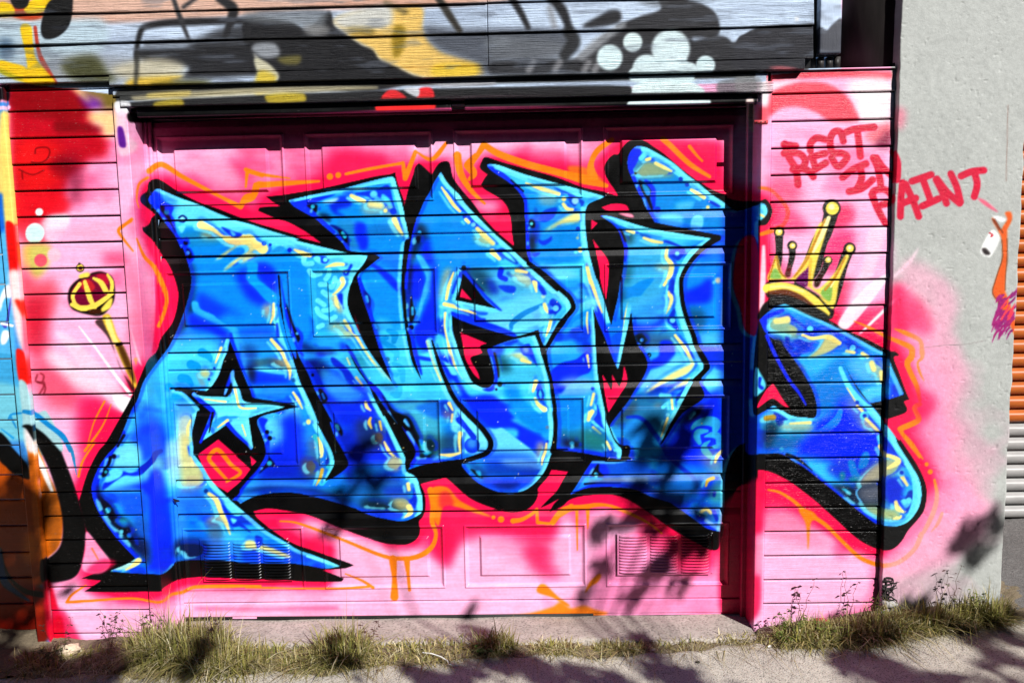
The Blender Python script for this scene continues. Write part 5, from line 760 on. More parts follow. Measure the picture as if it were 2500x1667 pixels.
nk_ = vnoise(90, 16, 63, 3)*.96
lay(up*np.clip((nk_-.60)*9, 0, 1), 0, 0, (120, 128, 142), .45)
# header rows and red arcs
X('A 800 620 900 610 B 700 560 C 0 520 1792 490 C 1792 530 B 700 600 A 900 690 800 700', (62,62,60), 3, .95); X('A 900 660 1792 600 B 900 590 900 610 A 930 690', (206,196,160), 4, .8)
X('C 950 505 1370 500 1370 560 960 555', (226,246,250), 2); X('C 945 640 1000 578 1200 566 1400 578 1450 640', (232,250,252), 2); X('C 930 718 950 690 1490 686 1492 715', (232,250,252), 1); X('C 1560 560 1792 540 1792 640 1560 640', (120,120,124), 4, .8)
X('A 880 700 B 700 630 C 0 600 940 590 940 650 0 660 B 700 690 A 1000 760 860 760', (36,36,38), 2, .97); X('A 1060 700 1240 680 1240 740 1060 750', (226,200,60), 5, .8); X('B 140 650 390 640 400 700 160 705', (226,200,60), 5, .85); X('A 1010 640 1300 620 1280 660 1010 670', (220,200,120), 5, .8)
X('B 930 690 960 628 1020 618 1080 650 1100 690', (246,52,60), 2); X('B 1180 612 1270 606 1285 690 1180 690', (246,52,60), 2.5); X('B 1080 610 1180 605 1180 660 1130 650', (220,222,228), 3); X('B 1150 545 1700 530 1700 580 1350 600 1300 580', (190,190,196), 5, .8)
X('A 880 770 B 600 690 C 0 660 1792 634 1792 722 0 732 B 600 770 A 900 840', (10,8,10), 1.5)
X('C 930 718 950 690 1490 686 1492 715', (232,250,252), 1)
X('B 885 745 890 725 1290 715 1290 745 900 760', (250,50,50), 1); X('A 785 700 885 700 880 770 800 775', (236,236,240), 3); X('A 800 770 860 770 870 900 940 1000 880 1060 810 1050', (250,214,228), 6, .8); X('A 805 870 840 878 862 1000 820 1005 806 950', (104,30,150), 3)
X('C 1740 680 1792 680 1792 900 1760 880', (246,226,220), 2); X('D 0 520 150 530 150 640 0 630', (150,150,150), 4, .6)
# ---- fine wear over everything: overspray specks and brush streaks
n3 = vnoise(60, 3, 21, 2); SH *= (1+((n3-.5)*(1-pillar))[..., None]*.10); n4 = vnoise(5, 4, 22, 2); SH *= (1+(n4-.5)[..., None]*.08)
np.clip(SH, 0, 255, out=SH); SH[:] = 255*(SH/255)**1.14
# ---------------------------------------------------------------- helpers
LUT = ((np.arange(256)/255.)); LUT = np.where(LUT <= .04045, LUT/12.92, ((LUT+.055)/1.055)**2.4).astype(np.float32)
def sample(P):
    """mural colour (linear albedo) for points on the wall"""
    d = P-CAM; w = d@FW
    u = 1250+FPX*(d@RT)/w; v = 833.5-FPX*(d@UP)/w
    x = np.clip((u+OX)*PS-.5, 0, WID-1.01); y = np.clip((v+OY)*PS-.5, 0, HEI-1.01)
    xi = x.astype(int); yi = y.astype(int); fx = (x-xi)[:, None]; fy = (y-yi)[:, None]
    c = (SH[yi, xi]*(1-fx)+SH[yi, xi+1]*fx)*(1-fy)+(SH[yi+1, xi]*(1-fx)+SH[yi+1, xi+1]*fx)*fy
    c = np.clip(c/255., 0, 1); lin = np.where(c <= .04045, c/12.92, ((c+.055)/1.055)**2.4)
    return np.clip(lin*.88, .002, .88)
COL = scene.collection
def link(o, parent=None):
    COL.objects.link(o)
    if parent is not None: o.parent = parent
    return o
def tag(o, label=None, cat=None, group=None, kind=None):
    if label: o['label'] = label
    if cat: o['category'] = cat
    if group: o['group'] = group
    if kind: o['kind'] = kind
    return o
def empty(name, loc, label=None, cat=None, group=None):
    o = bpy.data.objects.new(name, None); o.location = loc; link(o); return tag(o, label, cat, group)
def mesh(name, V, Fq, mat, parent=None, paint=None, smooth=False):
    """V (n,3) world points, Fq (m,k) faces; parents keep their own location"""
    V = np.asarray(V, np.float32); Fq = np.asarray(Fq, np.int32); m, k = Fq.shape
    if paint is True: paint = sample(V.astype(float))
    off = np.zeros(3, np.float32)
    p = parent
    while p is not None: off += np.array(p.location, np.float32); p = p.parent
    me = bpy.data.meshes.new(name)
    me.vertices.add(len(V)); me.vertices.foreach_set('co', (V-off).ravel())
    me.loops.add(m*k); me.loops.foreach_set('vertex_index', Fq.ravel())
    me.polygons.add(m); me.polygons.foreach_set('loop_start', np.arange(0, m*k, k, dtype=np.int32))
    if smooth: me.polygons.foreach_set('use_smooth', np.ones(m, bool))
    me.update(calc_edges=True)
    if paint is not None:
        a = me.color_attributes.new('paint', 'FLOAT_COLOR', 'POINT')
        a.data.foreach_set('color', np.c_[paint, np.ones(len(V))].astype(np.float32).ravel())
    me.materials.append(mat)
    return link(bpy.data.objects.new(name, me), parent)
def gridfaces(r, c):
    i = np.arange((r-1)*c).reshape(r-1, c)[:, :-1].ravel()
    return np.stack([i, i+1, i+c+1, i+c], 1)          # rows go down, columns go right: normals face the street
def sheet(name, xs, zs, ys, mat, parent, paint=True, smooth=False):
    """a strip of wall: columns xs, rows zs (top to bottom), ys (rows, cols) or (rows,)"""
    R, C = len(zs), len(xs)
    Y = np.broadcast_to(np.asarray(ys, float).reshape(R, -1), (R, C))
    P = np.stack([np.broadcast_to(xs, (R, C)), Y, np.broadcast_to(np.asarray(zs)[:, None], (R, C))], -1).reshape(-1, 3)
    f = gridfaces(R, C)[:, ::-1]
    return mesh(name, P, f, mat, parent, paint, smooth)
STEP = .0038
def lin(a, b, step=STEP): return np.linspace(a, b, max(2, int(abs(b-a)/step)+1))
rng = np.random.default_rng(5)
def board(name, x0, x1, ztop, zbot, yf, parent, mat, thick=.02, step=STEP, bev=.0022, tilt=0., rough=.0005, paint=True):
    """one plank: front with eased edges, returns on all four sides; tilt leans the bottom edge out"""
    xs = np.r_[x0, x0, lin(x0+bev, x1-bev, step), x1, x1]
    zi = lin(ztop-bev, zbot+bev, step)
    zs = np.r_[ztop, ztop, zi, zbot, zbot]
    R, C = len(zs), len(xs)
    t = (ztop-zs)/(ztop-zbot)
    Y = np.full((R, C), yf)-(tilt*t)[:, None]
    ph = rng.random(4)*6.3
    Y += rough*np.sin(xs*3.1+ph[0])[None]+rough*.6*np.sin(xs*9.7+ph[1])[None]
    Y[1, :] += bev; Y[-2, :] += bev; Y[:, 1] += bev*.8; Y[:, -2] += bev*.8
    Y[0, :] = yf+thick; Y[-1, :] = yf+thick; Y[:, 0] = yf+thick; Y[:, -1] = yf+thick
    Z = np.broadcast_to(zs[:, None], (R, C)).copy(); e = rough*1.2
    Z[1] += e*np.sin(xs*7+ph[2]); Z[-2] += e*np.sin(xs*5+ph[3])
    P = np.stack([np.broadcast_to(xs, (R, C)), Y, Z], -1).reshape(-1, 3)
    return mesh(name, P, gridfaces(R, C)[:, ::-1], mat, parent, paint)
def boxv(x0, x1, y0, y1, z0, z1):
    V = [(x, y, z) for x in (x0, x1) for y in (y0, y1) for z in (z0, z1)]
    Fq = [(0, 1, 3, 2), (4, 6, 7, 5), (0, 4, 5, 1), (2, 3, 7, 6), (0, 2, 6, 4), (1, 5, 7, 3)]
    return np.array(V, float), np.array(Fq)
def box(name, x0, x1, y0, y1, z0, z1, mat, parent=None, paint=None):
    V, Fq = boxv(x0, x1, y0, y1, z0, z1)
    return mesh(name, V, Fq, mat, parent, paint)
# ---------------------------------------------------------------- materials
def newmat(name):
    m = bpy.data.materials.new(name); m.use_nodes = True; n = m.node_tree.nodes; b = n['Principled BSDF']
    return m, m.node_tree, b
def nd(t, typ, **kw):
    x = t.nodes.new(typ)
    for k, v in kw.items(): setattr(x, k, v)
    return x
def coords(t, scale):
    g = nd(t, 'ShaderNodeNewGeometry'); mp = nd(t, 'ShaderNodeMapping'); mp.inputs['Scale'].default_value = scale
    t.links.new(g.outputs['Position'], mp.inputs['Vector']); return mp.outputs[0]
def noise(t, vec, scale=1., detail=4., rough=.55):
    x = nd(t, 'ShaderNodeTexNoise'); x.inputs['Scale'].default_value = scale; x.inputs['Detail'].default_value = detail; x.inputs['Roughness'].default_value = rough
    t.links.new(vec, x.inputs['Vector']); return x.outputs['Fac']
def mapr(t, v, a, b, c, d):
    x = nd(t, 'ShaderNodeMapRange'); x.inputs[1].default_value = a; x.inputs[2].default_value = b; x.inputs[3].default_value = c; x.inputs[4].default_value = d
    t.links.new(v, x.inputs[0]); return x.outputs[0]
def mul(t, a, b):
    x = nd(t, 'ShaderNodeMath', operation='MULTIPLY'); t.links.new(a, x.inputs[0])
    if isinstance(b, (int, float)): x.inputs[1].default_value = b
    else: t.links.new(b, x.inputs[1])
    return x.outputs[0]
def add(t, a, b):
    x = nd(t, 'ShaderNodeMath', operation='ADD'); t.links.new(a, x.inputs[0]); t.links.new(b, x.inputs[1]); return x.outputs[0]
def bump(t, b, h, strength, dist):
    x = nd(t, 'ShaderNodeBump'); x.inputs['Strength'].default_value = strength; x.inputs['Distance'].default_value = dist
    t.links.new(h, x.inputs['Height']); t.links.new(x.outputs[0], b.inputs['Normal'])
def scaled(t, col, fac):
    x = nd(t, 'ShaderNodeVectorMath', operation='SCALE'); t.links.new(col, x.inputs[0]); t.links.new(fac, x.inputs['Scale']); return x.outputs[0]
def paintmat(name, grain, gstr, gdist, rough, spec, glint=.0, gv=.05):
    """spray paint over a surface; grain = (x,y,z) frequency of the relief under it"""
    m, t, b = newmat(name)
    a = nd(t, 'ShaderNodeAttribute', attribute_name='paint')
    g1 = noise(t, coords(t, grain), 1., 5., .62); g2 = noise(t, coords(t, (9, 9, 9)), 1., 4., .6); g3 = noise(t, coords(t, (420, 420, 420)), 1., 2., .5)
    v = add(t, mapr(t, g2, .3, .7, .90, 1.03), mapr(t, g1, .3, .7, -gv, gv))
    col = scaled(t, a.outputs['Color'], v)
    if glint:                                   # pale specks painted into the colour as sun glints on the grain
        f = mapr(t, noise(t, coords(t, (60, 60, 340)), 1., 3., .7), .66, .72, 0, glint)
        mx = nd(t, 'ShaderNodeMix', data_type='RGBA'); t.links.new(f, mx.inputs[0]); t.links.new(col, mx.inputs[6]); mx.inputs[7].default_value = (.55, .5, .5, 1); col = mx.outputs[2]
    t.links.new(col, b.inputs['Base Color'])
    t.links.new(mapr(t, g2, .3, .7, rough-.08, rough+.1), b.inputs['Roughness']); b.inputs['Specular IOR Level'].default_value = spec
    bump(t, b, add(t, g1, mul(t, g3, .35)), gstr, gdist)
    return m
M_BOARD = paintmat('painted_wood', (14, 40, 260), .55, .0024, .34, .2, .25)
M_BOARD2 = paintmat('painted_wood_glints', (12, 40, 300), .7, .003, .27, .2, .8)  # its pale specks are glints set in the base colour
M_UPPER = paintmat('painted_rough_wood', (9, 30, 190), 1., .010, .42, .28, .10, .09)
M_DOOR = paintmat('painted_steel', (10, 20, 330), .40, .0013, .30, .3)
M_TRIM = paintmat('painted_trim', (120, 120, 10), .5, .0016, .40, .28, .08)
M_STUCCO = paintmat('painted_stucco', (34, 34, 34), .40, .006, .62, .22, .0, .07)
def plain(name, col, rough=.6, scale=(40, 40, 40), var=.25, bstr=.4, bdist=.003, spec=.4):
    m, t, b = newmat(name)
    n = noise(t, coords(t, scale), 1., 5., .6); rgb = nd(t, 'ShaderNodeRGB'); rgb.outputs[0].default_value = (*col, 1)
    t.links.new(scaled(t, rgb.outputs[0], mapr(t, n, .3, .7, 1-var, 1+var)), b.inputs['Base Color'])
    b.inputs['Roughness'].default_value = rough; b.inputs['Specular IOR Level'].default_value = spec; bump(t, b, n, bstr, bdist); return m
M_DARK = plain('dark_sheathing', (.012, .011, .011), .85)
M_BROWN = plain('dark_brown_boards', (.022, .018, .017), .55, (20, 20, 4), .4)
M_RUST = plain('red_painted_metal', (.55, .06, .07), .45, (90, 90, 90))
M_RUBBER = plain('black_rubber', (.01, .01, .01), .7)
# ---------------------------------------------------------------- the building
SIL_X = (-2.141, -1.694, 1.000, 1.502)
def gl(x): return np.interp(x, (-8, -2, -1.3, 0, .9, 1.25, 1.6, 2, 3, 8), (-.08, .006, .014, .018, .022, .046, .085, .11, .14, .24))                                    # the street climbs to the right
bld = empty('garage_building', (-.3, .05, 0), 'wooden garage building with horizontal siding covered in graffiti', 'building')
sid = mesh('siding', *boxv(-2.15, -1.66, .014, .06, -.35, 2.46), M_DARK, bld)
tag(sid, 'narrow painted boards left of the garage door')
sid2 = mesh('siding', *boxv(.99, 1.515, .014, .06, -.3, 2.40), M_DARK, bld)
tag(sid2, 'narrow painted boards between garage door and grey pillar')
GAP = .0075
tops = [2.4085]+[2.30-.108*k for k in range(24)]
for k in range(len(tops)-1):
    a, b_ = tops[k], tops[k+1]
    j = rng.random()*.002
    if k == 0:
        board('board', SIL_X[0], SIL_X[1], 2.455, 2.385+GAP, 0., sid, M_BOARD); board('board', SIL_X[0], SIL_X[1], 2.385, b_+GAP, -j, sid, M_BOARD)
        board('board', SIL_X[2]+.004, SIL_X[3], 2.392, b_+GAP, -j, sid2, M_BOARD2)
        continue
    board('board', SIL_X[0], SIL_X[1], a, b_+GAP, -j, sid, M_BOARD, tilt=.002)
    if k < 23: board('board', SIL_X[2]+.004, SIL_X[3]-rng.random()*.003, a, b_+GAP, -rng.random()*.002, sid2, M_BOARD2, tilt=.002)
board('ledge', SIL_X[2]+.004, SIL_X[3]-.004, 2.400, 2.393, -.012, bld, M_BOARD, thick=.05)
# corner strip beside the neighbour's opening
board('corner_board', -2.203, -2.1435, 2.40, -.30, -.022, bld, M_TRIM, thick=.10)
# upper siding: wide lapped boards
usid = mesh('upper_siding', *boxv(-2.6, 1.16, .004, .06, 2.40, 3.9), M_DARK, bld); tag(usid, 'wide rough boards above the garage door with spray paint')
SEAM = -.1425
ul = [2.437, 2.565, 2.683, 2.81]
for k in range(3):
    zb, zt = ul[k], ul[k+1]
    for x0, x1 in ((-2.34, SEAM-.001), (SEAM+.001, 1.160)):
        board('board', x0, x1, zt-.002, zb, -.018, usid, M_UPPER, tilt=.011, thick=.022, rough=.0012)
board('skirt_board', -1.69, 1.125, 2.434, 2.394, -.034, bld, M_UPPER, thick=.04, tilt=.003)
board('skirt_board', -2.34, -1.694, 2.434, 2.414, -.020, bld, M_UPPER, thick=.026, tilt=.004)
zt = ul[3]
while zt < 3.8:                                                  # above the picture
    board('board', -2.34, 1.160, zt+.124, zt+.002, -.018, usid, M_UPPER, tilt=.011, thick=.022, step=.03); zt += .126
board('corner_board', 1.183, 1.268, 3.9, 2.452, -.030, bld, M_TRIM, thick=.06, step=.006)
box('shadow_gap', 1.160, 1.184, .01, .05, 2.40, 3.9, M_DARK, bld)
box('recess_panel', 1.268, 1.53, .03, .06, 2.40, 3.9, M_BROWN, bld)
for bx in (1.19, 1.225, 1.255): box('bracket', bx, bx+.022, -.004, .03, 2.401, 2.445, M_BROWN, bld)
# frame of the big door
fr = mesh('door_frame', *boxv(-1.70, .995, .142, .20, 2.0, 2.45), M_DARK, bld)
OPL, OPR, OPT = -1.632, .960, 2.282
board('casing', -1.690, OPL, 2.345, -.20, -.020, fr, M_TRIM, thick=.12)
board('casing', OPR, 1.000, 2.345, -.12, -.020, fr, M_TRIM, thick=.12)
def jamb(x, flip, z0, z1):
    ys = lin(-.0185, .10, .004); zs = lin(z1, z0, .0045); R, C = len(zs), len(ys)
    P = np.stack([np.full((R, C), x), np.broadcast_to(ys, (R, C)), np.broadcast_to(zs[:, None], (R, C))], -1).reshape(-1, 3)
    f = gridfaces(R, C); mesh('jamb', P, f if flip else f[:, ::-1], M_TRIM, fr, True)
jamb(OPL+.0012, True, -.2, 2.30); jamb(OPR-.0012, False, -.12, 2.30)
board('door_stop', OPL-.012, -1.6175, 2.30, -.15, .100, fr, M_TRIM, thick=.03); board('door_stop', .938, OPR+.012, 2.30, -.1, .100, fr, M_TRIM, thick=.03)
board('door_stop', -1.617, -1.604, 2.28, .02, .112, fr, M_TRIM, thick=.018)
board('header_board', -1.690, .985, 2.386, 2.352, -.014, fr, M_UPPER, thick=.04)
board('header_board', -1.655, 1.003, 2.350, 2.309, -.029, fr, M_UPPER, thick=.05)
board('head_strip', -1.60, -.30, 2.3085, 2.272, -.006, fr, M_TRIM, thick=.03); board('head_strip', -.245, OPR, 2.3085, 2.274, -.004, fr, M_TRIM, thick=.03)
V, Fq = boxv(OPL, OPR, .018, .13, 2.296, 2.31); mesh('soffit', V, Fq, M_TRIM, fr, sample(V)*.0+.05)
h = box('hinge_plate', .930, .985, -.0235, -.0195, 2.185, 2.200, M_RUST, fr)
for hx in (.938, .955, .972): box('screw', hx, hx+.004, -.0255, -.0234, 2.190, 2.194, M_RUBBER, h)
# ---------------------------------------------------------------- the sectional garage door
DY = .130
gd = empty('garage_door', (-.34, DY, .03), 'closed sectional garage door with raised panels under a big blue graffiti word', 'garage door')
DX0, DX1 = -1.606, .946
zj = [2.354, 1.773, 1.192, .611, .036]
cols = [(-1.592, -1.036), (-.950, -.394), (-.308, .248), (.334, .890)]
def base_relief(s):
    d = np.zeros_like(s)
    for s0 in (.074, .496):
        e = s-s0
        d = np.where((e > 0) & (e < .034), -.0135*np.clip(1-(e-.003)/.031, 0, 1), d)
    d = np.where(s < .074, .0015, d); d = np.where(s > .53, .0015, d)
    for e in (s, .581-s): d = np.where(e < .004, -.009*(1-e/.004), d)
    return d
def panel_relief(X, S):
    """S measured down from the section top; rectangular pressed panel"""
    def one(ex, ez):
        e = np.minimum(ex, ez)
        d = np.where(e < .012, .0062*np.sin(np.pi*np.clip(e/.012, 0, 1)), -.0070)
        d = np.where((e >= .012) & (e < .024), -.0070*np.sin(np.pi*.5*np.clip((e-.012)/.010, 0, 1)), d)
        k = np.minimum(ex-.071, ez-.053)
        return np.where(k > 0, -.0070+.0110*np.clip(k/.010, 0, 1), d)
    return one
for q in range(4):
    zt_, zb_ = zj[q], zj[q+1]
    xs = lin(DX0, DX1); s = np.unique(np.r_[lin(0, zt_-zb_, .0037), .0739, .0741, .0765, .4959, .4961, .4985]); zs = zt_-s
    xs = np.unique(np.r_[xs, [v for c_ in cols for v in c_]]); s = np.unique(np.r_[s, .141, .440]); zs = zt_-s
    base = base_relief(s)
    R, C = len(s), len(xs)
    Y = DY-np.broadcast_to(base[:, None], (R, C)).copy()
    Y += .0012*np.sin(xs*2.3+q)[None]+.0006*np.sin(xs*11)[None]
    P = np.stack([np.broadcast_to(xs, (R, C)), Y, np.broadcast_to(zs[:, None], (R, C))], -1)
    f = gridfaces(R, C)[:, ::-1]
    xc = (xs[:-1]+xs[1:])/2; sc = (s[:-1]+s[1:])/2
    hole = np.zeros((R-1, C-1), bool); zr = (sc > .141) & (sc < .440)
    for c0, c1 in cols: hole |= zr[:, None] & ((xc > c0) & (xc < c1))[None]
    V = P.reshape(-1, 3); f = f[~hole.ravel()]
    use = np.zeros(len(V), bool); use[f.ravel()] = True; idx = np.cumsum(use)-1
    sec = mesh('door_section', V[use], idx[f], M_DOOR, gd, True)
    sec['label'] = ('top', 'second', 'third', 'bottom')[q]+' section of the garage door'
    for ci, (c0, c1) in enumerate(cols):
        kx = np.flatnonzero((xs >= c0-1e-9) & (xs <= c1+1e-9)); kz = np.flatnonzero((s >= .141-1e-9) & (s <= .440+1e-9))
        x2 = np.unique(np.r_[xs[kx], c0+.012, c0+.0125, c1-.012, c1-.0125, c0+.071, c1-.071, c0+.081, c1-.081]); s2 = np.unique(np.r_[s[kz], .153, .1535, .428, .4275, .194, .204, .387, .377])
        ex = np.minimum(x2-c0, c1-x2)[None]; ez = np.minimum(s2-.141, .440-s2)[:, None]
        d = panel_relief(x2, s2)(np.broadcast_to(ex, (len(s2), len(x2))), np.broadcast_to(ez, (len(s2), len(x2))))
        y2 = DY-d+.0012*np.sin(x2*2.3+q)[None]+.0006*np.sin(x2*11)[None]
        sheet('panel', x2, zt_-s2, y2, M_DOOR, sec)
# bottom rail and rubber
board('bottom_rail', DX0, DX1, .1105, .046, DY-.006, gd, M_DOOR, thick=.03)
box('weather_strip', DX0, DX1, DY-.002, DY+.02, .018, .045, M_RUBBER, gd)
# louvred vents in the two outer panels of the bottom section
def vent(x0, x1, z0, z1, lab):
    vx, vz = (x0+x1)/2, z0
    fo = .008; P = []; fq = []
    yb = DY+.004
    v = sheet('vent_grille', lin(x0-fo, x1+fo), lin(z1+fo, z0-fo), np.full(len(lin(z1+fo, z0-fo)), yb-.0095), M_DOOR, gd); v['label'] = lab
    n = 13; w = (x1-x0-.026)/3; p = (z1-z0)/n
    for c in range(3):
        a = x0+c*(w+.013)
        for r in range(n):
            zt2 = z1-r*p; xs2 = lin(a, a+w, .0045); g = np.sin(np.linspace(0, np.pi, len(xs2)))**.35
            t = np.linspace(0, 1, 6); prof = np.array([.0, .0062, .0105, .0128, .0100, .0])      # a pressed hood, open below
            zs2 = zt2-t*p*.86
            sheet('louvre', xs2, zs2, yb-.010-prof[:, None]*g[None]-.0002, M_DOOR, v, True, True)
a1 = at(1511, 1304, DY); a2 = at(1730, 1396, DY); vent(a1[0], a2[0], a2[2], a1[2], 'louvred vent in the right bottom panel')
a1 = at(497, 1322, DY); a2 = at(712, 1412, DY); vent(a1[0], a2[0], a2[2], a1[2], 'louvred vent in the left bottom panel, half painted black')
# torn flap of the weather seal at the left jamb
P = np.array([[-1.612, .10, .62], [-1.600, .096, .60], [-1.574, .088, .607], [-1.575, .09, .613], [-1.600, .099, .612]]); mesh('torn_seal', P, np.array([[0, 1, 2, 3], [0, 3, 4, 4]])[:1], M_RUBBER, gd)
# ---------------------------------------------------------------- neighbour's door at the left edge
nd_ = empty('garage_door', (-3.2, .11, -.1), 'neighbouring garage door at the left edge, painted pale blue above and orange below', 'garage door')
zz = [2.26, 2.18, 2.005, 1.72, 1.59, 1.425, 1.26, 1.10, .985, .87, .735, .62, .50, .375, .255, .13, 0., -.12]
for k in range(len(zz)-1):
    board('board', -2.52, -2.17, zz[k]-.003, zz[k+1]+.003, .105, nd_, M_DOOR, thick=.02)
    board('board', -4.6, -2.523, zz[k]-.003, zz[k+1]+.003, .105, nd_, M_DOOR, thick=.02, step=.05)
tag(box('lintel', -4.7, -2.205, -.02, .12, 2.27, 2.40, M_DARK, bld), 'dark lintel over the neighbouring door')
board('siding_above', -4.7, -2.345, 3.9, 2.40, -.012, bld, M_UPPER, step=.06)
# ---------------------------------------------------------------- grey concrete pillar
PX0, PX1, PY = 1.503, 2.012, -.030
zs = np.r_[lin(3.0, -.2, .0042)]; xs = lin(PX0+.006, PX1-.006, .0042); xs = np.r_[PX0, PX0, PX0+.002, xs, PX1-.002, PX1, PX1]
R, C = len(zs), len(xs)
Y = np.full((R, C), PY); X = np.broadcast_to(xs, (R, C)).copy()
def gnoise(R, C, cell, seed):
    g = np.random.default_rng(seed).random((int(R/cell)+3, int(C/cell)+3)); y = np.arange(R)/cell; x = np.arange(C)/cell
    yi = y.astype(int); xi = x.astype(int); fy = (y-yi)[:, None]; fx = (x-xi)[None]; fy = fy*fy*(3-2*fy); fx = fx*fx*(3-2*fx)
    a = g[yi][:, xi]; b = g[yi][:, xi+1]; c = g[yi+1][:, xi]; d = g[yi+1][:, xi+1]
    return (a*(1-fx)+b*fx)*(1-fy)+(c*(1-fx)+d*fx)*fy
Y += (gnoise(R, C, 60, 1)-.5)*.006+(gnoise(R, C, 23, 2)-.5)*.0010+(gnoise(R, C, 5, 3)-.5)*.0005
pits = gnoise(R, C, 3, 9); Y += np.where(pits > .93, .0025, 0)
X[:, :3] += ((gnoise(R, 3, 9, 4)-.5)*.004); X[:, -3:] += ((gnoise(R, 3, 14, 5)-.5)*.008)
for c_, y_ in ((0, .75), (1, .006), (-1, .75), (-2, .008)): Y[:, c_] = PY+y_
X[:, 1] = X[:, 0]; X[:, -2] = X[:, -1]
P = np.stack([X, Y, np.broadcast_to(zs[:, None], (R, C))], -1).reshape(-1, 3)
pl = mesh('concrete_pillar', P, gridfaces(R, C)[:, ::-1], M_STUCCO, None, True, True)
tag(pl, 'grey stucco pillar with pink mist, PAINT lettering and a painted hand', 'pillar')
box('shadow_gap', 1.4985, 1.5035, .012, .05, -.2, 2.42, M_DARK, bld)
# ---------------------------------------------------------------- roll-up shutter at the right edge
def flat(name, col, rough=.45): return plain(name, col, rough, (12, 12, 60), .14, .3, .001)
M_ORANGE = flat('orange_enamel', (.42, .10, .014)); M_GREY = flat('grey_enamel', (.32, .31, .30))
sh = empty('roll_up_shutter', (3.0, .80, .2), 'orange and grey roll-up shutter behind the grey pillar', 'shutter')
z = .235; k = 0; slat_me = {}
while z < 3.2:
    h_ = .074; M = M_ORANGE if z > .69 else M_GREY
    if M.name not in slat_me:
        pr = [(0, .012), (.003, .0), (.012, -.016), (.040, -.022), (.056, -.014), (.060, .006), (.074, .012)]
        V = np.array([(x, y, zz_) for zz_, y in pr for x in (-.75, 1.2)]); Fq = np.array([(2*i, 2*i+1, 2*i+3, 2*i+2) for i in range(len(pr)-1)])
        o = mesh('slat', V+np.array([3., .8, z]), Fq, M, sh); slat_me[M.name] = (o.data, z)
    else:
        me, z0 = slat_me[M.name]; o = bpy.data.objects.new('slat', me); link(o, sh); o.location = (0, 0, z-z0)
    z += h_
box('shutter_backing', 2.2, 4.2, .815, .85, .15, 3.3, M_DARK, sh)
# ---------------------------------------------------------------- ground
def ground_mat(name, c1, c2, c3, fine, spots, crack=0., bd=.004):
    m, t, b = newmat(name)
    n1 = noise(t, coords(t, (2.2, 2.2, 2.2)), 1., 6., .6); n2 = noise(t, coords(t, (fine, fine, fine)), 1., 4., .65); n3 = noise(t, coords(t, (fine*4, fine*4, fine*4)), 1., 2., .6)
    r = nd(t, 'ShaderNodeValToRGB'); r.color_ramp.elements[0].color = (*c1, 1); r.color_ramp.elements[1].color = (*c3, 1); r.color_ramp.elements[0].position = .25; r.color_ramp.elements[1].position = .75
    e = r.color_ramp.elements.new(.5); e.color = (*c2, 1)
    s = add(t, mul(t, n1, .5), mul(t, n2, .5)); t.links.new(s, r.inputs[0])
    col = r.outputs[0]
    if spots:
        k = mapr(t, n3, .36, .47, spots, 1.); col = scaled(t, col, k)
    h = add(t, n2, mul(t, n3, .6))
    if crack:
        v = nd(t, 'ShaderNodeTexVoronoi', feature='DISTANCE_TO_EDGE'); v.inputs['Scale'].default_value = 1.
        w = nd(t, 'ShaderNodeVectorMath', operation='ADD'); nz = nd(t, 'ShaderNodeTexNoise'); nz.inputs['Scale'].default_value = 9; cc = coords(t, (1.3, 1.3, 1.3))
        t.links.new(cc, nz.inputs['Vector']); sc = nd(t, 'ShaderNodeVectorMath', operation='SCALE'); sc.inputs['Scale'].default_value = .16; t.links.new(nz.outputs['Color'], sc.inputs[0])
        t.links.new(cc, w.inputs[0]); t.links.new(sc.outputs[0], w.inputs[1]); t.links.new(w.outputs[0], v.inputs['Vector'])
        kf = mapr(t, v.outputs[0], .0, .007, .35, 1.); col = scaled(t, col, kf); h = add(t, h, mul(t, kf, 1.2))
    t.links.new(col, b.inputs['Base Color']); b.inputs['Roughness'].default_value = .85; b.inputs['Specular IOR Level'].default_value = .3
    bump(t, b, h, .6, bd); return m
M_PAVE = ground_mat('pavement_concrete', (.31, .275, .225), (.47, .425, .36), (.64, .59, .50), 44, .38, .0)
M_SOIL = ground_mat('dry_soil', (.10, .075, .05), (.20, .155, .10), (.36, .29, .19), 70, .6, 0., .012)
M_SLAB = ground_mat('threshold_concrete', (.22, .19, .165), (.37, .32, .28), (.54, .46, .41), 24, .6, 0., .005)
M_DRIVE = ground_mat('driveway_asphalt', (.08, .075, .07), (.15, .14, .135), (.26, .245, .235), 60, .45, 0., .01)
M_ASPH = ground_mat('asphalt', (.03, .03, .03), (.05, .05, .05), (.085, .08, .078), 120, .5, 0., .006)
EDGE = np.array([(-6, -.34), (-2.3, -.33), (-1.9, -.30), (-1.35, -.33), (-1.1, -.31), (-.85, -.335), (-.5, -.25), (-.1, -.19), (.2, -.205), (.45, -.215), (.75, -.16), (.95, -.13), (1.06, -.20), (1.3, -.235), (1.62, -.20), (1.9, -.15), (2.05, -.10), (2.3, .1), (2.5, .5), (6, .5)])
def edge(x): return np.interp(x, EDGE[:, 0], EDGE[:, 1])+.012*np.sin(x*17)+.008*np.sin(x*41+1)
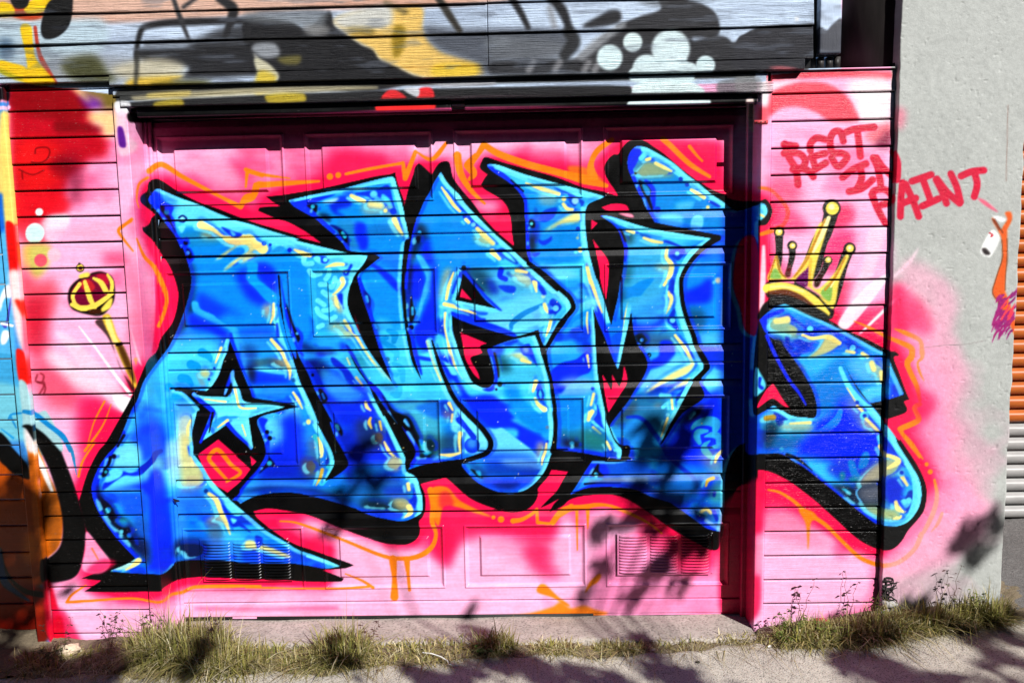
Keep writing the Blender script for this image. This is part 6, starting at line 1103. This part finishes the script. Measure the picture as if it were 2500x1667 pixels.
# pavement sheet, reaching the far side of the lane and beyond
xs = np.r_[np.linspace(-60, -3, 16)[:-1], np.linspace(-3, 3.2, 260), np.linspace(3.2, 60, 16)[1:]]
ts = np.r_[0, .004, .012, np.linspace(.02, .8, 60), .803, .81]
E_ = edge(xs); X = np.broadcast_to(xs, (len(ts), len(xs)))
Yg = E_[None]-ts[:, None]*1.4
Zg = gl(np.clip(X, -8, 8))+.012-.012*np.exp(-ts[:, None]/.006)+.004*np.sin(X*3+Yg*5)+.0025*np.sin(X*11-Yg*9)-.012*np.clip(-Yg-.2, 0, 3)-.14*(ts[:, None] > .805)
P = np.stack([X, Yg, Zg], -1).reshape(-1, 3)
pv = mesh('pavement', P, gridfaces(len(ts), len(xs))[:, ::-1], M_PAVE, None, None, True); tag(pv, kind='structure')
xs = np.r_[np.linspace(-60, -8, 14), np.linspace(-7, 7, 40), np.linspace(8, 60, 14)]; ys = np.r_[np.linspace(-.9, -3, 8), np.linspace(-4, -60, 12)]; X, Y4 = np.meshgrid(xs, ys)
rd = mesh('road', np.stack([X, Y4, gl(np.clip(X, -8, 8))-.125+.004*np.sin(X*2+Y4)], -1).reshape(-1, 3), gridfaces(len(ys), len(xs))[:, ::-1], M_ASPH, None, None, True); tag(rd, kind='structure')
# bare soil between pavement and wall
xs = np.linspace(-6, 2.6, 420); ts = np.linspace(0, 1, 34); E_ = edge(xs)-.02
Y2 = np.minimum(E_, .20)[None]*(1-ts[:, None])+.22*ts[:, None]; X = np.broadcast_to(xs, Y2.shape); rs = np.random.default_rng(4)
Z2 = gl(np.clip(X, -8, 8))+.004+.02*ts[:, None]*(X > .95)+.006*np.sin(X*23+Y2*19)+.005*np.sin(X*61)*np.sin(Y2*57)+rs.random(X.shape)*.004+.05*np.exp(-((X-1.7)/.35)**2)*ts[:, None]-.05*((X > -1.64) & (X < .965) & (Y2 > -.115))
so_ = mesh('ground', np.stack([X, Y2, Z2], -1).reshape(-1, 3), gridfaces(len(ts), len(xs))[:, ::-1], M_SOIL, None, None, True); tag(so_, kind='structure')
# concrete sill in front of the big door
xs = np.linspace(-1.628, .955, 240); ys = np.r_[np.linspace(.15, -.095, 16), -.100, -.103, -.106, -.106]; zo = np.r_[np.zeros(16), -.002, -.006, -.014, -.10]
wob = .010*np.sin(xs*9)+.006*np.sin(xs*31); X = np.broadcast_to(xs, (len(ys), len(xs)))
Y3 = ys[:, None]+np.where(np.arange(len(ys)) > 10, 1, 0)[:, None]*wob[None]; Z3 = .027+.009*(X+1.6)/2.6+zo[:, None]+.0018*np.sin(X*14+Y3*20)
sb = mesh('door_threshold', np.stack([X, Y3, Z3], -1).reshape(-1, 3), gridfaces(len(ys), len(xs))[:, ::-1], M_SLAB, None, None, True); tag(sb, kind='structure')
# asphalt apron behind the pillar
xs = np.linspace(1.9, 6, 40); ys = np.linspace(.9, -.1, 20); X, Y4 = np.meshgrid(xs, ys)
ap = mesh('driveway', np.stack([X, Y4, .135+.11*Y4+.03*(X-2.4)+.004*np.sin(X*20+Y4*13)], -1).reshape(-1, 3), gridfaces(20, 40)[:, ::-1], M_DRIVE, None, None, True); tag(ap, kind='structure')
# ---------------------------------------------------------------- grass
M_GRASS, t_, b_ = newmat('grass_blades'); a_ = nd(t_, 'ShaderNodeAttribute', attribute_name='paint'); t_.links.new(a_.outputs['Color'], b_.inputs['Base Color'])
b_.inputs['Roughness'].default_value = .5; b_.inputs['Specular IOR Level'].default_value = .3
tr_ = nd(t_, 'ShaderNodeBsdfTranslucent'); t_.links.new(a_.outputs['Color'], tr_.inputs[0]); mx_ = nd(t_, 'ShaderNodeMixShader'); mx_.inputs[0].default_value = .3
out_ = [n for n in t_.nodes if n.type == 'OUTPUT_MATERIAL'][0]; t_.links.new(b_.outputs[0], mx_.inputs[1]); t_.links.new(tr_.outputs[0], mx_.inputs[2]); t_.links.new(mx_.outputs[0], out_.inputs[0])
gr = np.random.default_rng(77)
GREENS = np.array([(.22, .22, .03), (.30, .28, .05), (.12, .15, .02), (.36, .33, .08)]); STRAW = np.array([(.46, .37, .16), (.56, .47, .24), (.36, .27, .11), (.62, .55, .34)])
def soilz(x, y): return gl(x)+.006+.02*np.clip((y-edge(x)+.02)/np.maximum(.22-edge(x), .05), 0, 1)*(x > .95)
def blades(n, cx, cy, rx, ry, h, spread, green, width=.0026, flat=0., oval=True):
    """n curved blades rooted in an ellipse; returns vertices, quads, colours"""
    a = gr.random(n)*6.283; r = np.sqrt(gr.random(n)) if oval else gr.random(n)
    x = cx+rx*r*np.cos(a); y = cy+ry*r*np.sin(a)
    y = np.where((x > -1.69) & (x < .99), np.minimum(y, -.012), np.minimum(y, -.012)); y = np.where(x > 1.5, np.minimum(y, -.045), y)
    z = soilz(x, y)-.004
    H = h*(.3+.55*gr.random(n)+.55*gr.random(n)**5)*(1-.3*r); th = np.where(gr.random(n) < .55, a+gr.normal(0, .8, n), gr.random(n)*6.283)
    lean = np.abs(gr.normal(spread, spread*.9, n))+flat*gr.random(n)
    dx, dy = np.cos(th), np.sin(th)-.25
    dy = np.where(y+dy*lean*H > -.01, -np.abs(dy)*.4, dy)
    T = np.linspace(0, 1, 5); px_ = -np.sin(th); py_ = np.cos(th)*.5
    w = width*(.6+.8*gr.random(n)); V = np.zeros((n, 5, 2, 3))
    for k, t in enumerate(T):
        bx = x+dx*lean*H*t**1.7; by = y+dy*lean*H*t**1.7; bz = z+H*(t-.42*np.minimum(lean, 1.6)*t**2.4)
        ww = w*(1-t)**.7
        V[:, k, 0] = np.stack([bx-px_*ww, by-py_*ww, bz], 1); V[:, k, 1] = np.stack([bx+px_*ww, by+py_*ww, bz], 1)
    Fq = []
    i0 = (np.arange(n)*10)[:, None]
    for k in range(4): Fq.append(np.concatenate([i0+2*k, i0+2*k+1, i0+2*k+3, i0+2*k+2], 1))
    isg = gr.random(n) < green
    c = np.where(isg[:, None], GREENS[gr.integers(0, 4, n)], STRAW[gr.integers(0, 4, n)])*(.45+.85*gr.random(n))[:, None]
    cc = np.repeat(c[:, None], 10, 1); tip = np.repeat(T, 2)[None, :, None]
    cc = cc*(1-tip*.35*isg[:, None, None])+np.array([.5, .42, .2])*tip*.35*isg[:, None, None]
    return V.reshape(-1, 3), np.concatenate(Fq), cc.reshape(-1, 3)
def weld(parts):
    Vs, Fs, Cs, o = [], [], [], 0
    for V, Fq, c in parts: Vs.append(V); Fs.append(Fq+o); Cs.append(c); o += len(V)
    return np.concatenate(Vs), np.concatenate(Fs), np.concatenate(Cs)
def plant(name, parts, lab, cat, group=None):
    V, Fq, c = weld(parts); base = V.mean(0); base[2] = V[:, 2].min()
    o = empty(name, base, lab, cat, group)
    mesh('blades', V, Fq, M_GRASS, o, c, True); return o
tufts = [  # x, y, rx, ry, n, height, spread, green, label
  (-1.50, -.17, .22, .12, 2400, .19, .6, .62, 'tall shaggy grass tuft below the left door casing, widest on the left'),
  (-1.28, -.26, .20, .09, 1700, .12, .8, .6, 'low tangled grass tuft in front of the left door casing'),
  (-.80, -.20, .11, .09, 1300, .145, .6, .68, 'dense dark green grass tuft at the pavement left of the door middle'),
  (-.93, -.26, .13, .05, 600, .07, .9, .55, 'small flattened grass tuft hugging the densest dark tuft'),
  (-.16, -.15, .10, .04, 620, .105, .5, .62, 'shaded grass tuft at the sill near the middle of the door'),
  (.10, -.165, .10, .03, 420, .06, .8, .5, 'short sparse grass tuft right of the door middle'),
  (.36, -.165, .12, .03, 520, .055, .9, .55, 'short grass tuft below the right door vent'),
  (1.16, -.13, .15, .08, 1400, .095, .65, .75, 'green leafy grass tuft at the foot of the right boards'),
  (1.42, -.15, .16, .08, 1500, .115, .65, .6, 'brownish grass tuft below the boards next to the pillar'),
  (1.66, -.13, .13, .06, 1200, .12, .6, .65, 'grass tuft growing against the left half of the pillar'),
  (1.90, -.11, .11, .05, 1100, .125, .6, .85, 'bright green grass tuft at the right corner of the pillar')]
for x, y, rx, ry, n, h, sp, g, lab in tufts:
    plant('grass_tuft', [blades(int(n*.62), x, y, rx, ry, h*1.3, sp, g, .0038), blades(int(n*.06)+4, x, y, rx*.9, ry*.6, h*2.1, .35, .25, .0013), blades(int(n*.5), x, y, rx*1.15, ry*1.2, h*.5, sp*1.5, .25, .0018, .6)], lab, 'grass', 'grass tufts along the wall')
low = []
for k in range(60):
    x = -2.15+k*.031; low.append(blades(54, x, (edge(x)-.05)/2-.03, .07, .12, .07, 1.0, .5, .0034))
for k in range(70):
    x = -.35+k*.02; low.append(blades(int(8+44*max(0, math.sin(x*9+1)*math.sin(x*23))), x, edge(x)*.74, .05, .045, .05, 1.1, .45))
for k in range(52):
    x = 1.0+k*.0195; low.append(blades(int(10+36*max(0, math.sin(x*11))), x, (edge(x))*.72, .05, .07, .07, .8, .6, .0036))
for k in range(420):                                            # straw lying on the pavement's edge
    x = -2.1+4.1*gr.random(); low.append(blades(5, x, edge(x)-.01+gr.normal(0, .02), .03, .02, .09, 1.6, .05, .0013, 1.2))
V, Fq, c = weld(low); tag(mesh('grass', V, Fq, M_GRASS, None, c, True), 'short dry grass and straw covering the soil strip', 'grass', kind='stuff')
# weeds with small leaves
def weed(x, y, h, nst, leafcol, lab, seed, lean=.25):
    r = np.random.default_rng(seed); z = soilz(np.array(x), np.array(y)); o = empty('weed', (x, y, float(z)), lab, 'weed', 'weeds by the wall'); SV, SF, SC = [], [], []; LV, LF, LC = [], [], []; ns = 0; nl = 0
    for s in range(nst):
        th = r.random()*6.28; L = h*(.5+.5*r.random()); pts_ = []
        for k in range(8):
            t = k/7; pts_.append(np.array([x+math.cos(th)*lean*L*t**1.3+.006*math.sin(k*2.1+s), min(y+math.sin(th)*lean*L*t**1.3, -.015), z+L*t]))
        for k in range(8):
            w = .0016*(1-.6*k/7); SV += [pts_[k]+(-w, 0, 0), pts_[k]+(w*.5, -w, 0), pts_[k]+(w*.5, w, 0)]
            if k: b0 = ns+3*(k-1); SF += [(b0+i, b0+(i+1) % 3, b0+3+(i+1) % 3, b0+3+i) for i in range(3)]
        ns += 24
        for k in range(3, 8):
            for q in range(int(r.random()*4)+(1 if k > 5 else 0)):
                a = r.random()*6.28; l = .008+.018*r.random()**1.5; d = np.array([math.cos(a), math.sin(a)*.7, .35*(r.random()-.3)]); e = np.cross(d, (0, 0, 1.)); e /= np.linalg.norm(e)+1e-6; c0 = pts_[k]+d*.002
                LV += [c0, c0+d*l*.5+e*l*.28, c0+d*l+np.array([0, 0, -.2*l]), c0+d*l*.5-e*l*.28]; LF.append((nl, nl+1, nl+2, nl+3)); nl += 4; cc = np.array(leafcol)*(.6+.8*r.random()); LC += [cc]*4
    mesh('stem', np.array(SV), np.array(SF), M_GRASS, o, np.tile(np.array([.16, .09, .05]), (len(SV), 1)))
    mesh('leaves', np.array(LV), np.array(LF), M_GRASS, o, np.array(LC)); return o
GL = (.05, .09, .02); RDL = (.10, .05, .04)
weed(1.10, -.10, .10, 16, (.12, .17, .03), 'leafy low green weed in the corner by the right casing', 1, .7)
weed(1.22, -.14, .07, 14, (.15, .20, .035), 'leafy low green weed among the grass below the right boards', 11, .8)
weed(1.05, -.16, .06, 12, (.13, .19, .03), 'smallest leafy green weed at the base of the right casing', 12, .9)
weed(1.15, -.05, .26, 3, RDL, 'thin dried weed before the right boards, the left one of three', 2)
weed(1.36, -.05, .28, 2, RDL, 'thin dried weed before the right boards, the middle one of three', 3)
weed(1.78, -.07, .30, 2, RDL, 'thin dark dried stalk standing against the pillar', 4, .12)
weed(-1.83, -.10, .17, 6, GL, 'dark leafy weed in front of the left boards', 5, .5)
weed(-1.62, -.12, .20, 5, (.09, .10, .03), 'leafy weed rising from the left end of the tallest grass', 13, .45)
weed(-1.36, -.14, .24, 3, RDL, 'dry reddish stalk in the tallest grass at the left casing', 14, .3)
weed(-.70, -.12, .15, 3, RDL, 'dry stalk behind the dense dark green tuft', 15, .4)
weed(1.48, -.10, .16, 6, (.11, .15, .03), 'bushy weed in front of the gap between boards and pillar', 16, .5)
weed(1.84, -.08, .17, 5, (.12, .17, .03), 'leafy weed at the right half of the pillar foot', 17, .5)
weed(-2.02, -.20, .10, 7, (.07, .10, .03), 'low weed at the far left corner of the boards', 6, .8)
weed(-1.98, -.22, .20, 2, RDL, 'thin dry weed stalk at the far left corner', 7, .3)
weed(-.20, -.20, .05, 9, (.08, .19, .025), 'small bright green clover weed at the pavement edge', 8, .9)
# litter
def leaf(x, y, s, rot, col, lab, name='dry_leaf', cat='leaf', curl=.25, group='dry leaves on the ground'):
    n = 9; V = []; r = np.random.default_rng(int(abs(x)*999+abs(y)*777))
    z = max(float(soilz(np.array(x), np.array(y))), gl(x)+.012)+.004
    for i in range(n):
        t = i/(n-1); w = .32*math.sin(math.pi*t)**.7*(1+.25*(r.random()-.5)); px_ = (t-.5)
        for sgn in (-1, 0, 1):
            lx, ly, lz = px_, sgn*w, curl*(abs(sgn)*w*1.4+(px_*px_)*.8)*(.7+.6*r.random()); V.append((x+s*(lx*math.cos(rot)-ly*math.sin(rot)), y+s*(lx*math.sin(rot)+ly*math.cos(rot)), z+s*lz))
    Fq = [(3*i+j, 3*i+j+1, 3*i+j+4, 3*i+j+3) for i in range(n-1) for j in range(2)]
    o = mesh(name, np.array(V), np.array(Fq), plain(name+'_skin', col, .7, (160, 160, 160), .25, .2, .001), None, None, True); return tag(o, lab, cat, group)
for i, (u, v, s, c_, lab) in enumerate([(515, 1620, .035, (.42, .27, .15), 'curled tan dead leaf at the pavement edge beside the white paper scrap'), (545, 1616, .03, (.45, .30, .17), 'smaller tan dead leaf touching the paper scrap'), (220, 1612, .035, (.52, .34, .22), 'pale dead leaf at the left foot of the boards'), (1596, 1588, .03, (.42, .34, .28), 'folded pale leaf alone on the pavement right of the door middle'), (2135, 1600, .022, (.28, .18, .1), 'small brown leaf in front of the right grass'), (640, 1600, .03, (.40, .26, .13), 'brown dead leaf in the grass right of the left casing')]):
    d = FW+RT*(u-1250)/FPX-UP*(v-833.5)/FPX; p = CAM+d*((.012+.02-CAM[2])/d[2]); p = CAM+d*((gl(p[0])+.014-CAM[2])/d[2])
    leaf(p[0], p[1], s, i*1.3, c_, lab)
leaf(-1.33, -.335, .04, .2, (.78, .76, .74), 'crumpled white paper scrap on the pavement below the left grass', 'paper_scrap', 'paper', .15, 'white litter')
leaf(.98, -.185, .022, .9, (.75, .73, .70), 'tiny white paper scrap near the right casing', 'paper_scrap', 'paper', .3, 'white litter')
def tube(name, P, r, mat, parent=None, n=6):
    P = np.array(P, float); r = np.broadcast_to(r, len(P)); V = []
    for k in range(len(P)):
        d = P[min(k+1, len(P)-1)]-P[max(k-1, 0)]; d /= np.linalg.norm(d)+1e-9; a = np.cross(d, (0.3, .2, 1.)); a /= np.linalg.norm(a)+1e-9; b = np.cross(d, a)
        for j in range(n): V.append(P[k]+r[k]*(a*math.cos(6.283*j/n)+b*math.sin(6.283*j/n)))
    Fq = [(k*n+j, k*n+(j+1) % n, (k+1)*n+(j+1) % n, (k+1)*n+j) for k in range(len(P)-1) for j in range(n)]
    return mesh(name, np.array(V), np.array(Fq), mat, parent, None, True)
zz_ = gl(-.38)+.03
tag(tube('string', [(-.46, -.215, zz_), (-.42, -.235, zz_+.006), (-.38, -.25, zz_), (-.35, -.27, zz_-.008), (-.345, -.29, zz_-.012), (-.30, -.30, zz_-.014)], .0025, plain('white_cord', (.7, .68, .64))), 'short white string lying across the grass edge', 'string')
# stones and a broken foot of the wall between boards and pillar
def stone(x, y, z, s, col, lab, seed, cat='stone'):
    r = np.random.default_rng(seed); V = []; n, m_ = 7, 9
    for i in range(n+1):
        for j in range(m_):
            a = math.pi*i/n; b = 6.283*j/m_; k = s*(.8+.4*r.random()); V.append((x+k*math.sin(a)*math.cos(b), y+k*.7*math.sin(a)*math.sin(b), z+k*.6*math.cos(a)))
    Fq = [(i*m_+j, i*m_+(j+1) % m_, (i+1)*m_+(j+1) % m_, (i+1)*m_+j) for i in range(n) for j in range(m_)]
    return tag(mesh('stone', np.array(V), np.array(Fq), plain('stone_face', col, .9, (90, 90, 90), .35), None), lab, cat, 'stones at the foot of the wall')
stone(1.535, -.03, .155, .036, (.42, .40, .38), 'broken pale concrete lump in the gap beside the pillar', 1)
stone(1.60, -.06, .12, .03, (.28, .03, .04), 'red painted stone in the grass at the pillar foot', 4)
stone(1.24, -.04, .075, .032, (.50, .05, .06), 'red painted stone below the right boards', 5)
stone(.66, -.29, gl(.66)+.016, .008, (.03, .028, .025), 'black pebble on the open pavement', 6)
stone(-2.0, -.13, gl(-2.0)+.02, .05, (.55, .42, .30), 'pale rough stone at the left foot of the boards', 7)
M_ROOT = plain('charred_root', (.015, .012, .011), .8)
rt_ = empty('dead_root', (1.53, -.04, .16), 'black dead roots hanging in the broken foot of the wall beside the pillar', 'root')
rr = np.random.default_rng(3)
for k in range(15):
    P = [(1.503+.012*rr.random(), -.034, .17+.10*rr.random())]; a0 = -.5+.7*rr.normal()
    for q in range(6): a0 += rr.normal()*.5-.12; P.append((P[-1][0]+.012*math.cos(a0), min(-.033, P[-1][1]+.003*rr.normal()-.001), P[-1][2]+.010*math.sin(a0)))
    tube('root', P, np.linspace(.0050*(.5+rr.random()), .001, 7), M_ROOT, rt_)
# oil spot
a_ = np.linspace(0, 6.283, 25)[:-1]; d = FW+RT*(1697-1250)/FPX-UP*(1618-833.5)/FPX; p = CAM+d*((.05-CAM[2])/d[2])
# ---------------------------------------------------------------- street tree behind the viewer (its shade falls on the wall)
M_BARK = plain('bark', (.10, .07, .05), .9, (30, 30, 6), .4, .8, .01)
M_LEAF, t_, b_ = newmat('tree_leaf'); b_.inputs['Base Color'].default_value = (.06, .11, .025, 1); b_.inputs['Roughness'].default_value = .5
n_ = noise(t_, coords(t_, (6, 6, 6)), 1., 3.); rgb_ = nd(t_, 'ShaderNodeRGB'); rgb_.outputs[0].default_value = (.065, .115, .027, 1); t_.links.new(scaled(t_, rgb_.outputs[0], mapr(t_, n_, .3, .7, .7, 1.35)), b_.inputs['Base Color'])
TB = np.array([4.3, -5.2, gl(4.3)-.2]); tr = empty('street_tree', TB, 'leafy street tree behind the viewer, casting dappled shade on wall and pavement', 'tree')
S3 = SUN/(-SUN[1])                                              # per metre towards the viewer
def hit(u, v, Y=0., zg=None):
    d = FW+RT*(u-1250)/FPX-UP*(v-833.5)/FPX
    if zg is None: return CAM+d*(Y-CAM[1])/d[1]
    p = CAM+d*((zg-CAM[2])/d[2]); return CAM+d*((gl(p[0])+.012-CAM[2])/d[2])
tr_ = np.random.default_rng(12)
cl = []                                                         # (centre, radius, leaves)
def shade(u, v, rad, n, Y=.13, ground=False, t=None):
    p = hit(u, v, Y) if not ground else hit(u, v, zg=.03)
    t = ((2.7+.4*tr_.random()) if ground else (2.8+.6*tr_.random())) if t is None else t
    cl.append((p+S3*t, rad*.9, int(n*(1.5 if ground else .95))))
# on the door
for u, v, r, n in ((1585, 1062, .05, 22), (1580, 1120, .05, 16), (1562, 1190, .05, 12), (1640, 1110, .05, 14), (1665, 1060, .04, 10), (1690, 1010, .04, 9), (1628, 1160, .05, 14), (1660, 1225, .06, 18), (1700, 1250, .05, 12),
                   (1600, 1290, .06, 14), (1548, 1272, .05, 12), (1452, 1304, .02, 5), (1465, 1392, .035, 9), (1480, 1275, .035, 7), (1640, 1360, .06, 16), (1590, 1400, .05, 12), (1560, 1440, .04, 9), (1690, 1330, .05, 12), (1540, 1480, .05, 9), (1650, 1440, .05, 9), (1420, 1450, .03, 5),
                   (880, 1110, .05, 7), (890, 1150, .05, 7), (915, 1190, .05, 7), (800, 1288, .04, 9), (840, 1210, .05, 9), (1150, 1495, .03, 7), (1600, 1230, .05, 10)):
    shade(u, v, r, n)
# on the pillar and the neighbour's door
for u, v, r, n in ((2335, 1325, .03, 8), (2370, 1300, .04, 10), (2410, 1285, .04, 10), (2438, 1262, .03, 8), (2400, 1330, .04, 9), (2370, 1365, .03, 7)): shade(u, v, r, n, -.03)
for k in range(26): shade(-40+130*tr_.random(), 1260+260*tr_.random(), .07, 14, .1)
for k in range(12): shade(-60+90*tr_.random(), 1180+120*tr_.random(), .06, 9, .1)
# on the pavement
for k in range(34): shade(-60+330*tr_.random(), 1600+90*tr_.random(), .07, 14, ground=True)
for u, v, r, n in ((1020, 1648, .06, 16), (1080, 1655, .06, 18), (1130, 1640, .05, 14), (1190, 1625, .05, 14), (1240, 1610, .06, 18), (1300, 1625, .06, 18), (1340, 1648, .06, 18), (1400, 1640, .05, 16), (1450, 1650, .05, 16), (1500, 1655, .05, 14), (1590, 1600, .02, 5), (1600, 1635, .04, 12), (1640, 1645, .05, 16), (1680, 1655, .05, 16),
                   (830, 1620, .05, 14), (1170, 1545, .04, 12), (1560, 1560, .04, 12), (1180, 1580, .04, 8), (2080, 1560, .06, 16), (2120, 1540, .06, 14), (2110, 1590, .06, 16), (2140, 1620, .06, 16), (2170, 1645, .06, 18), (2210, 1655, .06, 16), (2080, 1630, .05, 12), (2360, 1540, .04, 10), (2390, 1560, .05, 10), (2440, 1530, .05, 14), (2470, 1500, .05, 14), (2490, 1560, .05, 14), (2480, 1600, .04, 10), (2420, 1620, .03, 7), (2330, 1660, .05, 12), (2200, 1500, .05, 12), (2250, 1510, .04, 8), (2040, 1600, .04, 8), (480, 1600, .05, 12), (450, 1640, .04, 10)):
    shade(u, v, r, n, ground=True)
# the body of the crown, whose shade lies on the pavement in front of the picture
for k in range(760):
    gx = -2.6+6.2*tr_.random(); gy = -.75-2.6*tr_.random()**1.2
    cl.append((np.array([gx, gy, gl(gx)])+S3*(2.6+1.8*tr_.random()), .12+.06*tr_.random(), 30))
cen = np.array([c for c, r, n in cl])
# trunk, limbs and twigs
tube('trunk', [TB, TB+(-.05, .05, .9), TB+(-.1, .15, 1.7), TB+(-.25, .3, 2.4)], (.16, .12, .10, .085), M_BARK, tr, 10)
fork = TB+(-.25, .3, 2.4)
km = cen[tr_.choice(len(cen), 9, replace=False)]
for _ in range(12):
    lab_ = np.argmin(((cen[:, None]-km[None])**2).sum(-1), 1)
    for i in range(9):
        if (lab_ == i).any(): km[i] = cen[lab_ == i].mean(0)
brV, brF = [], []; nb = 0
def seg(P, r0, r1):
    global nb
    n = 5; P = np.array(P)
    for k, p in enumerate(P):
        d = P[min(k+1, len(P)-1)]-P[max(k-1, 0)]; d = d/(np.linalg.norm(d)+1e-9); a = np.cross(d, (.3, .2, 1.)); a /= np.linalg.norm(a)+1e-9; b = np.cross(d, a); r = r0+(r1-r0)*k/(len(P)-1)
        for j in range(n): brV.append(p+r*(a*math.cos(6.283*j/n)+b*math.sin(6.283*j/n)))
    for k in range(len(P)-1):
        for j in range(n): brF.append((nb+k*n+j, nb+k*n+(j+1) % n, nb+(k+1)*n+(j+1) % n, nb+(k+1)*n+j))
    nb += len(P)*n
for i in range(9):
    m_ = km[i]-(0, .25, .25); mid = (fork+m_)/2+(0, -.3, -.25)
    tube('limb', [fork, (fork+mid)/2+(0, -.1, -.03), mid, (mid+m_)/2+(0, -.05, 0), m_], (.06, .045, .035, .025, .016), M_BARK, tr, 8)
    for c in cen[lab_ == i]:
        b1 = m_+(c-m_)*.5+np.array([0, -.12, -.14]); seg([m_, b1, c], .007, .0022)
mesh('twigs', np.array(brV), np.array(brF), M_BARK, tr)
LV, LF = [], []; nl = 0
for c, r, n in cl:
    for k in range(n):
        p = c+tr_.normal(0, r*.62, 3); d = tr_.normal(0, 1, 3); d /= np.linalg.norm(d); e = np.cross(d, tr_.normal(0, 1, 3)); e /= np.linalg.norm(e)+1e-9; L = .075+.045*tr_.random(); g = np.cross(d, e)*L*.08
        LV += [p-d*L*.5, p-d*L*.1+e*L*.27+g, p+d*L*.5, p-d*L*.1-e*L*.27+g]; LF.append((nl, nl+1, nl+2, nl+3)); nl += 4
mesh('crown', np.array(LV), np.array(LF), M_LEAF, tr)
# ---------------------------------------------------------------- house across the lane, added unseen behind the viewer to block skylight
M_BRICK = plain('dark_brick', (.10, .05, .04), .85, (8, 8, 24), .35, .6, .01); M_PANE = plain('dark_glass', (.02, .025, .03), .12, (2, 2, 2), .1, .0, .001, .6)
hb = empty('sky_blocker_house', (0, -8.6, -.2), 'low dark brick house added unseen behind the viewer to block skylight', 'house')
box('wall', -16, 16, -12, -8.4, -.9, 5.6, M_BRICK, hb); box('parapet', -16.2, 16.2, -12.2, -8.2, 5.6, 5.85, M_DARK, hb)
for i in range(8):
    wx = -13.5+i*3.8; w = box('window', wx, wx+1.5, -8.4, -8.36, 2.9, 4.5, M_BROWN, hb); box('pane', wx+.1, wx+1.4, -8.37, -8.345, 3.0, 4.4, M_PANE, w)
box('door', 1.0, 2.0, -8.4, -8.35, -.3, 2.1, M_BROWN, hb)
